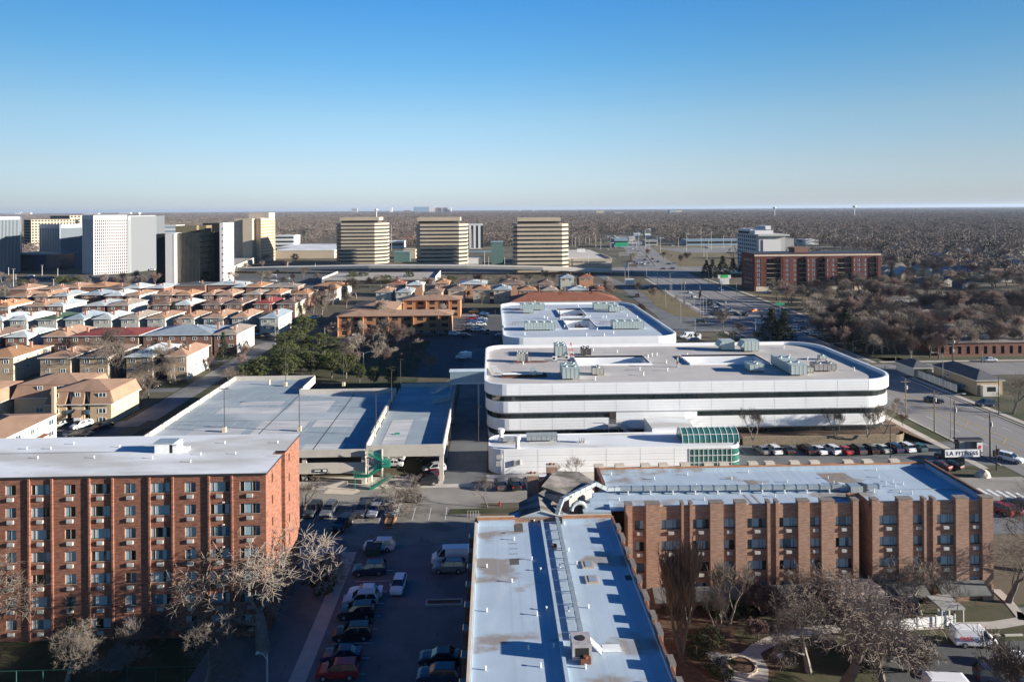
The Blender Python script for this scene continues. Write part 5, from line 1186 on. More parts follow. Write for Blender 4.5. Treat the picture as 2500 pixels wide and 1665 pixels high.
Zp = zb(470,552); MB().box(onY(426,680,Yb+8)[0], onY(478,680,Yb+8)[0], Yb+10, Yb+24, Z, Zp).box(onY(478,680,Yb+8)[0]+.01, onY(496,680,Yb+8)[0], Yb+14, Yb+24, Z, Zp).build('roof_house', M('olive louvre', (.17,.14,.085), .7, .1), bk)
slab_px(496, 537, Yb+24.5, 5, zb(520,545,Yb+24), 'dark_block', interior, bk)
slab_px(522, 536, Yb+14, 9.9, zb(530,568,Yb+14), 'dark_block', interior, bk)
xw = onY(537,690,Yb-5)[0]; xv = onY(546,690,Yb-5)[0]; xz = onY(560,690,Yb+5)[0]; Zw = zb(546,544.5,Yb-5)
MB().add([(xw,Yb-5,0),(xv,Yb-5,0),(xz,Yb+14,0),(xw,Yb+20,0),(xw,Yb-5,Zw),(xv,Yb-5,Zw),(xz,Yb+14,Zw),(xw,Yb+20,Zw)], [(0,1,5,4),(1,2,6,5),(2,3,7,6),(3,0,4,7),(4,5,6,7)]).build('end_wall', wt['fin'], bk)
mb = MB()
for q in range(9): mb.box(xv-.4, xv+.3, Yb-5.2, Yb-5.01, Zw*(q+.6)/9.6, Zw*(q+.6)/9.6+.8)
mb.build('wall_slots', interior, bk)
# tan tower with gridded windows and low white garage
tt = thing('tan_office_tower', 'tall tan office tower with small square windows right of the bronze glass pair', 'office tower', (0,0,0))
Yt = 690.0; orange_t = M('tan precast', (.42,.335,.25), .85, .05, .1)
X = lambda px, Y=Yt: onY(px, 630, Y)[0]
zt = onY(600, 534, Yt)[1]; zt2 = onY(600, 520, Yt+20)[1]
MB().box(X(573,Yt+12), X(593), Yt+12, Yt+50, 0, zt*.99).build('shaft', beige, tt)
MB().box(X(593), X(616), Yt, Yt+40, 0, zt).build('shaft', beige, tt)
MB().box(X(573), X(616), Yt+40.1, Yt+60, 0, zt2).box(X(616), X(657,Yt+40), Yt+40, Yt+60, zt, zt2).build('shaft', M('grey precast b', (.40,.35,.29), .85, .04), tt)
p0, p1, p2 = (X(616), Yt+8), (X(634), Yt+4), (X(672,Yt+34), Yt+34)
MB().add([(*p0,0),(*p1,0),(*p1,zt),(*p0,zt)], [(0,1,2,3)]).build('blank_face', orange_t, tt)
u = Vector((p2[0]-p1[0], p2[1]-p1[1], 0)); ln = u.length; u.normalize(); hs = [(ln*(j+.15)/8, ln*(j+.85)/8, zt*(q+.35)/14.6, zt*(q+.75)/14.6) for j in range(8) for q in range(1,14)]
MB().grid((*p1,0), u, (0,0,1), [0,ln], [0,zt], hs).build('window_face', orange_t, tt)
MB().add([(p0[0],p0[1]+1,0),(p1[0],p1[1]+1,0),(p2[0],p2[1]+1,0),(p2[0]-20,p2[1]+12,0),(p0[0],p0[1]+40,0)]+[(p0[0],p0[1]+1,zt-.5),(p1[0],p1[1]+1,zt-.5),(p2[0],p2[1]+1,zt-.5),(p2[0]-20,p2[1]+12,zt-.5),(p0[0],p0[1]+40,zt-.5)], [(0,1,6,5),(1,2,7,6),(2,3,8,7),(3,4,9,8),(4,0,5,9),(5,6,7,8,9)]).build('body', M('bronze wall', (.20,.13,.05), .4, .1), tt)
lg_ = thing('white_parking_garage', 'cream three level parking garage beside the tall white end wall', 'parking garage', (0,0,0))
a0 = at(568, 668, 0); b0 = at(627, 640, 0); zg = onY(627, 626, b0[1])[1]; ln = math.dist(a0, b0); u = Vector((b0[0]-a0[0], b0[1]-a0[1], 0)).normalized()
hs = [(ln*(j+.08)/8, ln*(j+.92)/8, zg*(q+.25)/3.4, zg*(q+.62)/3.4) for j in range(8) for q in range(3)]
MB().grid((*a0,0), u, (0,0,1), [0,ln], [0,zg], hs).build('wall', M('cream precast', (.55,.49,.40), .85, .03), lg_)
MB().add([(a0[0]+.5,a0[1]+1,0),(b0[0],b0[1]+1,0),(b0[0]-40,b0[1]+30,0),(a0[0]-20,a0[1]+30,0),(a0[0]+.5,a0[1]+1,zg-.6),(b0[0],b0[1]+1,zg-.6),(b0[0]-40,b0[1]+30,zg-.6),(a0[0]-20,a0[1]+30,zg-.6)], [(0,1,5,4),(1,2,6,5),(4,5,6,7)]).build('body', concrete, lg_)
# generic distant low blocks: px0 px1 ytop ybase colour
def block(name, label, px0, px1, ytop, ybase, mat, cat='building', depth=20, bands_=0, bmat=None, group=None, roof=None):
    (x0, Y), (x1, _) = at(px0, ybase, 0), at(px1, ybase, 0); Z = hgt((px0+px1)/2, ytop, Y)
    r = thing(name, label, cat, ((x0+x1)/2, Y, 0), group=group); h2 = (x1-x0)/2
    MB().box(-h2, h2, 0, depth, 0, Z).build('wall', mat, r); MB().box(-h2-.3, h2+.3, -.3, depth+.3, Z, Z+.35).build('roof', roof or mat, r)
    for i in range(bands_):
        z = Z*(i+.35)/bands_; MB().box(-h2+.3, h2-.3, -.12, -.01, z, z+Z/bands_*.42).build('window_band', bmat or glass_dark, r)
    return r
wh = M('white far wall', (.62,.62,.60), .9, .04); bl = M('blue grey far wall', (.22,.30,.36), .9, .05); gy = M('grey far wall', (.33,.32,.30), .9, .05); rd = M('red far wall', (.22,.08,.05), .9, .05)
block('white_office_slab', 'white slab office with black window stripes behind the middle striped tower', 1141, 1177, 548, 608, wh, 'office tower', 25)
r = bpy.data.objects['white_office_slab']; 
for i in range(4):
    x = -9+i*6.2; MB().box(x-1.3, x+1.3, -.15, -.01, 1, hgt(1160,551,at(1160,608,0)[1])).build('window_stripe', interior, r)
block('low_office', 'black and white low office right of the tan tower', 670, 716, 576, 606, wh, 'office building', 30, 3)
block('banded_office', 'blue-grey banded office behind the bronze pair', 381, 426, 551, 600, wh, 'office building', 30, 5, bl)
block('supermarket', 'long pale flat shopping hall left of the first striped tower', 672, 812, 612, 632, beige, 'shopping hall', 80, roof=membrane)
block('shopping_hall', 'second pale flat hall in front of the woods by the tan tower', 676, 808, 604, 613, gy, 'shopping hall', 80, roof=membrane)
block('motor_shop', 'white roofed shop between the first two striped towers', 944, 984, 590, 606, wh, 'shop', 30, 1)
block('cream_shop', 'cream cube building left of the middle striped tower', 985, 1014, 610, 632, beige, 'shop', 25)
block('brick_shop', 'dark brick building left of the middle striped tower', 981, 1006, 578, 596, rd, 'building', 25)
block('blue_footbridge', 'blue bridge beam behind the middle striped tower', 1142, 1215, 614, 617, bl, 'bridge', 6)
block('white_truck_dock', 'white low wall behind the middle striped tower', 1142, 1178, 630, 645, wh, 'building', 12)
block('glass_atrium', 'green glass atrium left of the right striped tower', 1200, 1228, 592, 645, M('pale green glass', (.10,.17,.16), .2, .2), 'atrium', 18)
block('glass_stair', 'green glass stair house left of the middle striped tower', 962, 1000, 616, 640, MATS['pale green glass'], 'stair', 10)
block('long_low_shop', 'long grey shop with blue fascia below the woods right of the highway', 1677, 1820, 586, 600, bl, 'shop', 30, 1)
block('petrol_station', 'blue and white filling station beside the far end of the highway', 1500, 1535, 584, 604, bl, 'shop', 30, 1)
block('motel', 'grey two storey motel right of the petrol station', 1576, 1606, 588, 600, gy, 'building', 20, 1)
block('shop_row', 'grey shop row at the foot of the woods right of the highway', 1730, 1800, 604, 606, gy, 'shop', 20)
block('blue_roof_hall', 'white low hall behind the blue windowed hotel', 1966, 2002, 586, 598, wh, 'building', 30)
block('concrete_hall', 'grey concrete building right of the blue windowed hotel', 1915, 1940, 583, 604, gy, 'building', 20)
block('orange_trucks_yard', 'orange and blue containers row behind the maroon apartment block', 2104, 2145, 594, 600, M('container orange', (.55,.24,.05), .7, .1), 'containers', 8)
block('small_brick_shop', 'orange brick shop behind the maroon apartment block', 2100, 2125, 578, 590, rd, 'shop', 18)
# raised parking deck and ramps before the striped towers
pd = thing('grey_parking_deck', 'wide grey parking deck at the foot of the striped office towers', 'parking garage', (0,0,0))
a = at(785, 682, 0); b = at(1060, 692, 0)
xx0, yy0 = at(800, 690, 0); xx1, _ = at(1195, 690, 0); Yd = 478
MB().box(onY(787,680,Yd)[0], onY(1062,680,Yd)[0], Yd, Yd+48, 0, 4.2).build('deck', concrete, pd)
pz = MB(); X0d, X1d = onY(787,680,Yd)[0], onY(1062,680,Yd)[0]
pz.box(X0d-.4,X0d,Yd,Yd+48,0,5.4).box(X1d,X1d+.4,Yd,Yd+48,0,5.4).build('parapet', concrete_l, pd)
MB().box(X0d+2,X1d-2,Yd-.1,Yd-.01,.3,3.2).build('opening', interior, pd)  # black panel on the solid deck front paints the shade of open bays
rpd = thing('elevated_ramp', 'elevated concrete ramp road running below the striped office towers', 'ramp', (0,0,0))
mb = MB(); pts = [(-260,590,2),(-180,572,5),(-100,556,7),(-20,545,7),(40,538,6),(95,541,3)]
for (xa,ya_,za),(xb,yb_,zb_) in zip(pts, pts[1:]): mb.add([(xa,ya_,za),(xb,yb_,zb_),(xb,yb_+14,zb_),(xa,ya_+14,za),(xa,ya_,za-2.2),(xb,yb_,zb_-2.2)], [(0,1,2,3),(4,5,1,0)])
mb.build('deck', concrete_l, rpd)
mb = MB()
for (xa,ya_,za) in pts[1:-1]: mb.box(xa-1,xa+1,ya_+5,ya_+7,0,za-.3)
mb.build('pier', concrete, rpd)
# grey garage right of the right tower
gg = thing('beige_parking_garage', 'low beige parking garage with dark slots beside the right striped tower', 'parking garage', (0,0,0))
a = at(1391, 662, 0); b = at(1492, 660, 0); Zg = hgt(1440, 632, a[1]); ln = b[0]-a[0]
hs = [(ln*(j+.02)/3, ln*(j+.97)/3, Zg*(q+.12)/3.2, Zg*(q+.5)/3.2) for j in range(3) for q in range(3)]
MB().grid((*a,0),(1,0,0),(0,0,1),[0,ln],[0,Zg],hs).build('wall', beige, gg)
MB().box(a[0],b[0],a[1]+1,a[1]+2,0,Zg-.5).box(a[0]-20,b[0],a[1]+2,a[1]+130,0,Zg-.3).build('body', concrete_l, gg)
MB().box(b[0]-1,b[0],a[1]+2,a[1]+60,0,Zg+.8).build('parapet', beige, gg)
bb = thing('billboard', 'pair of white billboard panels above the beige garage', 'billboard', (*at(1419,640,0), 0))
MB().box(-4,4,-.2,.2,hgt(1419,616,at(1419,640,0)[1]),hgt(1419,608,at(1419,640,0)[1])).build('panel', wh, bb); MB().box(-.3,.3,-.1,.1,0,14).build('post', metal_l, bb)
# hotel and maroon apartment block
ht = thing('blue_windowed_hotel', 'hotel with blue window wall, white blank end wall and roof houses', 'hotel', (0,0,0))
Yh = 505.0; xl, xm, xr_ = onY(1802,650,Yh)[0], onY(1848,650,Yh)[0], onY(1912,650,Yh)[0]; Zh = onY(1848,577,Yh)[1]
bluew = M('blue shaded glass', (.03,.08,.12), .2, .3, .2)  # blue tinted glass of the hotel window wall and canopy
MB().box(xm+.5,xr_-.5,Yh+.4,Yh+41,0,Zh).build('glass_body', bluew, ht)
mb = MB(); n = 9
for i in range(n+1): x = Yh+2+38*i/n; mb.box(xm,xm+.49,x-.35,x+.35,0,Zh)
for q in range(10): mb.box(xm+.05,xm+.48,Yh+.5,Yh+41,Zh*q/10,Zh*q/10+1.1)
mb.build('grid_wall', M('hotel concrete', (.42,.48,.52), .8, .04), ht)
MB().box(xm,xr_,Yh-4,Yh+.39,0,Zh+.2).build('end_block', M('hotel concrete b', (.42,.42,.40), .8, .04), ht)
MB().box(xm+3,xr_-4,Yh-4.4,Yh-4.01,2,Zh-2.5).build('blank_panel', wt['fin'], ht)
MB().box(xm-1,xr_+2.5,Yh-6,Yh+42,Zh+.2,Zh+1.4).build('cornice', MATS['hotel concrete b'], ht)
z_ = lambda py: onY(1870, py, Yh+10)[1]
MB().box(xm+.5,xm+12,Yh+14,Yh+40,Zh+1.4,z_(560)).box(xm+1,xm+15,Yh+6,Yh+13.9,Zh+1.4,z_(563)).box(onY(1872,600,Yh+10)[0],onY(1885,600,Yh+10)[0],Yh+12.1,Yh+30,z_(561),z_(552)).build('roof_house', wt['fin'], ht)
MB().box(xm+.2,xm+.49,Yh+16,Yh+38,z_(573),z_(566)).build('roof_windows', interior, ht)
MB().box(xm-22,xm-.5,Yh-4,Yh+9,3.2,4.2).build('canopy', bluew, ht)
rp_ = thing('maroon_apartment_block', 'nine storey maroon brick apartment block with balconies right of the highway', 'apartment building', (0,0,0))
Ya = 420.0; z5 = lambda v: 1740+v/5.352
X5 = lambda v, Y=Ya: onY(z5(v), 700, Y)[0]
Za = onY(z5(550), 540+430/5.352, Ya)[1]; Z5 = lambda v: onY(z5(800), 540+v/5.352, Ya)[1]
fl = [Z5(500+v*60.5) for v in range(7)]
segs = [('wall',545,695,[(583,635)],0),('balc',695,905,[(703,798),(808,892)],1.6),('wall',905,1120,[(908,935),(962,1008),(1062,1095)],.0),('balc',1120,1225,[(1132,1222)],1.6),('wall',1225,1372,[(1235,1270),(1305,1350)],0),('balc',1372,1475,[(1385,1470)],1.6),('wall',1475,1620,[(1485,1530),(1565,1600)],0),('balc',1620,1825,[(1630,1722),(1735,1818)],1.6),('wall',1825,2045,[(1838,1872),(1900,1948),(1985,2018)],0),('balc',2045,2145,[(2052,2142)],1.6),('wall',2145,2200,[(2155,2178)],0)]
MB().box(X5(545)+.1, X5(2200)-.1, Ya+1.0, Ya+22, 0, Za-.6).add([(X5(425,Ya+14),Ya+16,0),(X5(545)+.05,Ya+.5,0),(X5(545)+.05,Ya+20,0),(X5(425,Ya+14),Ya+16,Za),(X5(545)+.05,Ya+.5,Za),(X5(545)+.05,Ya+20,Za)], [(0,1,4,3),(1,2,5,4),(3,4,5)]).build('body', brick_apt, rp_)
a_, b_ = Vector((X5(425,Ya+14),Ya+16,0)), Vector((X5(545)+.05,Ya+.5,0))
mb = MB(); u = (b_-a_); ln = u.length; u.normalize(); nr = Vector((u.y,-u.x,0))
for j in range(4):
    for q in range(7): c = a_+u*(ln*(j+.5)/4.6)+nr*.05; mb.quad(c-u*.7+Vector((0,0,fl[q]-1.6)), c+u*.7+Vector((0,0,fl[q]-1.6)), c+u*.7+Vector((0,0,fl[q])), c-u*.7+Vector((0,0,fl[q])))
mb.build('side_windows', glass_pane, rp_)
wi = 0
for kind, s0, s1, wins, dep in segs:
    x0, x1 = X5(s0), X5(s1); hs = []
    for c, d in wins:
        for q in range(7):
            z1_ = fl[q]; z0_ = z1_-1.9 if kind == 'wall' else z1_-2.7
            if kind == 'balc': z1_ += .3
            hs.append((X5(c)-x0, X5(d)-x0, z0_, z1_))
    mb = MB(); mb.grid((x0,Ya,0),(1,0,0),(0,0,1),[0,x1-x0],[0,Za],hs,0); mb.reveal((x0,Ya,0),(1,0,0),(0,0,1),(0,1,0),hs,.25 if kind=='wall' else .95,0)
    mb.box(x0,x1,Ya-.1,Ya-.003,0,Z5(855),1).box(x0,x1,Ya-.25,Ya-.003,Za-1.5,Za-.5,1)
    if kind == 'wall': mb.box(x0,x0+.6,Ya-1.2,Ya-.25,0,Za-1.6,0)
    mb.build('bay_wall', [brick_apt, stone], rp_)
    for (c, d, z0_, z1_) in hs:
        wi += 1
        if kind == 'wall':
            if wi < 140: O('window', MB().quad((x0+c,Ya+.2,z0_),(x0+d,Ya+.2,z0_),(x0+d,Ya+.2,z1_),(x0+c,Ya+.2,z1_)).box(x0+(c+d)/2-.08,x0+(c+d)/2+.08,Ya+.1,Ya+.19,z0_,z1_,1).box(x0+c,x0+c+.1,Ya+.1,Ya+.19,z0_,z1_,1).box(x0+d-.1,x0+d,Ya+.1,Ya+.19,z0_,z1_,1).mesh('window', [glass_pane, frame_white]), rp_)
        else:
            O('balcony', MB().quad((x0+c,Ya+.94,z0_),(x0+d,Ya+.94,z0_),(x0+d,Ya+.94,z1_),(x0+c,Ya+.94,z1_)).box(x0+c,x0+d,Ya-.35,Ya+.9,z0_-.22,z0_,1).box(x0+c,x0+d,Ya-.35,Ya-.3,z0_+.9,z0_+1.0,2).mesh('balcony', [glass_dark, beige, metal_d]), rp_)
MB().box(X5(545),X5(2200),Ya-.1,Ya+22,Za-.02,Za+.15).build('roof', metal_d, rp_)
MB().box(X5(1165),X5(1350),Ya+10,Ya+18,Za,Za+3.2).build('roof_house', brick_brown, rp_)
# low brick buildings on the right among the trees
dark_flat = layer(M('dark flat roof', (.24,.21,.18), .95, .1, .3), (.15,.13,.115), .1, .5, .7, None, .7)
def lowb(px0, px1, pyf, pyb, z, label, rmat=dark_flat, wmat=brick_dark, wn=8):
    a = at(px0, pyf, z); b = at(px1, pyf, z); c = at(px0, pyb, z); r = thing('low_brick_building', label, 'building', (a[0], a[1], 0)); w_, d_ = b[0]-a[0], c[1]-a[1]
    hs = [(w_*(j+.3)/wn, w_*(j+.7)/wn, .6, z-1.2) for j in range(wn)]
    mb = MB(); mb.grid((0,0,0),(1,0,0),(0,0,1),[0,w_],[0,z],hs); mb.reveal((0,0,0),(1,0,0),(0,0,1),(0,1,0),hs,.3); mb.quad((w_,0,0),(w_,d_,0),(w_,d_,z),(w_,0,z)).quad((0,d_,0),(0,0,0),(0,0,z),(0,d_,z)); mb.build('wall', wmat, r)
    MB().box(.1,w_-.1,.3,d_,0,z-.1).build('interior', interior, r); MB().box(-.3,w_+.3,-.4,d_,z,z+.3).build('roof', rmat, r)
    return r
lowb(2290, 2600, 838, 816, 4.5, 'long low brick building with dark doors across the side street', wn=14)
lowb(2245, 2640, 752, 722, 4.5, 'wide flat grey-roofed school building among the bare trees', wn=10)
lowb(2245, 2420, 768, 757, 4.0, 'low brick annex with flat roof left of the wide grey-roofed building')
ahu(*at(2400, 828, 4.8), 4.8, 3, 1.5, 1.2, 'small unit on the long low brick building', mat=metal_l)
# cottage, garage and fence across the avenue
hc = at(2390, 950, 0); cx0 = at(2306, 908, 0)
a = at(2385, 928, 4.2); b = at(2450, 928, 4.2); c = at(2308, 898, 4.2)
cot = thing('bungalow', 'cream bungalow with black roof and bay window across the avenue', 'house', (0,0,0))
MB().box(a[0], b[0], a[1], c[1]+4, 0, 4.2).build('wall', WALLC['tan brick'], cot)
rm = MB(); hip(rm, a[0], b[0], a[1], c[1]+4, 4.2, 2.0, .5); rm.build('roof', [roof_mat('charcoal'), frame_white], cot)
MB().box(a[0]+.8, a[0]+5.5, a[1]-1.2, a[1]-.01, 0, 2.9).build('bay', WALLC['white'], cot); MB().quad((a[0]+2,a[1]-1.22,1.3),(a[0]+4.4,a[1]-1.22,1.3),(a[0]+4.4,a[1]-1.22,2.6),(a[0]+2,a[1]-1.22,2.6)).build('window', glass_dark, cot)
for k in range(4): pn, fr = small_window(1.1, 1.0); o2 = O('window', pn, cot, (a[0]-.012, a[1]+5+k*7, 2.2 if k%2 else .8), -pi/2); O('frame', fr, o2)
g0 = at(2226, 898, 2.8); g1 = at(2300, 905, 2.8)
gr = thing('detached_garage', 'white detached garage with black roof and open carport beside the long fence', 'garage', (0,0,0))
MB().box(g0[0]+.6, g1[0], g0[1], g0[1]+.2, 0, .0+.5).box(g0[0]+.6, g0[0]+.9, g0[1], g0[1]+9, 0, 2.8).box(g1[0]-.3, g1[0], g0[1], g0[1]+9, 0, 2.8).box(g0[0]+.6, g1[0], g0[1]+8.8, g0[1]+9, 0, 2.8).box(g0[0]+.6,g1[0],g0[1],g0[1]+.2,2.3,2.8).build('wall', WALLC['white'], gr)
rm = MB(); hip(rm, g0[0]+.6, g1[0], g0[1], g0[1]+9, 2.8, 1.6, .5); rm.build('roof', [roof_mat('charcoal'), frame_white], gr)
f0 = at(2222, 912, 0); f1 = at(2334, 958, 0)
fn = thing('white_fence', 'long white board fence along the far side of the avenue', 'fence', (0,0,0))
xf = (f0[0]+f1[0])/2; xf = 129.6
MB().box(xf, xf+.12, f1[1], f0[1], 0, 2.1).box(xf, xf+9, f0[1]-.1, f0[1]+.05, 0, 2.1).build('panel', WALLC['white'], fn)
for y in np.arange(f1[1], f0[1], 2.4): MB().box(xf-.08, xf-.001, y, y+.14, 0, 2.25).build('post', white_m, fn)
# suburb houses at the right
sub = [(2240,2275,650,672,'yellow','grey'),(2275,2300,655,672,'blue','charcoal'),(2305,2345,655,675,'grey','blue grey'),(2345,2380,650,672,'white','grey'),(2370,2420,655,678,'grey','blue grey'),(2255,2300,690,705,'white','charcoal'),(2300,2345,685,700,'white','charcoal'),(2350,2385,685,706,'blue','charcoal'),(2245,2272,578,588,'white','charcoal'),(2290,2310,582,594,'blue','charcoal'),(2330,2350,584,596,'blue','rust'),(2375,2430,622,640,'grey','blue grey'),(2440,2500,625,640,'tan brick','rust'),(2160,2185,658,670,'grey','taupe'),(2130,2160,590,598,'blue','blue grey')]
for i, (p0, p1, yt_, yb_, wc_, rc_) in enumerate(sub):
    (x0, Y), (x1, _) = at(p0, yb_, 0), at(p1, yb_, 0); h_ = max(3.0, hgt(p0, yt_, Y)*.6); w_ = x1-x0; r = thing('gabled_house', '%s gabled house with %s roof in the suburb right of the maroon block, number %s from the left' % (wc_, rc_, ORD[i]), 'house', (x0, Y, 0))
    r['label'] = '%s suburban house with %s gable roof, %s listed among the bare trees at right' % (wc_, rc_, ORD[i]) if 0 else '%s gabled house, %s roof, %s %s' % (wc_, rc_, ['left of','right of','behind','before'][i % 4], ['the yellow house','the spruce by the blue house','the flat school roof','the tall lamp poles'][i // 4])
    MB().box(0,w_,0,10,0,h_).add([(0,0,h_),(w_,0,h_),(w_/2,0,h_+w_*.28)],[(0,1,2)]).build('wall', WALLC[wc_], r)
    k = .5; mb = MB(); mb.add([(-k,-k,h_-.3),(w_/2,-k,h_+w_*.28+.1),(w_/2,10+k,h_+w_*.28+.1),(-k,10+k,h_-.3),(w_+k,-k,h_-.3),(w_+k,10+k,h_-.3)], [(0,1,2,3),(1,4,5,2)]); mb.build('roof', roof_mat(rc_), r)
    pn, fr = small_window(1.1, 1.1); o2 = O('window', pn, r, (w_*.3, -.02, h_-1.8)); O('frame', fr, o2); o2 = O('window', pn, r, (w_*.7, -.02, h_-1.8)); O('frame', fr, o2)
# skyline bits near the horizon
sky_b = [(1010,1046,505.5,518,bl,'blue-grey'),(1047,1062,504.5,518,wh,'pale'),(1062,1078,507.5,518,rd,'reddish'),(1080,1092,507.5,517,rd,'brown'),(1070,1083,510,517,wh,'white'),(1084,1098,512,517,beige,'cream'),(1088,1102,507.8,516,wh,'pearl'),(986,1000,514,519,rd,'rust'),(952,957,507,517,wh,'slim white'),(858,872,509,516,gy,'grey'),(36,50,519,524,wh,'small white'),(52,74,519.5,525,beige,'cream'),(290,318,519,523,wh,'long white'),(204,240,521,525,wh,'white flat'),(480,570,522,524,wh,'scattered white'),(1455,1475,515,524,beige,'yellow'),(1500,1522,518,524,gy,'stone'),(1635,1650,513,523,bl,'green-blue'),(1650,1664,514,522,beige,'sandy'),(1268,1271,509,517,wh,'thin white'),(1301,1304,509,517,wh,'slender white'),(1550,1575,520,524,rd,'brick'),(1640,1700,521,522.5,wh,'long pale')]
for i, (p0, p1, yt_, yb_, m_, cn_) in enumerate(sky_b):
    yb2 = max(yb_, 520-.0066*(p0-1250)*1.0+ (0)); hy = 511-.0066*(p0-1250)
    Yd_ = 52*F/max(6.5, (yb_-hy)); x0, x1 = onY(p0, yt_, Yd_)[0], onY(p1, yt_, Yd_)[0]; zt_ = max(14, onY(p0, yt_, Yd_)[1])
    T(MB().box(x0, x1, Yd_, Yd_+60, 0, zt_).build('distant_building', m_), '%s building on the skyline %s' % (cn_, 'above the left towers' if p0 < 600 else 'between the striped towers' if p0 < 1250 else 'above the highway woods'), 'building', 'buildings on the skyline')
for i, (px, yt_, yb_) in enumerate([(919,510,523),(2086,502,511.5),(1891,505,513),(340,518.5,522)]):
    hy = 511-.0066*(px-1250); Yd_ = 3200; x, z1_ = onY(px, yt_, Yd_)
    r = thing('water_tower', 'white water tower on the horizon %s' % ['between the left and middle striped towers','above the suburb at right','above the blue windowed hotel','above the tall white tower'][i], 'water tower', (x, Yd_, 0)); z1_ = max(z1_, 46)
    MB().tube((0,0,0),(0,0,z1_-8),2,2,8).build('stem', wh, r); MB().tube((0,0,z1_-12),(0,0,z1_-7),2,8,10).tube((0,0,z1_-7),(0,0,z1_-3),8,8,10).tube((0,0,z1_-3),(0,0,z1_),8,2,10,cap=True).build('tank', wh, r)

# small houses sprinkled through the far suburb
rnh = random.Random(77); FH = []
for ri, rc_ in enumerate(('grey','blue grey','charcoal','taupe','light grey','brown')):
    for wi_, wc_ in enumerate(('grey','white','tan brick','blue')):
        mb = MB().box(-5,5,0,9,0,4.2).add([(-5,0,4.2),(5,0,4.2),(0,0,6.9)],[(0,1,2)]).add([(-5,9,4.2),(5,9,4.2),(0,9,6.9)],[(2,1,0)]); wme = mb.mesh('wall', WALLC[wc_])
        rme = MB().add([(-5.6,-.6,3.9),(0,-.6,7.1),(0,9.6,7.1),(-5.6,9.6,3.9),(5.6,-.6,3.9),(5.6,9.6,3.9)], [(0,1,2,3),(1,4,5,2)]).mesh('roof', roof_mat(rc_)); FH.append((wme, rme))
def far_house(x, y, grp, lab):
    wme, rme = rnh.choice(FH); r = thing('small_house', lab, 'house', (x, y, 0), rnh.choice((0, 0, pi/2)), grp); k = rnh.uniform(.9, 1.25); r.scale = (k, k, k); O('wall', wme, r); O('roof', rme, r)
HP = []
for _ in range(400):
    px, py = rnh.uniform(2080, 2560), rnh.uniform(556, 690)
    if rnh.random() > .25+(py-556)/180: continue
    x, y = at(px, py)
    if any((x-a)**2+(y-b)**2 < 500 for a, b in HP) or (px < 2190 and py > 600): continue
    HP.append((x, y)); far_house(x, y, 'small houses in the far suburb', 'small pitched-roof house scattered among the bare trees of the right suburb')
    if len(HP) > 80: break
for _ in range(60):
    px, py = rnh.uniform(1400, 2080), rnh.uniform(548, 592); x, y = at(px, py); far_house(x, y, 'small houses in the woods', 'small pitched-roof house half sunk in the brown woods')
for _ in range(30):
    px, py = rnh.uniform(640, 1250), rnh.uniform(545, 590); x, y = at(px, py); far_house(x, y, 'small houses in the woods', 'small pitched-roof house half sunk in the brown woods')
# ---------------------------------------------------------------- trees
bark = M('grey bark', (.15,.125,.105), .95, .2, 2, rnd=.25)
bark_l = M('pale bark', (.21,.185,.155), .95, .2, 2, rnd=.15)
twig = M('twigs', (.15,.122,.10), .95, .2, .3, rnd=.35)
twig_r = M('reddish twigs', (.15,.103,.088), .95, .2, .3, rnd=.3)
twig_l = M('pale twigs', (.19,.16,.132), .95, .2, .3, rnd=.3)
pine = M('pine needles', (.028,.036,.012), .9, col2=(.085,.095,.030), scale=.9, rnd=.2)
pine_d = M('dark spruce needles', (.012,.02,.014), .9, col2=(.03,.042,.022), scale=1.2, rnd=.25)
hedge_m = M('hedge leaves', (.02,.03,.01), .9, col2=(.05,.062,.022), scale=2, rnd=.2)
def tri_tube(V, Fc, p, q, ra, rb, n=3):
    d = q-p
    if d.length < 1e-5: return
    d.normalize(); a = d.orthogonal().normalized(); b = d.cross(a); k = len(V)
    for c, r in ((p, ra), (q, rb)):
        for i in range(n):
            t = 2*pi*i/n; V.append(c+a*(cos(t)*r)+b*(sin(t)*r))
    for i in range(n): Fc.append((k+i, k+(i+1)%n, k+(i+1)%n+n, k+i+n))
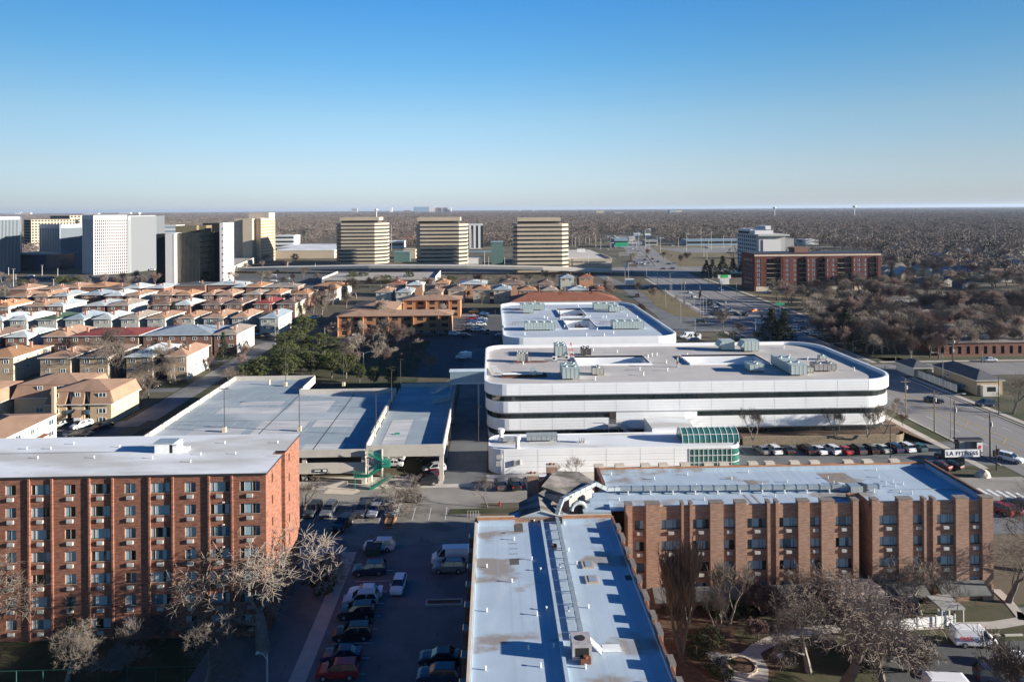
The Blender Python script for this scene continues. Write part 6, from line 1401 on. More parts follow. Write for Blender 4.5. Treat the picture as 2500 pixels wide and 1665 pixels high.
def bare_tree(seed, h=12, spread=.62, trunk=.28, tr_h=.22, levels=5, split=3, up=.25, thin=.022, twigs=4, wob=.25, narrow=1.0, multi=1, base_r=None):
    rn = random.Random(seed); TV, TF, CV, CF = [], [], [], []
    def grow(p, d, ln, r, lv):
        n = 3 if lv < levels-1 else 2; q = p; dd = d.copy(); V, Fc = (TV, TF) if lv <= 1 else (CV, CF)
        pts = [p]
        for i in range(n):
            dd = (dd + Vector((rn.uniform(-wob,wob), rn.uniform(-wob,wob), rn.uniform(-wob,wob)*.6+up*.25))).normalized()
            q2 = q+dd*(ln/n); r2 = r*(1-.45/n*1.0); tri_tube(V, Fc, q, q2, r, r2, 6 if lv == 0 else 4 if lv < 2 else 3); q, r = q2, r2; pts.append(q)
        if lv >= levels:
            return
        k = split + (1 if rn.random() < .4 else 0) if lv < levels-1 else twigs
        ph = rn.uniform(0, 6.28)
        for i in range(k):
            t = 1.0 if i < 2 else rn.uniform(.35, .95); src = pts[-1] if t > .97 else pts[1+int(t*(n-1))]
            ang = rn.uniform(.35, .8)*spread*1.6*(1.0 if i else .5); az = ph+2*pi*i/k+rn.uniform(-.5,.5)
            a = dd.orthogonal().normalized(); b = dd.cross(a)
            nd = (dd*cos(ang)+(a*cos(az)+b*sin(az))*sin(ang)*narrow+Vector((0,0,up*.4))).normalized()
            f = rn.uniform(.62,.86); grow(src, nd, ln*f, max(r*rn.uniform(.5,.72), thin), lv+1)
    for m_ in range(multi):
        d0 = Vector((rn.uniform(-.08,.08), rn.uniform(-.08,.08), 1)) if multi == 1 else Vector((cos(m_*6.28/multi+1)*.35, sin(m_*6.28/multi+1)*.35, 1))
        grow(Vector((0,0,0)), d0.normalized(), h*tr_h, trunk, 0)
    zs = max(v.z for v in CV); s = h/zs
    def me(nm, V, Fc, mat):
        m = bpy.data.meshes.new(nm); m.from_pydata([(v.x*s, v.y*s, v.z*s) for v in V], [], Fc); m.update(); return m
    return me('trunk', TV, TF, None), me('crown', CV, CF, None)
def with_mat(me, m): c = me.copy(); c.materials.clear(); c.materials.append(m); return c
def kit(seed, b, t, **k):
    a, c = bare_tree(seed, **k); a.materials.append(b); c.materials.append(t); return a, c
BIG = [kit(12, bark_l, twig_l, h=12, levels=6, split=3, trunk=.36, twigs=7, thin=.017, spread=1.1, up=.05, wob=.24), kit(12, bark, twig, h=12, levels=6, split=3, trunk=.36, twigs=4, thin=.017, spread=.9, up=.10, wob=.36)]
MID = [kit(21, bark, twig, h=12, levels=6, split=3, trunk=.26, twigs=3, thin=.03, spread=.62, up=.3), kit(22, bark, twig_r, h=12, levels=6, split=3, trunk=.22, twigs=3, thin=.03, spread=.55, up=.35), kit(23, bark, twig_l, h=12, levels=6, split=3, trunk=.26, twigs=3, thin=.03, spread=.7, up=.2)]
TALL = [kit(31, bark, twig, h=14, levels=5, split=4, trunk=.2, twigs=4, thin=.02, spread=.3, up=.7, narrow=.8, multi=3, tr_h=.2)]
BIRCH = [kit(41, bark_l, twig_l, h=9, levels=5, split=3, trunk=.12, twigs=4, thin=.014, spread=.5, up=.4, multi=2)]
SMALL = [kit(51, bark, twig, h=6, levels=5, split=3, trunk=.12, twigs=4, thin=.016, spread=.7, up=.25, tr_h=.3)]
BUSH = [kit(61, bark, twig_r, h=3, levels=5, split=3, trunk=.05, twigs=4, thin=.020, spread=.9, up=.3, multi=5, tr_h=.2), kit(62, bark_l, twig_l, h=3, levels=5, split=3, trunk=.05, twigs=4, thin=.020, spread=.9, up=.3, multi=6, tr_h=.2)]
BT = []
def tree(k, x, y, h, label, group=None, rz=None, z=0, wide=1.0, name='bare_tree', base_h=12):
    if name == 'bare_tree' and k in MID: BT.append((k, x, y, h, label, group, rz, z, wide, base_h)); return None
    return real_tree(k, x, y, h, label, group, rz, z, wide, name, base_h)
def real_tree(k, x, y, h, label, group=None, rz=None, z=0, wide=1.0, name='bare_tree', base_h=12):
    a, c = k; r = thing(name, label, 'tree' if 'shrub' not in name else 'shrub', (x, y, z), RN.uniform(0, 6.28) if rz is None else rz, group)
    s = h/base_h; r.scale = (s*wide, s*wide, s); O('trunk', a, r); O('crown' if 'shrub' not in name else 'twigs', c, r); return r
def clump_mesh(seed, n, shape, size, m, squash=.55, clump=26):
    "foliage of many leaf-sized faces gathered in tufts over the crown"
    rn = np.random.default_rng(seed); V = []; Fc = []
    for i in range(n):
        c = np.array(shape(rn)); rr = rn.uniform(.5, 1.0)*size*2.2
        for j in range(clump):
            d = rn.normal(size=3); d /= np.linalg.norm(d); d[2] = d[2]*squash+.15; p = c+d*rr*rn.uniform(.35,1)
            u = rn.normal(size=3); u /= np.linalg.norm(u); v = np.cross(u, d); v /= (np.linalg.norm(v)+1e-6); s = size*rn.uniform(.35,.8); k = len(V)
            V += [tuple(p-u*s*.5), tuple(p+v*s*.35), tuple(p+u*s*.6), tuple(p-v*s*.35)]; Fc.append((k,k+1,k+2,k+3))
    me = bpy.data.meshes.new('crown'); me.from_pydata(V, [], Fc); me.update(); me.materials.append(m); return me
def sh_round(R_, hz, z0):
    def f(rn):
        d = rn.normal(size=3); d /= np.linalg.norm(d); q = rn.uniform(.45, 1)**.5; a = 1+.28*math.sin(3*math.atan2(d[1], d[0])+1)+.15*math.sin(7*d[2]+2)
        return (d[0]*R_*q*a, d[1]*R_*q*a, z0+hz*(1+d[2]*q)/1.0)
    return f
def sh_cone(R_, h, z0):
    def f(rn):
        t = rn.uniform(0, 1)**1.4; a = rn.uniform(0, 6.28); q = R_*(1-t)*(.55+.45*rn.uniform(0,1)**.5)*(1+.18*math.sin(a*5+t*20)); return (q*cos(a), q*sin(a), z0+t*h)
    return f
trk = MB().tube((0,0,0),(.2,.1,5),.22,.12,6).tube((.2,.1,3),(1.8,.6,5.2),.1,.05,4).tube((.1,.1,2.5),(-1.6,-.5,4.6),.1,.05,4).mesh('trunk', bark)
PINE = [(trk, clump_mesh(71, 190, sh_round(3.6, 2.6, 2.0), .42, pine)), (trk, clump_mesh(72, 170, sh_round(3.0, 2.9, 1.8), .42, pine)), (trk, clump_mesh(73, 210, sh_round(4.2, 2.4, 1.6), .44, pine))]
SPRUCE = [(MB().tube((0,0,0),(0,0,9.5),.2,.04,6).mesh('trunk', bark), clump_mesh(81, 230, sh_cone(2.6, 10.5, .8), .42, pine_d)), (MB().tube((0,0,0),(0,0,9.5),.2,.04,6).mesh('trunk', bark), clump_mesh(82, 230, sh_cone(3.4, 10.2, 1.2), .5, pine_d))]
HEDGE = [(MB().tube((0,0,0),(0,0,1),.06,.04,5).mesh('stem', bark), clump_mesh(91, 70, sh_round(1.3, .75, .1), .2, hedge_m, clump=30))]
def evergreen(k, px, py, h, label, base, group=None, name='pine_tree', wide=1.0, z=0, xy=None):
    x, y = xy or at(px, py, z); r = thing(name, label, 'shrub' if 'shrub' in name else 'tree', (x, y, z), RN.uniform(0, 6.28), group); s = h/base; r.scale = (s*wide, s*wide, s)
    O('trunk' if 'shrub' not in name else 'stem', k[0], r); O('crown' if 'shrub' not in name else 'foliage', k[1], r); return r
def T_px(kit_, px, py, h, label, **k):
    x, y = at(px, py, k.get('z', 0)); return tree(kit_, x, y, h, label, **k)
# -- foreground
T_px(BIG[0], 645, 1590, 13.5, 'broad pale bare tree in front of the right end of the red tower', rz=3.6, wide=1.5)
T_px(BIG[0], 500, 1690, 7.5, 'crooked pale bare tree at the bottom left edge of the view', rz=2.2, wide=1.2)
T_px(BIG[1], -60, 1600, 12.5, 'bare tree cut off by the left edge, in front of the red tower', rz=1, wide=1.1)
T_px(BIG[0], 165, 1660, 6.0, 'twisted pale small tree in front of the lower left facade', wide=1.2)
T_px(SMALL[0], 330, 1590, 4.8, 'small bare tree left of the broad pale tree below the red tower', base_h=6, wide=1.1)
T_px(BUSH[1], 295, 1640, 3.0, 'pale fallen-looking bush on the lawn at the bottom left', base_h=3, wide=1.3, name='bare_shrub')
T_px(BUSH[0], 400, 1560, 3.4, 'reddish bare bush against the foot of the red tower', base_h=3, wide=1.3, name='bare_shrub')
for i, px in enumerate((250, 470, 540, 600)): T_px(BUSH[i%2], px, 1545, 2.4, 'low bare bush along the base of the red tower', base_h=3, wide=1.2, name='bare_shrub', group='bushes at the foot of the red tower')
evergreen(SPRUCE[0], 178, 1560, 5.6, 'narrow green conifer standing against the red tower facade', 11, name='conifer', wide=.85)
evergreen(HEDGE[0], 790, 1445, 3.0, 'dark evergreen bush beside the walkway right of the broad pale tree', 1.6, name='evergreen_shrub')
evergreen(HEDGE[0], 800, 1400, 2.6, 'dark rounded bush at the corner of the walkway by the car park', 1.6, name='evergreen_shrub')
T_px(BIG[1], 2055, 1690, 13.5, 'big bare tree with many limbs in the lawn before the right wing', rz=.3, wide=1.2)
T_px(BIG[1], 2165, 1715, 9.5, 'bare tree at the bottom right before the white van', rz=2.9, wide=1.1)
T_px(BIG[0], 1975, 1640, 9.5, 'bare tree left of the biggest one in the lawn', rz=4.1, wide=.9)
T_px(MID[0], 2520, 1790, 9.0, 'bare tree at the bottom right corner', rz=1.9, wide=1.3)
T_px(TALL[0], 1664, 1612, 15.5, 'tall upright bare tree rising beside the near silver roof', base_h=14, rz=.4, wide=.9)
T_px(BIRCH[0], 1782, 1525, 9.0, 'slender white birch in the garden before the right wing', base_h=9)
T_px(BIRCH[0], 1750, 1552, 5.5, 'smaller leaning birch in the garden bed', base_h=9)
T_px(BIG[1], 2100, 1525, 7.0, 'dense bare tree against the middle of the right wing', rz=5, wide=1.5)
T_px(BIG[1], 1960, 1510, 6.5, 'bare tree against the right wing left of its entrance', rz=2, wide=1.4)
T_px(BIG[0], 2245, 1500, 7.0, 'bare tree behind the white vinyl fence', rz=3.3, wide=1.2)
T_px(SMALL[0], 2330, 1500, 6.5, 'small bare tree before the lower windows near the wing end', base_h=6)
T_px(BIG[1], 2462, 1470, 9.5, 'dense bare tree standing off the right end of the right wing', rz=.9, wide=1.0)
T_px(BIG[1], 2560, 1400, 12, 'bare tree reaching in from the right edge over the crosswalk', rz=2.5, wide=1.2)
for i, (px, py, w_) in enumerate([(1860,1500,4),(1905,1505,3.2),(2010,1500,3.5),(2150,1500,3),(2200,1520,3)]): T_px(BUSH[i%2], px, py, w_, 'bare bush in the bed along the right wing', base_h=3, wide=1.4, name='bare_shrub', group='bushes along the right wing')
for i, (px, py, h_) in enumerate([(1735,1578,1.9),(1700,1598,1.9),(1760,1650,1.8),(1745,1496,2.2),(1800,1500,2.0)]): evergreen(HEDGE[0], px, py, h_, 'low dark evergreen bush in the garden before the right wing', 1.6, 'garden evergreens', 'evergreen_shrub', 1.2)
for i, (px, py, h_) in enumerate([(2120,1620,4),(2190,1600,3.5),(2060,1550,3),(2230,1640,4),(1850,1560,2.5)]): T_px(BUSH[i%2], px, py, h_, 'bare thicket shrub under the trees of the lawn', group='thicket under the lawn trees', base_h=3, wide=1.1, name='bare_shrub')
# -- around the car park and the street
T_px(BIG[0], 955, 1262, 7.6, 'bare tree in the brick island among the parked cars', rz=1.3, wide=1.35)
T_px(BIG[1], 738, 1262, 6.5, 'bare tree right beside the corner of the red tower', rz=2.3, wide=1.2)
T_px(SMALL[0], 1190, 1238, 5.2, 'lone small bare tree on the verge left of the chimneys', base_h=6, rz=1, wide=1.05)
T_px(SMALL[0], 1412, 1176, 4.6, 'bare tree behind the corner roof against the white annex', base_h=6, wide=1.2)
T_px(SMALL[0], 1365, 1178, 3.8, 'lower bare bushy tree left of the one against the annex', base_h=6, wide=1.3)
for i, (px, py, h_, z) in enumerate([(1838,1075,7.2,1.5),(2040,1067,6.5,1.5),(2118,1067,6.6,1.5),(2160,1062,8.0,1.5)]): T_px(BIRCH[0], px, py, h_, '%s bare tree in front of the long white office block' % ['leftmost','second','third','rightmost'][i], base_h=9, z=z, wide=1.15)
for i in range(15):
    x = -72.6+RN.uniform(-.9,.4); y = 128+i*4.0+RN.uniform(-1,1); tree(BUSH[i%2], x, y, RN.uniform(4.2,6.0), 'bare shrub in the row outside the left wall of the garage', 'shrubs along the garage wall', base_h=3, name='bare_shrub')
# -- park behind the garage
for i, (px, py, h_, w_) in enumerate([(640,917,8,1.15),(700,915,8.5,1.2),(760,900,8.5,1.1),(700,880,8.8,1.1),(725,850,8.8,1.2),(780,850,8.8,1.15),(810,905,8,1.1),(845,905,7.5,1.1),(740,808,10,.9),(690,838,7,1.0),(600,922,6.4,1.1),(800,880,7,1.0),(735,890,7.5,1.2)]):
    evergreen(PINE[i%3], px, py+18, h_, 'spreading dark green pine in the park behind the garage', 7.3, 'pines behind the garage', wide=w_*.95)
for i, (px, py, h_) in enumerate([(878,925,6.3),(912,934,6.1),(956,936,6.4)]): evergreen(PINE[1], px, py+10, h_, '%s of three rounded pines at the back wall of the deck' % ['left','middle','right'][i], 8, wide=.8)
evergreen(PINE[2], 825, 870, 5.5, 'dark rounded pine in the park lawn right of the big pines', 8, wide=1.0); evergreen(PINE[0], 848, 872, 6, 'lighter green pine beside the dark rounded one', 8, wide=.6)
pk = [(846,820,7,22,'pinkish bare tree on the park edge by the lane'),(800,822,5.2,22,'small pinkish bare tree at the lane corner'),(812,836,8,21,'thin bare tree beside the park lamp'),(845,836,9.5,22,'bare tree before the corner of the brown flats'),(880,890,11,23,'broad bare tree in the park centre'),(937,842,11.5,21,'upright bare tree in front of the brown flats'),(912,838,8,22,'fuzzy bare tree left of the upright one'),(975,860,11,22,'broad reddish bare tree at the right side of the park'),(925,890,8.2,23,'fan shaped bare tree in shadowed lawn'),(965,890,6.0,23,'low pale bare bush right of the fan shaped tree'),(1057,918,7.0,23,'single round bare tree in the dark lawn by the alley'),(1035,865,3.5,23,'low pale shrub in the dark lawn'),(865,912,8,22,'bare tree behind the left rounded pine'),(920,800,13.5,20,'tall bare tree between the two brown flats'),(1085,800,11,20,'bare tree before the right end of the brown flats'),(785,775,13,20,'tall dense bare poplar pair between houses'),(812,745,13,22,'broad bare tree behind the poplars'),(765,765,12,20,'left one of the bare poplars'),(870,730,14,20,'large round bare tree left of the brown flats roof'),(845,752,9,21,'bare tree in the yard left of the court')]
KK = {20: MID[0], 21: MID[0], 22: MID[1], 23: MID[2]}
for px, py, h_, kk, lab in pk: T_px(KK[kk], px, py, h_, lab, wide=1.0)
for i, (px, py, h_, kk) in enumerate([(945,905,7,22),(985,905,6,22),(1010,880,8,21),(960,835,9,22),(1000,850,9,21),(900,850,8,22),(885,830,8,21),(1030,895,6,23)]): T_px(KK[kk], px, py, h_, 'bare park tree in the shaded ground before the brown flats', group='shaded park trees')
# -- bare trees among the houses (left)
for i, (px, py, h_) in enumerate([(285,925,13),(385,925,12),(345,960,9),(430,938,9),(250,905,12),(560,948,7)]): T_px(BIG[1], px, py, h_, ['wide bare street tree before the brown-roofed house','wide bare street tree before the light grey-roofed house','low bare tree over the street beside the mansard flats','bare tree beside the lane left of the garage','wide bare tree hiding the taller red roof','bare tree near the lane behind the garage corner'][i], rz=i*1.3, wide=1.0)
for i, (px, py, h_, kk) in enumerate([(300,920,12,21),(395,920,10,21),(420,930,8,23),(262,905,9,22),(362,975,8,21),(262,890,13,21),(15,785,7,23),(560,945,6,23),(590,905,6,22),(600,880,6,22),(12,725,8,21),(455,738,6,22),(512,905,5,22),(345,985,5,22)]):
    T_px(KK[kk], px, py, h_, 'bare street tree among the hip-roofed houses', group='bare trees among the houses', wide=1.0)
evergreen(SPRUCE[0], 545, 880, 9.5, 'dark spruce beside the white-sided house nearest the park', 11); evergreen(SPRUCE[1], 456, 895, 6.5, 'small spruce before the nearest row of houses', 11)
evergreen(SPRUCE[1], 424, 797, 10.5, 'dark evergreen standing in the third row of houses', 11); evergreen(SPRUCE[0], 735, 800, 9.5, 'spruce with a pole beside it next to the blue-grey roofed house', 11)
evergreen(SPRUCE[0], 845, 728, 9, 'spruce left of the large round bare tree', 11); evergreen(PINE[0], 385, 905, 3.5, 'small dark conifer before the tan-roofed house', 8)
for i, (px, py) in enumerate([(55,708),(145,700),(165,698),(190,700),(860,690),(885,688),(945,700),(1000,690),(240,632),(255,632),(265,632),(410,690),(500,690),(720,640),(1100,700),(760,630)]):
    evergreen(PINE[i%3], px, py, 9 if i > 3 else 8, 'dark evergreen before the office towers', 8, 'evergreens before the towers', wide=1.0)
for i, (px, py) in enumerate([(250,700),(285,702),(320,704),(350,700),(380,698),(205,706),(330,690),(300,692),(560,690),(600,665),(640,655),(655,640),(690,700),(715,690),(740,680),(770,690),(905,705),(930,700),(1020,712),(1050,705),(1085,702),(1130,705),(1165,700),(1190,702),(1225,700),(1260,700),(1290,695),(1330,690),(1350,692),(640,690),(660,692),(700,660),(5,690),(25,700),(80,710)]):
    x, y = at(px, py, 0); tree(MID[i%3], x, y, RN.uniform(7,10), 'bare tree in the belt between the houses and the office towers', 'bare trees before the towers', wide=1.3)
# -- between the white blocks and the avenue
for px, py, h_, kk, lab in [(1565,785,9,22,'reddish bare tree behind the corner of the farther white roof'),(1490,755,14,20,'large dense bare tree left of the triangular lawn'),(1460,740,11,20,'dense bare tree at the end of the long red roof'),(1595,740,9,22,'leaning reddish bare tree at the tip of the triangular lawn'),(1618,728,5,23,'small bare tree at the tip of the triangular lawn'),(1768,812,9.5,23,'pale bare tree beside the waiting cars'),(1810,825,7,21,'dark bare thicket right of the pale tree'),(1840,838,5.5,21,'low bare thicket behind the white roof edge'),(1790,835,4.5,21,'low bare shrubbery by the parked van'),(1700,835,4,22,'low bare bush right of the white vans'),(1535,850,7.2,23,'right of the bare trees between the two white blocks'),(1490,850,6.2,23,'middle bare tree between the two white blocks'),(1440,850,5.8,23,'left bare tree between the two white blocks')]:
    T_px(KK[kk], px, py, h_, lab, wide=1.1)
for i, (dx, dy) in enumerate([(1.5,1),(4,2.5),(6,4),(2.5,4),(7,7),(3,8)]):
    q0 = (h1 if i % 2 else h2); tree(MID[1], q0[0]+dx+1, q0[2]+2+dy*.8, 5.4, 'bare reddish courtyard tree inside a light well of the farther white roof', 'courtyard trees', z=7.8, wide=.7)
for i, (x, y) in enumerate([(96.5,335),(98.5,350),(99.5,368),(97,385),(101.5,372),(95,360)]): tree(SMALL[0], x, y, 5, 'thin young tree on the triangular lawn', 'young trees on the triangular lawn', base_h=6, wide=.5)
# -- right side: woods and street trees
rt = [(1895,790,13,'E0'),(1865,812,15,'S'),(1930,805,13,'E0'),(1960,840,16,'S'),(1990,835,13,'E1'),(2010,830,12,'E1')]
evergreen(SPRUCE[1], 1885, 842, 13.0, 'big dark spruce at the left edge of the roadside trees', 11, wide=1.35); evergreen(SPRUCE[1], 1915, 846, 12.5, 'second big dark spruce beside the one at the left edge', 11, wide=1.35)
evergreen(SPRUCE[1], 2065, 850, 14.0, 'tallest dark spruce in the middle of the roadside trees', 11, wide=1.3); evergreen(SPRUCE[1], 2095, 835, 10, 'shorter dark spruce right of the tallest one', 11, wide=1.3); evergreen(PINE[2], 2110, 820, 8, 'yellowish pine behind the tall roadside spruces', 8)
evergreen(SPRUCE[0], 2178, 690, 11, 'dark spruce right of the maroon apartment block', 11); evergreen(SPRUCE[0], 2362, 690, 9, 'small dark spruce before the grey suburban house', 11)
for i, (px, py, h_) in enumerate([(1740,680,13),(1765,678,15),(1790,676,13),(1725,672,11),(1812,672,11)]): evergreen(SPRUCE[1], px, py, h_, 'dark fir in the cluster left of the blue windowed hotel', 11, 'firs by the hotel', 'fir_tree', 1.3)
evergreen(PINE[2], 1975, 730, 7, 'orange-brown leafed low tree in front of the maroon block', 8)
def wood(poly, n, hr, label, group, kinds=MID, seed=3, wide=(1.0,1.4), z=0):
    rn = random.Random(seed); xs = [p[0] for p in poly]; ys = [p[1] for p in poly]; k = 0; pts = []; tries = 0
    while k < n and tries < 9000:
        tries += 1
        px, py = rn.uniform(min(xs), max(xs)), rn.uniform(min(ys), max(ys)); ins = False; j = len(poly)-1
        for i in range(len(poly)):
            if (poly[i][1] > py) != (poly[j][1] > py) and px < (poly[j][0]-poly[i][0])*(py-poly[i][1])/(poly[j][1]-poly[i][1])+poly[i][0]: ins = not ins
            j = i
        if not ins: continue
        x, y = at(px, py, 0)
        if any((x-a)**2+(y-b)**2 < 22 for a, b in pts): continue
        pts.append((x, y)); k += 1; tree(rn.choice(kinds), x, y, rn.uniform(*hr), label, group, wide=rn.uniform(*wide))
wood([(1965,790),(2040,765),(2150,770),(2235,800),(2290,820),(2280,860),(2190,868),(2100,862),(2040,862),(2000,835)], 60, (9,14), 'bare tree in the dense roadside wood across the avenue', 'dense roadside wood', seed=5)
wood([(1880,735),(1990,715),(2140,700),(2230,715),(2240,760),(2150,770),(2020,765),(1900,760)], 40, (9,13), 'bare tree in front of the maroon apartment block', 'trees before the maroon block', seed=6)
wood([(2240,880),(2480,845),(2600,835),(2600,775),(2430,775),(2300,790),(2240,800)], 26, (9,13), 'bare tree around the long low brick building', 'trees round the low brick building', seed=7)
wood([(2240,720),(2300,705),(2450,690),(2600,690),(2600,722),(2240,735)], 28, (9,13), 'bare tree behind the wide grey-roofed school building', 'trees behind the school', seed=8)
wood([(2240,775),(2600,780),(2600,760),(2430,758),(2240,765)], 30, (9,13), 'bare tree before the wide grey-roofed school building', 'trees before the school', seed=28)
wood([(2150,650),(2350,620),(2600,610),(2600,690),(2400,690),(2240,700),(2160,690)], 60, (9,14), 'bare tree in the suburb at the right', 'suburb trees', seed=9)
wood([(1540,650),(1700,650),(1700,628),(1560,628)], 6, (9,13), 'bare tree between highway and loop ramp', 'trees by the loop ramp', seed=10)
T_px(BIG[1], 2475, 1010, 10.5, 'bare street tree with round crown right of the bungalow', rz=1.2, wide=1.0); T_px(MID[2], 2130, 870, 8, 'slender white-barked tree at the wood edge', wide=.8)
T_px(MID[1], 2225, 885, 10, 'reddish bare tree at the side street corner'); T_px(MID[1], 2290, 878, 9.5, 'rounder reddish bare tree right of the side street corner')
T_px(MID[0], 2190, 1010, 4, 'low bare shrub mass by the end of the white block'); T_px(MID[1], 2205, 1040, 3.2, 'brown bare bush in the planting bed slope', wide=1.3)
for i, (px, py, h_) in enumerate([(2270,872,9),(2330,868,10),(2385,866,9),(2430,862,10),(2490,860,9.5),(2300,846,8),(2360,812,9),(2440,808,9)]): T_px(MID[i%2], px, py, h_, 'bare tree standing before the long low brick building', group='trees before the long low brick building', wide=1.2)
# -- mown woods far off: one mass of bare crowns
rn = np.random.default_rng(5)
def puff(seed, n=150):
    rn = np.random.default_rng(seed); V = []; Fc = []
    for i in range(n):
        d = rn.normal(size=3); d /= np.linalg.norm(d); q = rn.uniform(.25, 1)**.4; a = 1+.2*math.sin(3*math.atan2(d[1],d[0])+seed)
        p = np.array((d[0]*5*q*a, d[1]*5*q*a, 6.2+d[2]*5.2*q)); u = np.array((d[0], d[1], abs(d[2])+.5))+rn.normal(size=3)*.5; u /= np.linalg.norm(u); w_ = np.cross(u, rn.normal(size=3)); w_ /= np.linalg.norm(w_)
        L_ = rn.uniform(1.0, 2.2); k = len(V); V += [tuple(p), tuple(p+u*L_+w_*.34), tuple(p+u*L_-w_*.34)]; Fc.append((k,k+1,k+2))
    for a in range(3): k = len(V); V += [(-.3,0,0),(.3,0,0),(rn.uniform(-1,1),rn.uniform(-1,1),7)]; Fc.append((k,k+1,k+2))
    me = bpy.data.meshes.new('wood_crown'); me.from_pydata(V, [], Fc); me.update(); return me
lib = bpy.data.collections.new('wood_sources')
wm_ = [M('far wood a', (.135,.112,.10), .95, .1, .1, rnd=.3), M('far wood b', (.16,.125,.108), .95, .1, .1, rnd=.22), M('far wood c', (.22,.185,.155), .95, .1, .1, rnd=.2), M('far wood evergreen', (.02,.03,.02), .95, .2, .1, rnd=.3)]
for i in range(9):
    me = puff(i); me.materials.append(wm_[[0,0,1,1,0,2,1,0,3][i]]); o = bpy.data.objects.new('crown_source', me); lib.objects.link(o)
P = []; S_ = []
def inside_free(x, y):
    if y < 560 and x < 340: return False
    if x > 230 and y > 330 and y < 700: return rn.random() < .3
    if y < 300: return False
    # keep offices, highway and junction open
    xc = 118+(y-500)*.25 if y > 500 else 118
    if 500 < y < 1300 and abs(x-(140+(y-500)*.145)) < 34+ (y-500)*.03: return False
    if 560 < y < 980 and 130 < x < 430: return False
    if y < 770 and x < 140: return False
    if y < 960 and -470 < x < 210: return False
    if x < -200 and y < 1500 and x > -900: return rn.random() < .25
    return True
def scatter(y0, y1, sp, n, s0, s1):
    for _ in range(n):
        y = (rn.uniform(y0**.5, y1**.5))**2 if y1 < 3000 else rn.uniform(y0, y1); x = rn.uniform(-.80, .80)*y
        if not inside_free(x, y): continue
        P.append((x, y, 0)); S_.append(rn.uniform(s0, s1))
scatter(330, 1500, 1, 9000, .85, 1.35); scatter(1500, 3200, 1, 24000, .9, 1.6); scatter(3200, 7000, 1, 30000, 1.2, 2.6); scatter(7000, 25000, 1, 42000, 1.6, 4.0)
me = bpy.data.meshes.new('far_woods'); me.from_pydata(P, [], []); at_ = me.attributes.new('size', 'FLOAT', 'POINT'); at_.data.foreach_set('value', S_)
fwd = O('far_woods', me); T(fwd, 'bare brown woods stretching from the highway to the horizon', 'woods', kind='stuff')
ng = bpy.data.node_groups.new('woods', 'GeometryNodeTree'); ng.interface.new_socket('Geometry', in_out='INPUT', socket_type='NodeSocketGeometry'); ng.interface.new_socket('Geometry', in_out='OUTPUT', socket_type='NodeSocketGeometry')
N = ng.nodes; gi = N.new('NodeGroupInput'); go = N.new('NodeGroupOutput'); ip = N.new('GeometryNodeInstanceOnPoints'); ci = N.new('GeometryNodeCollectionInfo'); rv = N.new('FunctionNodeRandomValue'); na = N.new('GeometryNodeInputNamedAttribute'); cx = N.new('ShaderNodeCombineXYZ')
ci.inputs['Collection'].default_value = lib; ci.inputs['Separate Children'].default_value = True; ip.inputs['Pick Instance'].default_value = True
rv.data_type = 'FLOAT_VECTOR'; rv.inputs[0].default_value = (0,0,0); rv.inputs[1].default_value = (.1,.1,6.28); na.data_type = 'FLOAT'; na.inputs['Name'].default_value = 'size'
ng.links.new(gi.outputs[0], ip.inputs['Points']); ng.links.new(ci.outputs[0], ip.inputs['Instance']); ng.links.new(rv.outputs[0], ip.inputs['Rotation']); ng.links.new(na.outputs[0], cx.inputs[0]); ng.links.new(na.outputs[0], cx.inputs[1])
mt_ = N.new('ShaderNodeMath'); mt_.operation = 'POWER'; mt_.inputs[1].default_value = .25; ng.links.new(na.outputs[0], mt_.inputs[0]); ng.links.new(mt_.outputs[0], cx.inputs[2])
ng.links.new(cx.outputs[0], ip.inputs['Scale']); ng.links.new(ip.outputs[0], go.inputs[0])
fwd.modifiers.new('woods', 'NODES').node_group = ng
wood([(5,890),(300,900),(540,880),(640,800),(830,760),(830,715),(5,715)], 95, (5,8.5), 'bare yard tree squeezed between the hip-roofed houses', 'yard trees between the houses', seed=41, wide=(.7,1.0))
wood([(940,745),(1560,745),(1560,700),(1100,690),(940,700)], 26, (5,8.5), 'bare yard tree among the small houses before the striped towers', 'yard trees before the striped towers', seed=42, wide=(.8,1.1))
wood([(830,905),(1000,905),(1050,850),(980,825),(830,830)], 9, (4,7), 'slim bare tree in the park lawn', 'slim park trees', seed=43, wide=(.7,1.0))

# the bare trees that show largest stand as trees of their own, the small far ones are one mass
NB = sum(1 for o in C.objects if o.name.startswith('bare_tree'))
BT.sort(key=lambda b: -b[3]/b[2]+(-1 if b[5] is None else 0))
keep = 290-NB
for b in BT[:keep]: real_tree(b[0], b[1], b[2], b[3], b[4], b[5], b[6], b[7], b[8], 'bare_tree', b[9])
lib2 = bpy.data.collections.new('tree_sources')
for i, (a, c) in enumerate(MID):
    V = [tuple(v.co) for v in a.vertices]+[tuple(v.co) for v in c.vertices]; n0 = len(a.vertices)
    Fs = [tuple(p.vertices) for p in a.polygons]+[tuple(q+n0 for q in p.vertices) for p in c.polygons]
    me = bpy.data.meshes.new('small_tree'); me.from_pydata(V, [], Fs); me.materials.append(c.materials[0]); me.update(); lib2.objects.link(bpy.data.objects.new('tree_source_%d' % i, me))
rest = BT[keep:]
me = bpy.data.meshes.new('distant_bare_trees'); me.from_pydata([(b[1], b[2], b[7]) for b in rest], [], [])
for nm, typ, vals in (('size','FLOAT',[b[3]/b[9] for b in rest]),('wide','FLOAT',[b[3]/b[9]*b[8] for b in rest]),('turn','FLOAT',[RN.uniform(0,6.28) for b in rest]),('which','INT',[MID.index(b[0]) for b in rest])): me.attributes.new(nm, typ, 'POINT').data.foreach_set('value', vals)
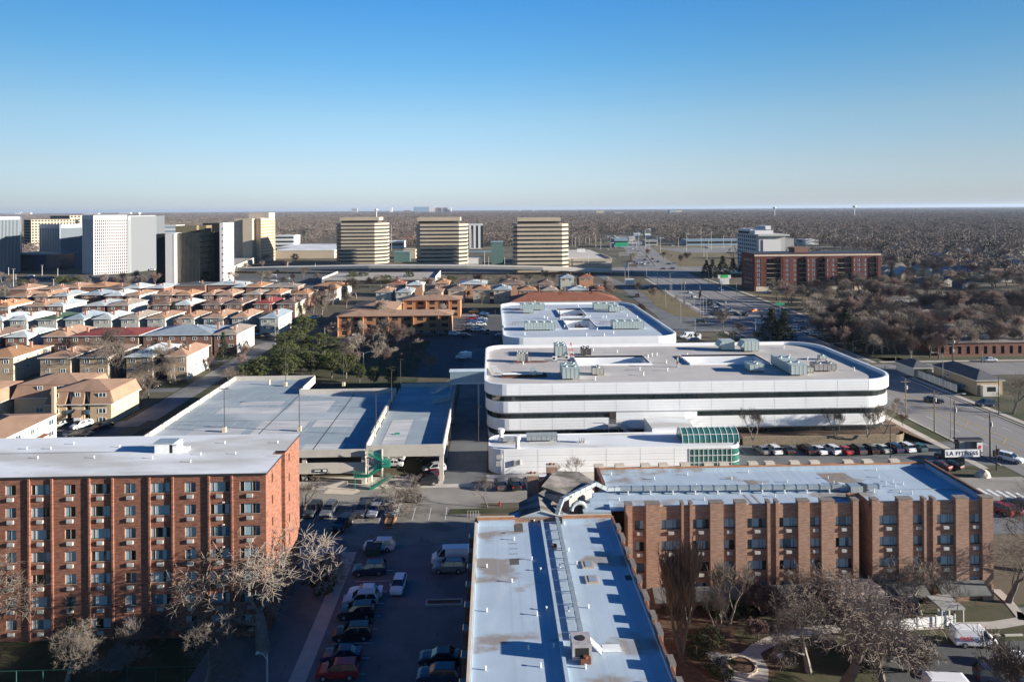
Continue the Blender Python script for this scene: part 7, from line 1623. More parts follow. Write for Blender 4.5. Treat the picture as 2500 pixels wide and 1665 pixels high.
db = O('distant_bare_trees', me); T(db, 'small far bare trees thinly filling the gaps between houses and woods', 'trees', kind='stuff')
ng2 = bpy.data.node_groups.new('small trees', 'GeometryNodeTree'); ng2.interface.new_socket('Geometry', in_out='INPUT', socket_type='NodeSocketGeometry'); ng2.interface.new_socket('Geometry', in_out='OUTPUT', socket_type='NodeSocketGeometry')
N = ng2.nodes; gi = N.new('NodeGroupInput'); go = N.new('NodeGroupOutput'); ip = N.new('GeometryNodeInstanceOnPoints'); ci = N.new('GeometryNodeCollectionInfo'); ci.inputs['Collection'].default_value = lib2; ci.inputs['Separate Children'].default_value = True; ip.inputs['Pick Instance'].default_value = True
def na_(n_, t_='FLOAT'): q = N.new('GeometryNodeInputNamedAttribute'); q.data_type = t_; q.inputs['Name'].default_value = n_; return [o for o in q.outputs if o.enabled][0]
sc_ = N.new('ShaderNodeCombineXYZ'); rt_ = N.new('ShaderNodeCombineXYZ'); LK_ = ng2.links.new
LK_(na_('wide'), sc_.inputs[0]); LK_(na_('wide'), sc_.inputs[1]); LK_(na_('size'), sc_.inputs[2]); LK_(na_('turn'), rt_.inputs[2]); LK_(na_('which', 'INT'), ip.inputs['Instance Index'])
LK_(gi.outputs[0], ip.inputs['Points']); LK_(ci.outputs[0], ip.inputs['Instance']); LK_(rt_.outputs[0], ip.inputs['Rotation']); LK_(sc_.outputs[0], ip.inputs['Scale']); LK_(ip.outputs[0], go.inputs[0]); db.modifiers.new('small trees', 'NODES').node_group = ng2
# ---------------------------------------------------------------- vehicles
def paint(n, c, rough=.28): return M('car paint '+n, c, rough, 0, spec=.8)
PC = {'white': (.72,.72,.72), 'silver': (.42,.43,.44), 'grey': (.16,.165,.17), 'dark grey': (.06,.062,.066), 'black': (.012,.012,.014), 'red': (.32,.015,.015), 'dark red': (.10,.01,.015), 'blue': (.05,.13,.30), 'dark blue': (.015,.03,.07), 'teal': (.02,.10,.11), 'orange': (.60,.16,.02), 'yellow': (.60,.36,.04), 'green': (.03,.10,.06), 'pale green': (.33,.38,.33)}
car_glass = M('car glass', (.012,.016,.02), .06, 0, spec=1.0); tail_m = M('tail light', (.45,.01,.01), .3, 0); head_m = M('head light', (.75,.75,.72), .2, 0); rim_m = M('wheel rim', (.40,.40,.41), .35, 0, metal=.6); plate_m = M('number plate', (.6,.6,.62), .5, 0)
KD = {}
def car_meshes(kind, col):
    key = (kind, col)
    if key in KD: return KD[key]
    if kind == 'sedan': L_, W_, zb, zr, bs, cab = 4.7, 1.82, .92, 1.44, [(-2.35,.62),(-2.25,.95),(-1.5,1.0),(.9,.95),(1.9,.85),(2.3,.68),(2.35,.5)], [(-1.85,-1.15),(1.05,.25)]
    elif kind == 'suv': L_, W_, zb, zr, bs, cab = 4.7, 1.92, 1.08, 1.72, [(-2.35,.7),(-2.3,1.08),(-1.5,1.1),(.9,1.07),(1.9,.99),(2.3,.8),(2.35,.55)], [(-2.25,-1.85),(1.15,.35)]
    elif kind == 'hatch': L_, W_, zb, zr, bs, cab = 4.1, 1.76, .95, 1.5, [(-2.05,.65),(-2.0,.98),(-1.3,1.0),(.8,.95),(1.6,.86),(2.0,.7),(2.05,.5)], [(-1.95,-1.5),(1.05,.3)]
    elif kind == 'pickup': L_, W_, zb, zr, bs, cab = 5.6, 2.0, 1.12, 1.85, [(-2.8,.8),(-2.78,1.08),(-1.0,1.1),(1.2,1.1),(2.3,1.05),(2.75,.85),(2.8,.6)], [(-.75,-.55),(1.35,.75)]
    else: L_, W_, zb, zr, bs, cab = 5.6, 2.05, 1.25, 2.35, [(-2.8,.9),(-2.78,1.25),(-1.0,1.27),(1.5,1.25),(2.2,1.15),(2.7,.85),(2.8,.55)], [(-2.76,-2.7),(2.0,1.15)]
    h = W_/2; V = []; Fc = []; n = 0
    secs = []
    for i, (x, z) in enumerate(bs):
        k = .88 if i in (0, len(bs)-1) else (.95 if i in (1, len(bs)-2) else 1.0)
        w_ = h*k; zm = min(z-.02, .62); z0 = .28 if i not in (0, len(bs)-1) else .38
        half = [(w_*.9, z0), (w_, z0+.14), (w_*1.0, max(zm,z0+.16)), (w_*.96, z), (w_*.55, z+.035)]
        secs.append([(x, y, zz) for y, zz in half]+[(x, -y, zz) for y, zz in reversed(half)])
    mb = MB(); m_ = len(secs[0])
    vs = [p for s_ in secs for p in s_]; fs = []
    for i in range(len(secs)-1):
        for j in range(m_): fs.append((i*m_+j, (i+1)*m_+j, (i+1)*m_+(j+1) % m_, i*m_+(j+1) % m_))
    fs += [tuple(range(m_)), tuple((len(secs)-1)*m_+j for j in reversed(range(m_)))]
    mb.add(vs, fs, 0)
    (rb, rt), (fb, ft) = cab; w0, w1_ = h*.93, h*.74; zg = zb-.03
    # roof slab and pillars
    mb.add([(rt-.02,-w1_,zr-.05),(ft+.05,-w1_,zr-.05),(ft+.05,w1_,zr-.05),(rt-.02,w1_,zr-.05),(rt+.12,-w1_*.88,zr),(ft-.2,-w1_*.88,zr),(ft-.2,w1_*.88,zr),(rt+.12,w1_*.88,zr)], [(0,1,5,4),(1,2,6,5),(2,3,7,6),(3,0,4,7),(4,5,6,7),(3,2,1,0)], 0)
    for sy in (-1, 1):
        for (xb, xt, wd) in ((rb,rt,.14),(fb,ft,.07),((rb+fb)*.5-.1,(rt+ft)*.5-.1,.07)):
            mb.add([(xb-wd,sy*w0,zg),(xb+wd,sy*w0,zg),(xt+wd,sy*w1_*1.01,zr-.04),(xt-wd,sy*w1_*1.01,zr-.04)], [(0,1,2,3) if sy < 0 else (3,2,1,0)], 0)
        mb.box(fb-.35, fb-.15, sy*h-.02 if sy > 0 else sy*h-.18, sy*h+.18 if sy > 0 else sy*h+.02, zb-.02, zb+.13, 0)
    if kind == 'van':
        for sy in (-1, 1): mb.add([(rb,sy*w0*1.01,zg),(.75,sy*w0*1.01,zg),(.75,sy*w1_*1.03,zr-.04),(rt,sy*w1_*1.03,zr-.04)], [(0,1,2,3) if sy < 0 else (3,2,1,0)], 0)
        mb.add([(rb-.03,-w0,zg),(rb-.03,w0,zg),(rt-.03,w1_,zr-.04),(rt-.03,-w1_,zr-.04)], [(3,2,1,0)], 0)
    if kind == 'pickup': mb.box(-2.6,-.85,-h*.85,h*.85,1.125,1.13,1)
    mb.box(-L_/2+.05, L_/2-.05, -h*.8, h*.8, .22, .34, 1)
    body = mb.mesh('body', [paint(col, PC[col]), black_m])
    gm = MB().add([(rb+.02,-w0*.985,zg),(fb,-w0*.985,zg),(fb,w0*.985,zg),(rb+.02,w0*.985,zg),(rt+.03,-w1_*.985,zr-.045),(ft,-w1_*.985,zr-.045),(ft,w1_*.985,zr-.045),(rt+.03,w1_*.985,zr-.045)], [(0,1,5,4),(1,2,6,5),(2,3,7,6),(3,0,4,7)]).mesh('windows', car_glass)
    r_ = .34 if kind in ('sedan','hatch') else .38
    wm2 = MB().tube((0,-.11,0),(0,.11,0),r_,r_,14,0,True).tube((0,-.118,0),(0,.118,0),r_*.6,r_*.6,8,1,True).mesh('wheel', [black_m, rim_m])
    hl = MB().box(0,.06,-.2,.2,-.07,.07).mesh('headlight', head_m); tl = MB().box(-.06,0,-.16,.16,-.1,.1).mesh('taillight', tail_m)
    xs2 = (L_*.31, -L_*.30); zt_ = zb-.22
    KD[key] = (body, gm, wm2, hl, tl, [(x, s_*(h-.1), r_) for x in xs2 for s_ in (-1, 1)], (L_/2-.08, h*.68, zb-.36), (-L_/2+.06, h*.74, zt_)); return KD[key]
CARS = []
def car(kind, col, x, y, deg, place, z=0, detail=True):
    b, g_, w2_, hl, tl, ws, hp, tp = car_meshes(kind, col)
    kn = {'suv': 'SUV', 'sedan': 'sedan', 'hatch': 'hatchback', 'van': 'van', 'pickup': 'pickup truck'}[kind]
    r = thing({'suv': 'suv', 'sedan': 'sedan', 'hatch': 'hatchback', 'van': 'cargo_van', 'pickup': 'pickup_truck'}[kind], '%s %s %s' % (col, kn, place), 'car' if kind not in ('van','pickup') else ('van' if kind == 'van' else 'truck'), (x, y, z+.0), R(deg)); r['px'] = x/y
    if detail:
        O('body', b, r); O('windows', g_, r)
        for q in ws: O('wheel', w2_, r, q)
        for s_ in (-1, 1): O('headlight', hl, r, (hp[0], s_*hp[1], hp[2])); O('taillight', tl, r, (tp[0], s_*tp[1], tp[2]))
    else:
        O('body', b, r); O('windows', g_, r)
        for q in ws[:4]: O('wheel', w2_, r, q)
    CARS.append(r); return r
def cars(sc, ox, oy, lst, place, z=0.05, detail=True):
    for it in lst:
        x, y = at(ox+it[0]/sc, oy+it[1]/sc, z); car(it[2], it[3], x, y, it[4]+RN.uniform(-2, 2), it[5] if len(it) > 5 else place, z, detail)
# heading: 0 = to the right, 90 = away, 180 = left, 270 = towards the camera
cars(3.336, 1800, 800, [(195,1012,'sedan','grey',98),(293,1012,'suv','white',98),(395,1010,'sedan','black',98),(560,1012,'suv','black',98),(655,1014,'sedan','white',98),(762,1012,'suv','white',100),(868,1014,'sedan','red',98),(972,1010,'suv','dark grey',98),(1070,1008,'suv','black',98),(1170,1002,'sedan','pale green',98),(1265,998,'suv','dark blue',98),(1365,994,'suv','white',98),(1468,992,'hatch','teal',98)], 'in the row facing the block retaining wall')
cars(3.336, 1800, 800, [(1640,1140,'sedan','dark red',118,'nearer the wing parapet, left of the sign column'),(1735,1135,'sedan','black',118,'just left of the fitness sign column'),(1715,1075,'suv','dark grey',118,'behind the fitness sign panel'),(2220,1085,'suv','white',305,'turning at the signal by the right edge'),(1600,605,'sedan','black',330,'on the avenue beside the power poles'),(2025,635,'suv','dark blue',180,'crossing the avenue before the bungalow lawn'),(2052,275,'sedan','white',175,'on the side street before the long low brick building'),(2125,1500,'suv','red',118,'half hidden behind the right wing end'),(2205,1495,'sedan','dark red',118,'right of the right wing end'),(2290,1470,'suv','black',118,'under the rail by the right edge'),(2010,600,'hatch','grey',180,'far side'),(1885,1095,'suv','black',170,'')][:10], '')
cars(3.336, 1800, 490, [(130,905,'sedan','orange',215,'turning in the middle of the big junction'),(62,935,'suv','black',270,'waiting right of the pale tree'),(235,975,'suv','dark blue',0,'crossing below the orange car'),(505,988,'suv','white',0,'entering the junction before the big spruces'),(180,1005,'pickup','white',0,'crossing behind the white roof'),(340,1052,'sedan','black',182,'first in the queue along the cross street'),(400,1055,'sedan','dark red',182,'second in the queue along the cross street'),(460,1058,'suv','white',182,'third in the queue along the cross street'),(515,1050,'sedan','grey',182,'beside the white SUV in the queue'),(572,1078,'sedan','white',155,'turning into the avenue below the spruces'),(635,1100,'suv','silver',150,'following the white sedan below the spruces'),(690,1125,'sedan','dark blue',148,'last one below the spruces'),(1880,1090,'suv','black',0,'parked among the trees by the low brick buildings'),(245,757,'sedan','blue',0,'parked before the maroon block'),(300,760,'sedan','black',0,'parked before the maroon block'),(390,757,'suv','white',0,'parked before the maroon block')], '')
cars(4.906, 1380, 540, [(1490,862,'sedan','white',268,'alone on the highway in the shadow band'),(1538,915,'suv','white',268,'below the lone white sedan on the highway'),(1637,1215,'suv','black',0,'on the slip road below the triangular lawn'),(865,905,'suv','dark red',270,'on the slip road beside the long red roof'),(970,785,'sedan','silver',180,'near the tip of the triangular lawn'),(1865,835,'suv','blue',270,'in the shadow band right of the median'),(2055,1425,'suv','black',180,'parked behind the hooded air handlers'),(1530,1446,'suv','dark grey',180,'below the white vans')], '')
cars(4.906, 1380, 540, [(1730,975,'suv','black',272),(1775,995,'sedan','grey',272),(1692,1000,'suv','dark grey',272),(1822,1012,'sedan','dark blue',272),(1790,1040,'pickup','white',272),(1800,1075,'suv','black',272),(1770,1100,'sedan','dark grey',272),(1785,1125,'sedan','black',272),(1832,1070,'suv','grey',272),(1960,1085,'suv','grey',272),(1965,1125,'suv','black',272),(2030,1118,'sedan','dark grey',272),(2155,1132,'suv','black',272),(1850,1110,'sedan','black',272)], 'waiting at the stop line of the big junction')
cars(4.906, 1380, 540, [(760,490,'suv','black',272),(800,480,'sedan','grey',272),(830,497,'suv','dark blue',272),(800,515,'sedan','silver',272),(855,520,'suv','black',272),(905,505,'suv','white',272),(920,520,'sedan','black',272),(945,500,'sedan','silver',272),(955,470,'suv','dark grey',272),(945,520,'sedan','white',272),(995,516,'suv','grey',272),(775,515,'sedan','white',272),(870,505,'sedan','silver',272)], 'in the queue at the far junction', detail=False)
cars(4.906, 1380, 540, [(980,430,'suv','dark grey',272),(1042,460,'suv','black',272),(1110,492,'sedan','blue',250),(1235,520,'sedan','black',180),(1300,515,'suv','grey',180),(1168,577,'sedan','dark red',180),(1278,577,'suv','dark grey',180),(415,600,'suv','black',0),(785,612,'sedan','blue',180),(800,335,'suv','white',272),(850,352,'sedan','silver',272),(875,365,'suv','grey',272),(510,345,'sedan','white',272),(1950,385,'sedan','teal',0),(1985,387,'sedan','black',0),(590,312,'suv','white',90),(620,308,'sedan','blue',90),(560,305,'suv','silver',90),(650,312,'sedan','grey',90),(505,305,'suv','white',90),(1065,300,'sedan','grey',0),(1290,300,'sedan','white',0)], 'far up the highway beyond the junction', detail=False)
for i, (px, py) in enumerate([(1678,825),(1693,829)]): x, y = at(px, py, .05); car('van', 'white', x, y, 182, ['parked in the rear','parked in front'][i]+' of the pair beside the junction', .05)
# lot behind the white blocks
LB = (5.8875, 840, 640)
cars(*LB, [(1865,730,'suv','yellow',178),(1845,795,'sedan','white',178),(1825,830,'suv','red',178),(1820,868,'sedan','blue',178),(1800,915,'sedan','silver',178),(1770,955,'suv','dark grey',178),(1765,1000,'sedan','black',178),(2015,752,'sedan','blue',2),(2005,795,'suv','black',2),(1990,830,'sedan','silver',2),(1985,866,'suv','blue',2),(1970,912,'suv','white',2),(1945,955,'sedan','black',2),(1930,992,'suv','white',2)], 'in the double row of the lot left of the farther white block')
cars(*LB, [(2065,1025,'suv','black',270,'facing the camera at the end of the double row'),(1590,1048,'suv','white',0,'on the lane at the corner of the brown flats'),(1400,1050,'suv','black',0,'before the brown flats'),(1062,1052,'suv','red',0,'before the middle of the brown flats'),(1205,1052,'suv','dark grey',0,'right of the red one before the brown flats'),(1745,1078,'suv','dark blue',0,'in shadow right of the white one on the lane'),(1725,1338,'sedan','black',180,'in the blue shaded lane beyond the footbridge'),(2250,1075,'sedan','blue',0,'against the side of the farther white block'),(200,1062,'sedan','white',0,'before the left end of the brown flats'),(410,1068,'suv','silver',0,'behind the bare park trees before the brown flats'),(1590,785,'suv','dark grey',90,'against the side wall of the rear brown flats')], '')
x, y = at(1132, 876, .04); car('van', 'white', x, y, 180, 'in the blue shaded lane beyond the footbridge', .04)
# lot in front
LC = (3.2333, 640, 1180)
cars(*LC, [(925,520,'suv','white',178,'at the top of the left row in the shaded car park'),(850,708,'suv','dark blue',182,'below the dumpster in the shaded car park'),(1077,830,'hatch','white',268,'driving towards the camera in the middle of the car park'),(815,888,'sedan','white',182,'parked above the one with the roof rack'),(780,950,'suv','silver',182,'with roof rack in the left row of the car park'),(745,1045,'suv','black',182,'just below the silver one with roof rack'),(715,1215,'suv','black',182,'larger, above the empty hatched bay'),(625,1385,'sedan','dark blue',182,'above the red one in the left row'),(600,1518,'suv','red',180,'lowest in the left row of the car park'),(1475,690,'suv','grey',180,'below the white van against the near wing'),(1400,1405,'sedan','black',180,'in the right row near the bottom'),(1390,1555,'suv','dark blue',180,'cut off at the bottom of the right row')], '')
x, y = at(1100, 1372, .03); car('van', 'white', x, y, 181, 'parked nose left against the near wing', .03)
cars(*LC, [(400,235,'suv','dark grey',262),(530,235,'suv','grey',262),(790,235,'suv','dark grey',262),(895,232,'sedan','silver',262),(1035,228,'suv','grey',262)], 'in the row facing the camera at the top of the car park')
cars(*LC, [(638,345,'suv','black',252,'standing alone in front of the row at the top of the car park'),(1155,140,'suv','black',0,'driving along the access street behind the island tree')], '')
cars(3.563, 640, 860, [(1145,945,'suv','white',175),(1130,990,'sedan','white',175),(1450,945,'suv','dark grey',175),(1495,1035,'suv','silver',195),(1470,1085,'sedan','dark red',195),(1420,1150,'suv','black',195)], 'under the garage deck')
cars(3.336, 1160, 800, [(205,1295,'suv','dark grey',96),(323,1295,'suv','black',96),(445,1285,'suv','silver',96),(550,1280,'pickup','white',96)], 'parked against the low annex left of the chimneys')
cars(5.8875, 0, 900, [(880,830,'sedan','grey',235,'half hidden by the white flats'),(1170,845,'suv','white',235,'before the white door of the mansard flats'),(1475,860,'sedan','dark red',235,'before the hedges of the mansard flats'),(2180,275,'suv','black',0,'on the street above the mansard flats'),(1920,275,'sedan','dark grey',0,'left of the black one on the street above'),(895,975,'sedan','dark blue',0,'just behind the tower roof, left'),(1170,970,'sedan','dark grey',0,'just behind the tower roof, right')], '')
cars(3.647, 600, 490, [(605,1052,'suv','white',180,'in the yard right of the spruce'),(125,1197,'sedan','white',180,'left of the blue-grey roofed house'),(170,1200,'sedan','black',180,'right of the white one by the blue-grey roofed house'),(250,690,'sedan','silver',0,'on the far lot before the tan tower'),(250,720,'sedan','white',0,'on the far lot before the tan tower'),(365,700,'sedan','silver',0,'on the far lot before the tan tower'),(245,670,'sedan','white',0,'on the far lot before the tan tower')], '')
cars(5.8875, 0, 500, [(480,1060,'sedan','blue',0),(600,1065,'sedan','dark grey',0),(650,1070,'suv','dark blue',0),(715,1065,'sedan','grey',0),(750,1062,'suv','dark grey',0),(1050,1045,'sedan','white',0),(450,1030,'sedan','white',0),(20,1075,'sedan','white',0),(1320,1050,'suv','silver',0),(2190,945,'suv','white',0),(1000,1050,'sedan','dark blue',0)], 'on the office car parks at the left', detail=False)
# -- lettering
def text_mesh(name, s, size, mat, parent, loc, rot=(pi/2,0,0), sx=1.0, spacing=1.0, depth=.01, bold=.0):
    cu = bpy.data.curves.new(name, 'FONT'); cu.body = s; cu.size = size; cu.extrude = depth; cu.align_x = 'CENTER'; cu.align_y = 'CENTER'; cu.space_character = spacing; cu.offset = bold
    to = bpy.data.objects.new('tmp', cu); C.objects.link(to); dg_ = bpy.context.evaluated_depsgraph_get(); me = bpy.data.meshes.new_from_object(to.evaluated_get(dg_)); bpy.data.objects.remove(to); me.name = name; me.materials.clear(); me.materials.append(mat)
    o = O(name, me, parent, loc); o.rotation_euler = rot; o.scale = (sx, 1, 1); return o
navy = M('navy lettering', (.02,.03,.08), .5, 0); redl = M('red lettering', (.55,.02,.04), .5, 0)
x, y = at(2378, 1572, .05); sv = car('van', 'white', x, y, -6, 'with red and blue lettering parked behind the white vinyl fence', .05)
text_mesh('lettering', 'FAST', .62, redl, sv, (-1.55,-1.07,1.32), (R(80),0,0), 1.15, bold=.012); text_mesh('lettering', 'SIGNS', .62, MATS['car paint blue'], sv, (.05,-1.07,1.32), (R(80),0,0), 1.05, bold=.012)
sv.scale = (.88,.88,.88); x, y = at(2330, 1705, .05); car('van', 'white', x, y, -6, 'hidden by branches in front of the lettered one', .05); x, y = at(2440, 1665, .05); car('suv', 'dark blue', x, y, -10, 'cut off at the bottom right corner', .05); x, y = at(2490, 1625, .05); car('sedan', 'white', x, y, -10, 'cut off by the right edge near the bottom', .05)
for r in CARS:
    if not r['label'].strip(): r['label'] = 'car'
byl = {}
for r in CARS: byl.setdefault(r['label'].strip(), []).append(r)
for lab, rs in byl.items():
    if len(rs) > 1:
        rs.sort(key=lambda r: r['px'])
        for i, r in enumerate(rs):
            w_ = lab.split(); n_ = ORD[i] if i < 15 else 'last'
            r['label'] = '%s %s' % (n_, lab) if i else 'leftmost '+lab; r['group'] = ' '.join(w_[2:] if w_[0] not in ('dark','pale') else w_[3:])
    else: rs[0]['label'] = lab
for r in CARS:
    w_ = r['label'].split(); r['label'] = ' '.join(w_[:16]); del r['px']
# ---------------------------------------------------------------- lamps, poles, signs
wood_m = M('weathered pole wood', (.22,.18,.145), .95, .2, 2); steel = M('pole steel', (.30,.30,.29), .6, .1, 2); steel_w = M('pale pole steel', (.52,.51,.48), .6, .05)
def pole(px, py, pyt, kind, label, group=None, mat=None, z=0, arm=1, r_=None):
    x, y = at(px, py, z); h = onY(px, pyt, y)[1]-z; k = max(1.0, y/330)
    nm = {'lamp': 'street_lamp', 'util': 'utility_pole', 'sign': 'sign_post', 'bare': 'mast_pole', 'twin': 'street_lamp', 'sig': 'traffic_signal'}[kind]
    r = thing(nm, label, {'lamp': 'street lamp', 'util': 'utility pole', 'sign': 'sign', 'bare': 'pole', 'twin': 'street lamp', 'sig': 'traffic signal'}[kind], (x, y, z), 0, group)
    m = mat or (wood_m if kind == 'util' else steel); rr = (r_ or (.16 if kind == 'util' else .11))*min(k, 2.0)
    MB().tube((0,0,0),(0,0,h),rr,rr*.7,6,cap=True).build('pole', m, r)
    if kind == 'lamp':
        a = MB(); a.tube((0,0,h-.6),(arm*1.4,0,h+.1),.06*k,.05*k,5).tube((arm*1.4,0,h+.1),(arm*2.8,0,h+.2),.05*k,.05*k,5); a.build('arm', m, r); MB().box(min(arm*2.6,arm*3.4),max(arm*2.6,arm*3.4),-.16*k,.16*k,h+.08,h+.25).build('lamp_head', m, r)
    if kind == 'twin': MB().box(-1.1,-.3,-.2,.2,h-.05,h+.12).box(.3,1.1,-.2,.2,h-.05,h+.12).box(-.3,.3,-.05,.05,h,h+.06).build('lamp_head', m, r)
    if kind == 'util': MB().box(-1.2,1.2,-.07,.07,h-.8,h-.66).build('crossarm', m, r); MB().tube((.3,0,h-2.6),(.3,0,h-1.7),.22,.22,8,cap=True).build('transformer', steel_w, r)
    if kind == 'sig': MB().box(.12,.55,-.2,.2,h*.62,h*.86).box(-.55,-.12,-.2,.2,h*.55,h*.8).build('signal_head', interior, r)
    return r
a4 = lambda x, y: (1800+x/3.336, 800+y/3.336)
def P4(x, yb, yt, kind, label, **k): px, py = a4(x, yb); return pole(px, py, 800+yt/3.336, kind, label, **k)
P4(1372,735,415,'util','wooden utility pole with pale box by the avenue verge, leftmost of the near ones')
P4(1605,855,510,'util','second wooden utility pole on the avenue verge beside the black sedan')
P4(1740,910,545,'lamp','tall steel street lamp between two wooden poles on the avenue verge')
P4(1770,945,590,'util','wooden pole just right of the steel street lamp on the verge')
P4(2060,1075,700,'util','wooden utility pole with long crossarm behind the bus shelter', mat=wood_m, r_=.2)
P4(2110,1160,958,'sig','black traffic signal in front of the boulder corner', mat=metal_d)
P4(2130,720,398,'bare','thin dark pole on the far verge left of the round bare tree', mat=metal_d)
P4(1675,495,205,'lamp','curved-arm street lamp beside the white fence', arm=-1)
P4(1415,330,185,'bare','plain dark pole at the side street corner')
P4(1760,345,60,'util','tall utility pole behind the black-roofed garage'); P4(1752,345,130,'util','shorter pole beside the tall one behind the garage')
P4(1202,365,305,'lamp','street lamp rising behind the right corner of the white block')
P4(1290,310,238,'bare','dark post by the avenue left of the side street'); P4(943,200,105,'lamp','short street lamp at the edge of the roadside grass'); P4(755,210,130,'lamp','street lamp over the avenue below the spruces')
P4(1995,300,190,'bare','thin pole before the long low brick building')
P4(1247,1062,795,'twin','twin-headed dark lamp in the lot before the retaining wall', mat=metal_d)
a6 = lambda x, y: (1800+x/3.336, 490+y/3.336)
for x, yb, yt, kd, lb_ in [(348,935,760,'sign','post with green street sign on the junction island'),(413,945,880,'sig','dark signal on the junction island'),(660,1065,870,'lamp','street lamp with arm before the biggest spruce'),(550,1020,870,'lamp','street lamp left of the big spruces'),(150,1140,960,'bare','pale pole behind the hooded air handlers'),(425,1140,1010,'lamp','curved street lamp behind the white block roof edge'),(200,1050,905,'sig','dark signal pole in the junction right of the waiting cars'),(172,790,660,'bare','pole at the left corner of the maroon block')]:
    px, py = a6(x, yb); pole(px, py, 490+yt/3.336, kd, lb_, mat=metal_d if kd == 'sig' else None)
px, py = a6(348, 770); x, y = at(2904/1+0 if 0 else 1904.3, 770.3, 0); zz = onY(1904, 490+842/3.336, y)[1]
T(MB().box(x-2.2,x+2.2,y-.2,y-.12,zz-.55,zz+.55).build('street_sign', M('sign green', (.02,.30,.14), .5, 0)), 'green street name sign on the island post', 'sign')
a5 = lambda x, y: (1380+x/4.906, 540+y/4.906)
near = [(715,745,505,'bare'),(757,690,490,'bare'),(1105,790,550,'bare'),(972,665,545,'lamp'),(1180,740,672,'bare'),(1255,870,620,'lamp'),(1275,880,690,'bare'),(1395,960,745,'bare'),(1430,1035,690,'util'),(1615,1140,770,'sig'),(1655,1145,895,'bare'),(1690,1120,870,'bare'),(1385,1300,985,'bare'),(1555,1345,1170,'bare'),(1817,1440,1310,'twin'),(1545,1040,880,'bare'),(1203,1035,800,'bare'),(1718,800,605,'sign'),(2050,945,735,'bare'),(2095,1185,1060,'util'),(2172,1190,1055,'util'),(1915,1160,920,'util'),(1870,870,740,'sign'),(908,790,680,'bare'),(1765,690,570,'bare'),(875,815,730,'bare')]
for i, (x, yb, yt, kd) in enumerate(near):
    px, py = a5(x, yb); pole(px, py, 540+yt/4.906, kd, {'bare': 'plain steel pole beside the wide highway','lamp': 'street lamp beside the wide highway','util': 'wooden utility pole by the big junction','sig': 'traffic signal pole at the lower corner of the triangular lawn','twin': 'twin-headed lamp behind the white block near the vans','sign': 'pole with small sign right of the highway'}[kd], group={'bare': 'poles beside the highway','lamp':'street lamps beside the highway','util': 'utility poles by the junction'}.get(kd, None) or ('signs by the highway' if kd == 'sign' else None))
far_ = [(275,600,395,'lamp'),(555,635,450,'lamp'),(82,300,170,'lamp'),(960,360,110,'bare'),(1140,380,190,'bare'),(1453,370,150,'lamp'),(1697,515,345,'bare'),(1720,370,220,'lamp'),(1750,350,130,'lamp'),(1660,430,265,'bare'),(1990,370,220,'lamp'),(1895,325,185,'lamp'),(2055,385,255,'bare'),(1005,370,250,'bare'),(880,300,120,'bare'),(365,320,155,'bare'),(425,340,190,'bare'),(245,300,195,'bare'),(290,310,190,'bare'),(165,300,170,'bare'),(810,295,170,'lamp'),(735,280,190,'bare'),(1105,300,180,'bare'),(1095,300,190,'bare'),(120,310,190,'lamp'),(1355,310,190,'bare'),(1628,330,170,'bare')]
for x, yb, yt, kd in far_:
    px, py = a5(x, yb); pole(px, py, 540+yt/4.906, kd, 'pale tall lamp or mast far up the highway', 'far highway masts', mat=steel_w)
for px, py, pyt in [(2172,605,578),(2200,604,582),(2325,595,575),(2298,595,573),(2366,598,556),(2475,600,572),(2130,600,563),(2120,596,574),(2430,606,545),(2304,598,556),(2066,592,562),(2092,596,572),(2019,600,585),(2041,597,560)]:
    pole(px, py, pyt, 'bare', 'pale pole on the skyline road behind the suburb', 'suburb road poles', mat=steel_w)
for px, py, pyt, kd in [(21,673,653,'bare'),(33,700,657,'twin'),(39,708,669,'bare'),(103,673,648,'twin'),(186,682,668,'bare'),(131,703,682,'twin'),(141,674,655,'bare'),(956,612,549,'twin'),(1152,608,560,'bare'),(1183,650,614,'bare'),(1193,652,627,'bare'),(702,668,640,'lamp'),(730,668,656,'twin'),(770,668,643,'bare'),(759,668,650,'bare'),(1232,650,628,'bare')]:
    pole(px, py, pyt, kd, 'pale lamp mast near the office towers', 'lamps by the office towers', mat=steel_w)
for px, py, pyt, lb_ in [(672,846,795,'street lamp before the blue-grey roofed house'),(168,1035,985,'curved pale street lamp beside the mansard flats'),(855,845,800,'white park lamp before the brown flats'),(887,905,860,'park lamp in the shadowed lawn'),(793,862,800,'dark park lamp behind the pines'),(442,920,905,'street lamp arm over the lane by the spruces'),(415,935,930,'low lamp at the lane')]: pole(px, py, pyt, 'lamp', lb_, arm=1)
pole(653, 1700, 1596, 'lamp', 'pale lamp with tilted head at the bottom, before the broad bare tree', mat=steel_w, arm=-.35)
pole(1209, 790, 757, 'bare', 'dark thin pole in the lot left of the farther white block', mat=metal_d); pole(1204, 845, 815, 'bare', 'dark post at the back of the shaded lane', mat=metal_d)
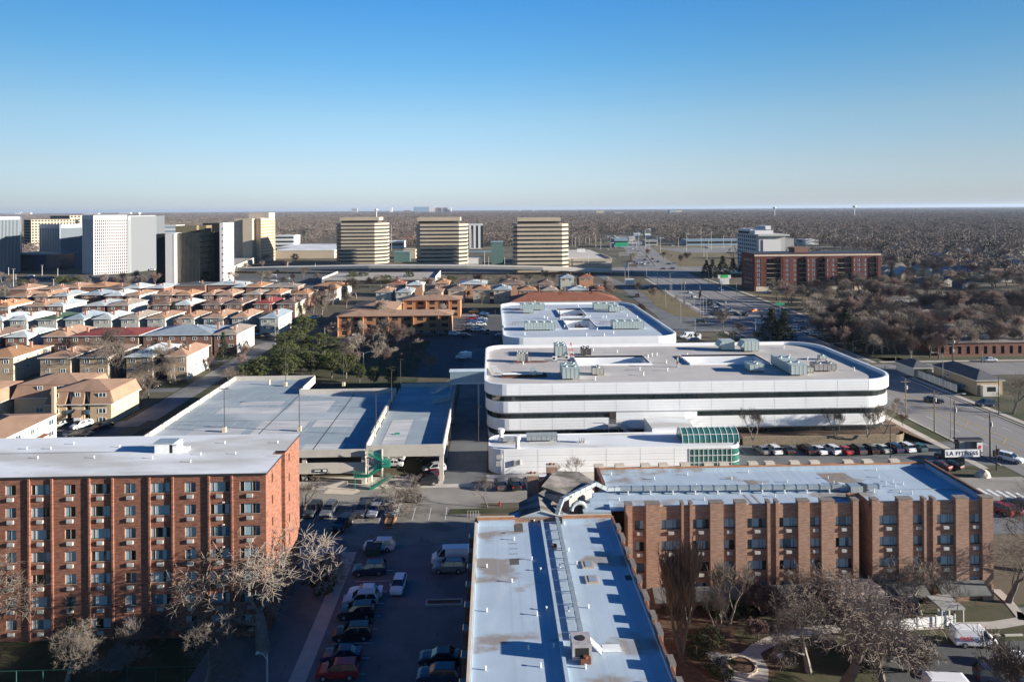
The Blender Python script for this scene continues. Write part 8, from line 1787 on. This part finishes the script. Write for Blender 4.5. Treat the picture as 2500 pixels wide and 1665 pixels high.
# wires along the avenue
def wire(p, q, sag=.8, n=8):
    mb = MB(); p = Vector(p); q = Vector(q); L_ = []
    for i in range(n+1): t = i/n; v = p.lerp(q, t); v.z -= sag*4*t*(1-t); L_.append(v)
    for a, b in zip(L_, L_[1:]): mb.tube(a, b, .025, .025, 3)
    return mb
ups = [((1372,735),415),((1605,855),510),((2060,1075),700)]
tops = []
for (a, b), t in ups: px, py = a4(a, b); x, y = at(px, py); tops.append((x, y, onY(px, 800+t/3.336, y)[1]))
px, py = a4(1202, 365); x, y = at(px, py); tops = [(x, y, onY(px, 800+305/3.336, y)[1])]+tops
for k in range(3):
    mb = MB()
    for p, q in zip(tops, tops[1:]): w3 = wire((p[0]+(k-1)*.8,p[1],p[2]-.6-.0*k),(q[0]+(k-1)*.8,q[1],q[2]-.6)); mb.add(w3.v, w3.f)
    T(mb.build('overhead_wire', metal_d), ['outer','middle','inner'][k]+' overhead wire strung between the avenue poles', 'wire')
# fitness sign, shelter, boulder
x, y = at(2343, 1142, 0); zt1 = onY(2346, 1097, y)[1]; zt0 = onY(2346, 1114, y)[1]
fs = thing('fitness_sign', 'white LA FITNESS sign on a dark column beside the avenue', 'sign', (x, y, 0)); wd = onY(2388, 1100, y)[0]-onY(2304, 1100, y)[0]; cx_ = onY(2346,1100,y)[0]-x
MB().box(-.55,.75,-.4,.4,0,zt0+.0).build('column', metal_d, fs); MB().box(cx_-wd/2-.3,cx_+wd/2+.3,-.35,.35,zt0-.0,zt1+.05).build('frame', metal_d, fs); MB().box(cx_-wd/2,cx_+wd/2,-.42,-.351,zt0+.03,zt1+.12).build('panel', white_m, fs)
lt = text_mesh('lettering', 'LA FITNESS', (zt1-zt0)*.78, navy, fs, (cx_, -.44, (zt0+zt1)/2+.06), spacing=1.2, bold=.015); lt.scale[0] = wd*.9/max(lt.dimensions.x, .1); MB().box(cx_-wd*.195,cx_-wd*.19,-.43,-.421,zt0+.3,zt1-.2).build('divider', metal_l, fs)
x, y = at(*a4(1880, 1010)); bs_ = thing('bus_shelter', 'bus shelter with curved black roof and advert panel beside the avenue', 'shelter', (x, y, 0))
MB().box(-2.4,-2.3,-.7,.7,0,2.5).box(2.3,2.4,-.7,.7,0,2.5).box(-2.4,2.4,.6,.7,0,.3).box(-2.4,2.4,.6,.7,2.3,2.5).box(-.05,.05,.6,.7,0,2.5).build('frame', metal_d, bs_); MB().quad((-2.3,.65,.3),(2.3,.65,.3),(2.3,.65,2.3),(-2.3,.65,2.3)).build('glass', M('clear glass pane', (.35,.38,.38), .1, 0), bs_)
mb = MB()
for k in range(6): t0, t1 = pi*k/6, pi*(k+1)/6; mb.quad((-2.7,-1.0*cos(t0),2.5+.5*sin(t0)),(2.7,-1.0*cos(t0),2.5+.5*sin(t0)),(2.7,-1.0*cos(t1),2.5+.5*sin(t1)),(-2.7,-1.0*cos(t1),2.5+.5*sin(t1)))
mb.build('roof', metal_d, bs_); pn2 = MB().box(1.3,2.5,-.9,-.75,.3,2.2).build('advert_panel', wh, bs_); MB().tube((1.9,-.901,1.3),(1.9,-.92,1.3),.35,.35,12,cap=True).build('advert_disc', redl, pn2)
import bmesh
def rock(name, label, x, y, sx, sy, sz, mat):
    bm = bmesh.new(); bmesh.ops.create_icosphere(bm, subdivisions=2, radius=1); rn2 = random.Random(int(x*7+y))
    for v in bm.verts: k = 1+rn2.uniform(-.13, .13); v.co = Vector((v.co.x*sx*k, v.co.y*sy*k, max(-.2, v.co.z)*sz*k))
    me = bpy.data.meshes.new(name); bm.to_mesh(me); bm.free(); me.materials.append(mat); return T(O(name, me, None, (x, y, 0)), label, 'rock')
x, y = at(*a4(1998, 1212)); rock('boulder', 'big pale boulder on the grass at the street corner', x, y, 1.35, 1.0, 1.45, stone)
x, y = at(1904, 1602); rock('garden_rock', 'small white rock in the mulch beside the garden path', x, y, .35, .25, .35, white_m)
# gantries and highway signs
x, y = at(1517, 606); zz = onY(1517, 592, y)[1]; z0_ = onY(1517, 602, y)[1]
sg = thing('highway_sign', 'green highway sign on a gantry far up the road', 'sign', (x, y, 0)); MB().box(-8,8,-.2,.2,z0_,zz).build('panel', MATS['sign green'], sg); MB().box(-14,-13.4,0,.5,0,zz).box(20,20.6,0,.5,0,zz).box(-14,20.6,.1,.5,zz-1,zz-.3).build('gantry', steel_w, sg)
x0, y = at(1513, 628); x1 = at(1570, 628)[0]; zz = onY(1540, 616, y)[1]; z0_ = onY(1540, 624, y)[1]
gt_ = thing('lattice_gantry', 'long steel lattice gantry spanning the highway before the far junction', 'gantry', (0, 0, 0)); mb = MB().box(x0,x1,y,y+.4,z0_,z0_+.5).box(x0,x1,y,y+.4,zz-.5,zz)
n = 14
for i in range(n): xa, xb = x0+(x1-x0)*i/n, x0+(x1-x0)*(i+1)/n; mb.bar((xa,y+.2,z0_),(xb,y+.2,zz),.35,.35).bar((xb,y+.2,z0_),(xa,y+.2,zz),.3,.3)
mb.build('lattice', steel, gt_); MB().box(x0-.5,x0,y,y+.8,0,zz).box(x1,x1+.5,y,y+.8,0,zz).build('leg', steel, gt_)
x, y = at(1768, 694); tw = thing('hotel_sign', 'white hotel pylon sign with green emblem by the firs', 'sign', (x, y, 0)); zh = onY(1768, 672, y)[1]
MB().box(-3.2,3.2,-.8,.8,0,zh*.62).box(-4.4,4.4,-.8,.8,zh*.62,zh).build('pylon', wh, tw); MB().box(-2.4,2.4,-.9,-.81,zh*.72,zh*1.05).build('emblem', M('emblem green', (.05,.42,.10), .5, 0), tw)
x, y = at(1537, 697); bx_ = thing('billboard', 'white pylon panel left of the triangular lawn', 'billboard', (x, y, 0)); zh = onY(1537, 684, y)[1]; MB().box(-2.9,2.9,-.3,.3,zh*.2,zh+1).build('panel', wh, bx_); MB().box(-.2,.2,-.1,.1,0,zh*.2).build('post', steel, bx_)
x, y = at(1527, 665); bx_ = thing('billboard', 'narrow tall white banner panel on a pole left of the highway', 'billboard', (x, y, 0)); zh = onY(1527, 643, y)[1]; MB().box(-1.4,1.4,-.3,.3,zh*.5,zh).build('panel', wh, bx_); MB().box(-.2,.2,-.1,.1,0,zh*.5).build('post', steel, bx_)
# small things in the lots
x, y = at(912, 1352, .03); dm = thing('dumpster', 'green dumpster behind the white SUV in the shaded car park', 'dumpster', (x, y, 0)); MB().add([(-1,-.8,.1),(1,-.8,.1),(1,.8,.1),(-1,.8,.1),(-1.1,-.9,1.3),(1.1,-.9,1.3),(1.1,.9,1.5),(-1.1,.9,1.5)], [(0,1,5,4),(1,2,6,5),(2,3,7,6),(3,0,4,7)]).build('body', M('dumpster green', (.03,.09,.07), .6, .1), dm); MB().quad((-1.12,-.92,1.31),(1.12,-.92,1.31),(1.12,.92,1.52),(-1.12,.92,1.52)).build('lid', metal_d, dm)
def planter(px0, px1, py0, py1, label, kerb=brick_orange):
    a = at(px0, py1); b = at(px1, py0); r = thing('planter_island', label, 'planter', (0,0,0)); mb = MB(); x0, y0, x1, y1 = a[0], a[1], b[0], b[1]
    mb.box(x0,x1,y0,y0+.25,0,.25).box(x0,x1,y1-.25,y1,0,.25).box(x0,x0+.25,y0+.25,y1-.25,0,.25).box(x1-.25,x1,y0+.25,y1-.25,0,.25).build('kerb', kerb, r); MB().rect(x0+.2,x1-.2,y0+.2,y1-.2,.18).build('soil', mulch, r)
planter(934, 968, 1260, 1291, 'brick-edged planter island round the bare tree in the car park'); planter(1038, 1130, 1464, 1481, 'dark planter island before the near wing in the right row', concrete)
gp = at(795,1210); struct('gravel_patch', MB().poly([at(*p) for p in [(790,1205),(802,1188),(860,1182),(880,1200),(860,1208)]], .06), stone)
x0 = at(745,1262)[0]; x1 = at(930,1262)[0]; yy = at(840,1262)[1]; T(MB().box(x0,x1,yy,yy+.2,0,.14).build('wheel_stop', concrete_l), 'low concrete wheel stop below the row of cars at the top of the car park', 'wheel stop')
yf = at(1180,1262)[1]
fr_ = thing('chain_fence', 'low galvanised fence left of the near wing by the access street', 'fence', (0,0,0)); xa, xb = at(1142,1262)[0], -2.6; mb = MB().tube((xa,yf,1.1),(xb,yf,1.1),.03,.03,4)
for i in range(5): x = xa+(xb-xa)*i/4; mb.tube((x,yf,0),(x,yf,1.15),.04,.04,5)
mb.build('rail', steel, fr_)
x, y = at(1220, 1234); hd = thing('fire_hydrant', 'red fire hydrant on the verge right of the lone small tree', 'fire hydrant', (x, y, 0)); MB().tube((0,0,0),(0,0,.6),.16,.14,8).tube((0,0,.6),(0,0,.78),.15,.05,8,cap=True).tube((-.26,0,.45),(.26,0,.45),.07,.07,6,cap=True).build('body', MATS['car paint red'], hd)
struct('verge', MB().poly([at(*p) for p in [(1100,1243),(1290,1240),(1290,1250),(1095,1256)]], .07), grass)
# white vinyl fence and shed roof at the lower right
e5 = lambda x, y: (2040+x/5.12, 1380+y/5.12)
a = at(*e5(560,822)); b = at(*e5(1490,745)); c = at(*e5(1420,700)); d = at(*e5(1290,575))
vf = thing('vinyl_fence', 'white vinyl privacy fence in front of the right wing', 'fence', (0,0,0)); zt_ = onY(*e5(1490,618), b[1])[1]
for p, q in ((a, b), (c, (c[0]-1.2, 84.2))):
    P_, Q_ = Vector((*p, zt_/2)), Vector((*q, zt_/2)); MB().bar(P_, Q_, .08, zt_).build('panel', white_m, vf); n = max(2, int((Q_-P_).length/2.4))
    for i in range(n+1): v = P_.lerp(Q_, i/n); MB().box(v.x-.09,v.x+.09,v.y-.09,v.y+.09,0,zt_+.12).build('post', white_m, vf)
x, y = at(*e5(1430,500), 2.4); sh = thing('shed_canopy', 'small grey roofed canopy before the end of the right wing', 'canopy', (x, y, 0)); MB().box(-1.6,1.4,-.8,2.2,2.3,2.5).build('roof', M('pale shingle', (.33,.32,.30), .9, .1, 2), sh); MB().box(1.2,1.3,-.7,-.6,0,2.3).box(-1.5,-1.4,-.7,-.6,0,2.3).build('post', white_m, sh)
# garden: paths, beds, ring planter
g5 = lambda x, y: (1640+x/5.502, 1380+y/5.502)
bed = [at(*g5(*p)) for p in [(-300,1700),(-300,620),(1150,620),(1150,720),(880,800),(880,1000),(1150,1100),(1280,1060),(1500,1100),(1500,1330),(1300,1568),(1300,1750)]]
struct('planting_bed', MB().poly(bed, .045), mulch)
def walk(pts, w_): 
    mb = MB(); Q = [Vector((*at(*p), 0)) for p in pts]
    for i in range(len(Q)-1):
        d0 = (Q[min(i+1,len(Q)-1)]-Q[max(i-1,0)]).normalized(); d1 = (Q[min(i+2,len(Q)-1)]-Q[i]).normalized(); n0 = Vector((-d0.y,d0.x,0))*w_/2; n1 = Vector((-d1.y,d1.x,0))*w_/2
        mb.add([(*(Q[i]-n0)[:2],.06),(*(Q[i]+n0)[:2],.06),(*(Q[i+1]+n1)[:2],.06),(*(Q[i+1]-n1)[:2],.06)], [(3,2,1,0)])
    return mb
struct('garden_path', walk([g5(*p) for p in [(3600,800),(3000,830),(2300,838),(1900,880),(1600,930),(1350,1010),(1150,1110),(1000,1240)]], 1.6), walk_m)
struct('garden_plaza', MB().poly([at(*g5(*p)) for p in [(420,1150),(600,1165),(720,1200),(1000,1170),(1200,1200),(1300,1400),(1290,1800),(740,1800),(700,1500),(600,1350)]], .064), walk_m)
cx0_, cy0_ = at(*g5(940,1370)); rp_l = thing('ring_planter', 'round stone-edged planter in the middle of the garden plaza', 'planter', (cx0_, cy0_, 0)); mb = MB(); n = 20
for i in range(n):
    t0, t1 = 2*pi*i/n, 2*pi*(i+1)/n-.04
    mb.prism([(1.45*cos(t0),1.45*sin(t0)),(1.7*cos(t0),1.7*sin(t0)),(1.7*cos(t1),1.7*sin(t1)),(1.45*cos(t1),1.45*sin(t1))], 0, .35)
mb.build('kerb_stones', stone, rp_l); MB().prism([(1.44*cos(2*pi*i/n),1.44*sin(2*pi*i/n)) for i in range(n)], .07, .26).build('soil', mulch, rp_l)
struct('garden_path', walk([e5(*p) for p in [(1490,760),(2000,750),(2355,690),(2355,600)]], 1.5), walk_m); struct('garden_path', walk([e5(*p) for p in [(2355,690),(2250,560),(2150,440),(2000,300)]], 1.2), walk_m)
struct('parking_lot', MB().poly([at(*p) for p in [(2150,1580),(2700,1555),(2900,1900),(2150,1900)]], .035), asphalt)
for i, px in enumerate((2420, 2475)): x, y = at(px, 1552); T(MB().box(x-1.1,x+1.1,y-.1,y+.12,.04,.2).build('wheel_stop', concrete_l), ('left' if i == 0 else 'right')+' pale wheel stop beside the lettered van', 'wheel stop')
# green fence bottom left
tf = thing('court_fence', 'green wire court fence at the bottom left corner', 'fence', (0,0,0)); yq = at(150,1690)[1]; zt_ = onY(150, 1634, yq)[1]
mb = MB(); xa, xb = onY(-40,1650,yq)[0], onY(560,1650,yq)[0]; mb.tube((xa,yq,zt_),(xb,yq,zt_),.03,.03,4).tube((xa,yq,.1),(xb,yq,.1),.02,.02,4)
fence_g = M('dull green fence', (.02,.09,.075), .6, .1)
mb.build('rail', fence_g, tf)
for px in (40,105,172,240,310,380,450,520): x = onY(px,1650,yq)[0]; MB().tube((x,yq,0),(x,yq,zt_),.045,.045,5).build('post', fence_g, tf)
# ---------------------------------------------------------------- air
hz = MB().box(-31000, 31000, -210, 40000, -1.2, 118).build('haze', [])
m = bpy.data.materials.new('haze air'); m.use_nodes = True; t = m.node_tree
for n_ in list(t.nodes):
    if n_.type == 'BSDF_PRINCIPLED': t.nodes.remove(n_)
pv = t.nodes.new('ShaderNodeVolumePrincipled'); pv.inputs['Color'].default_value = (.55, .68, .88, 1); pv.inputs['Density'].default_value = 3e-5; pv.inputs['Anisotropy'].default_value = .2
t.links.new(pv.outputs[0], t.nodes['Material Output'].inputs['Volume']); hz.data.materials.append(m)
hz['kind'] = 'stuff'; hz['label'] = 'thin pale haze in the air over the plain'
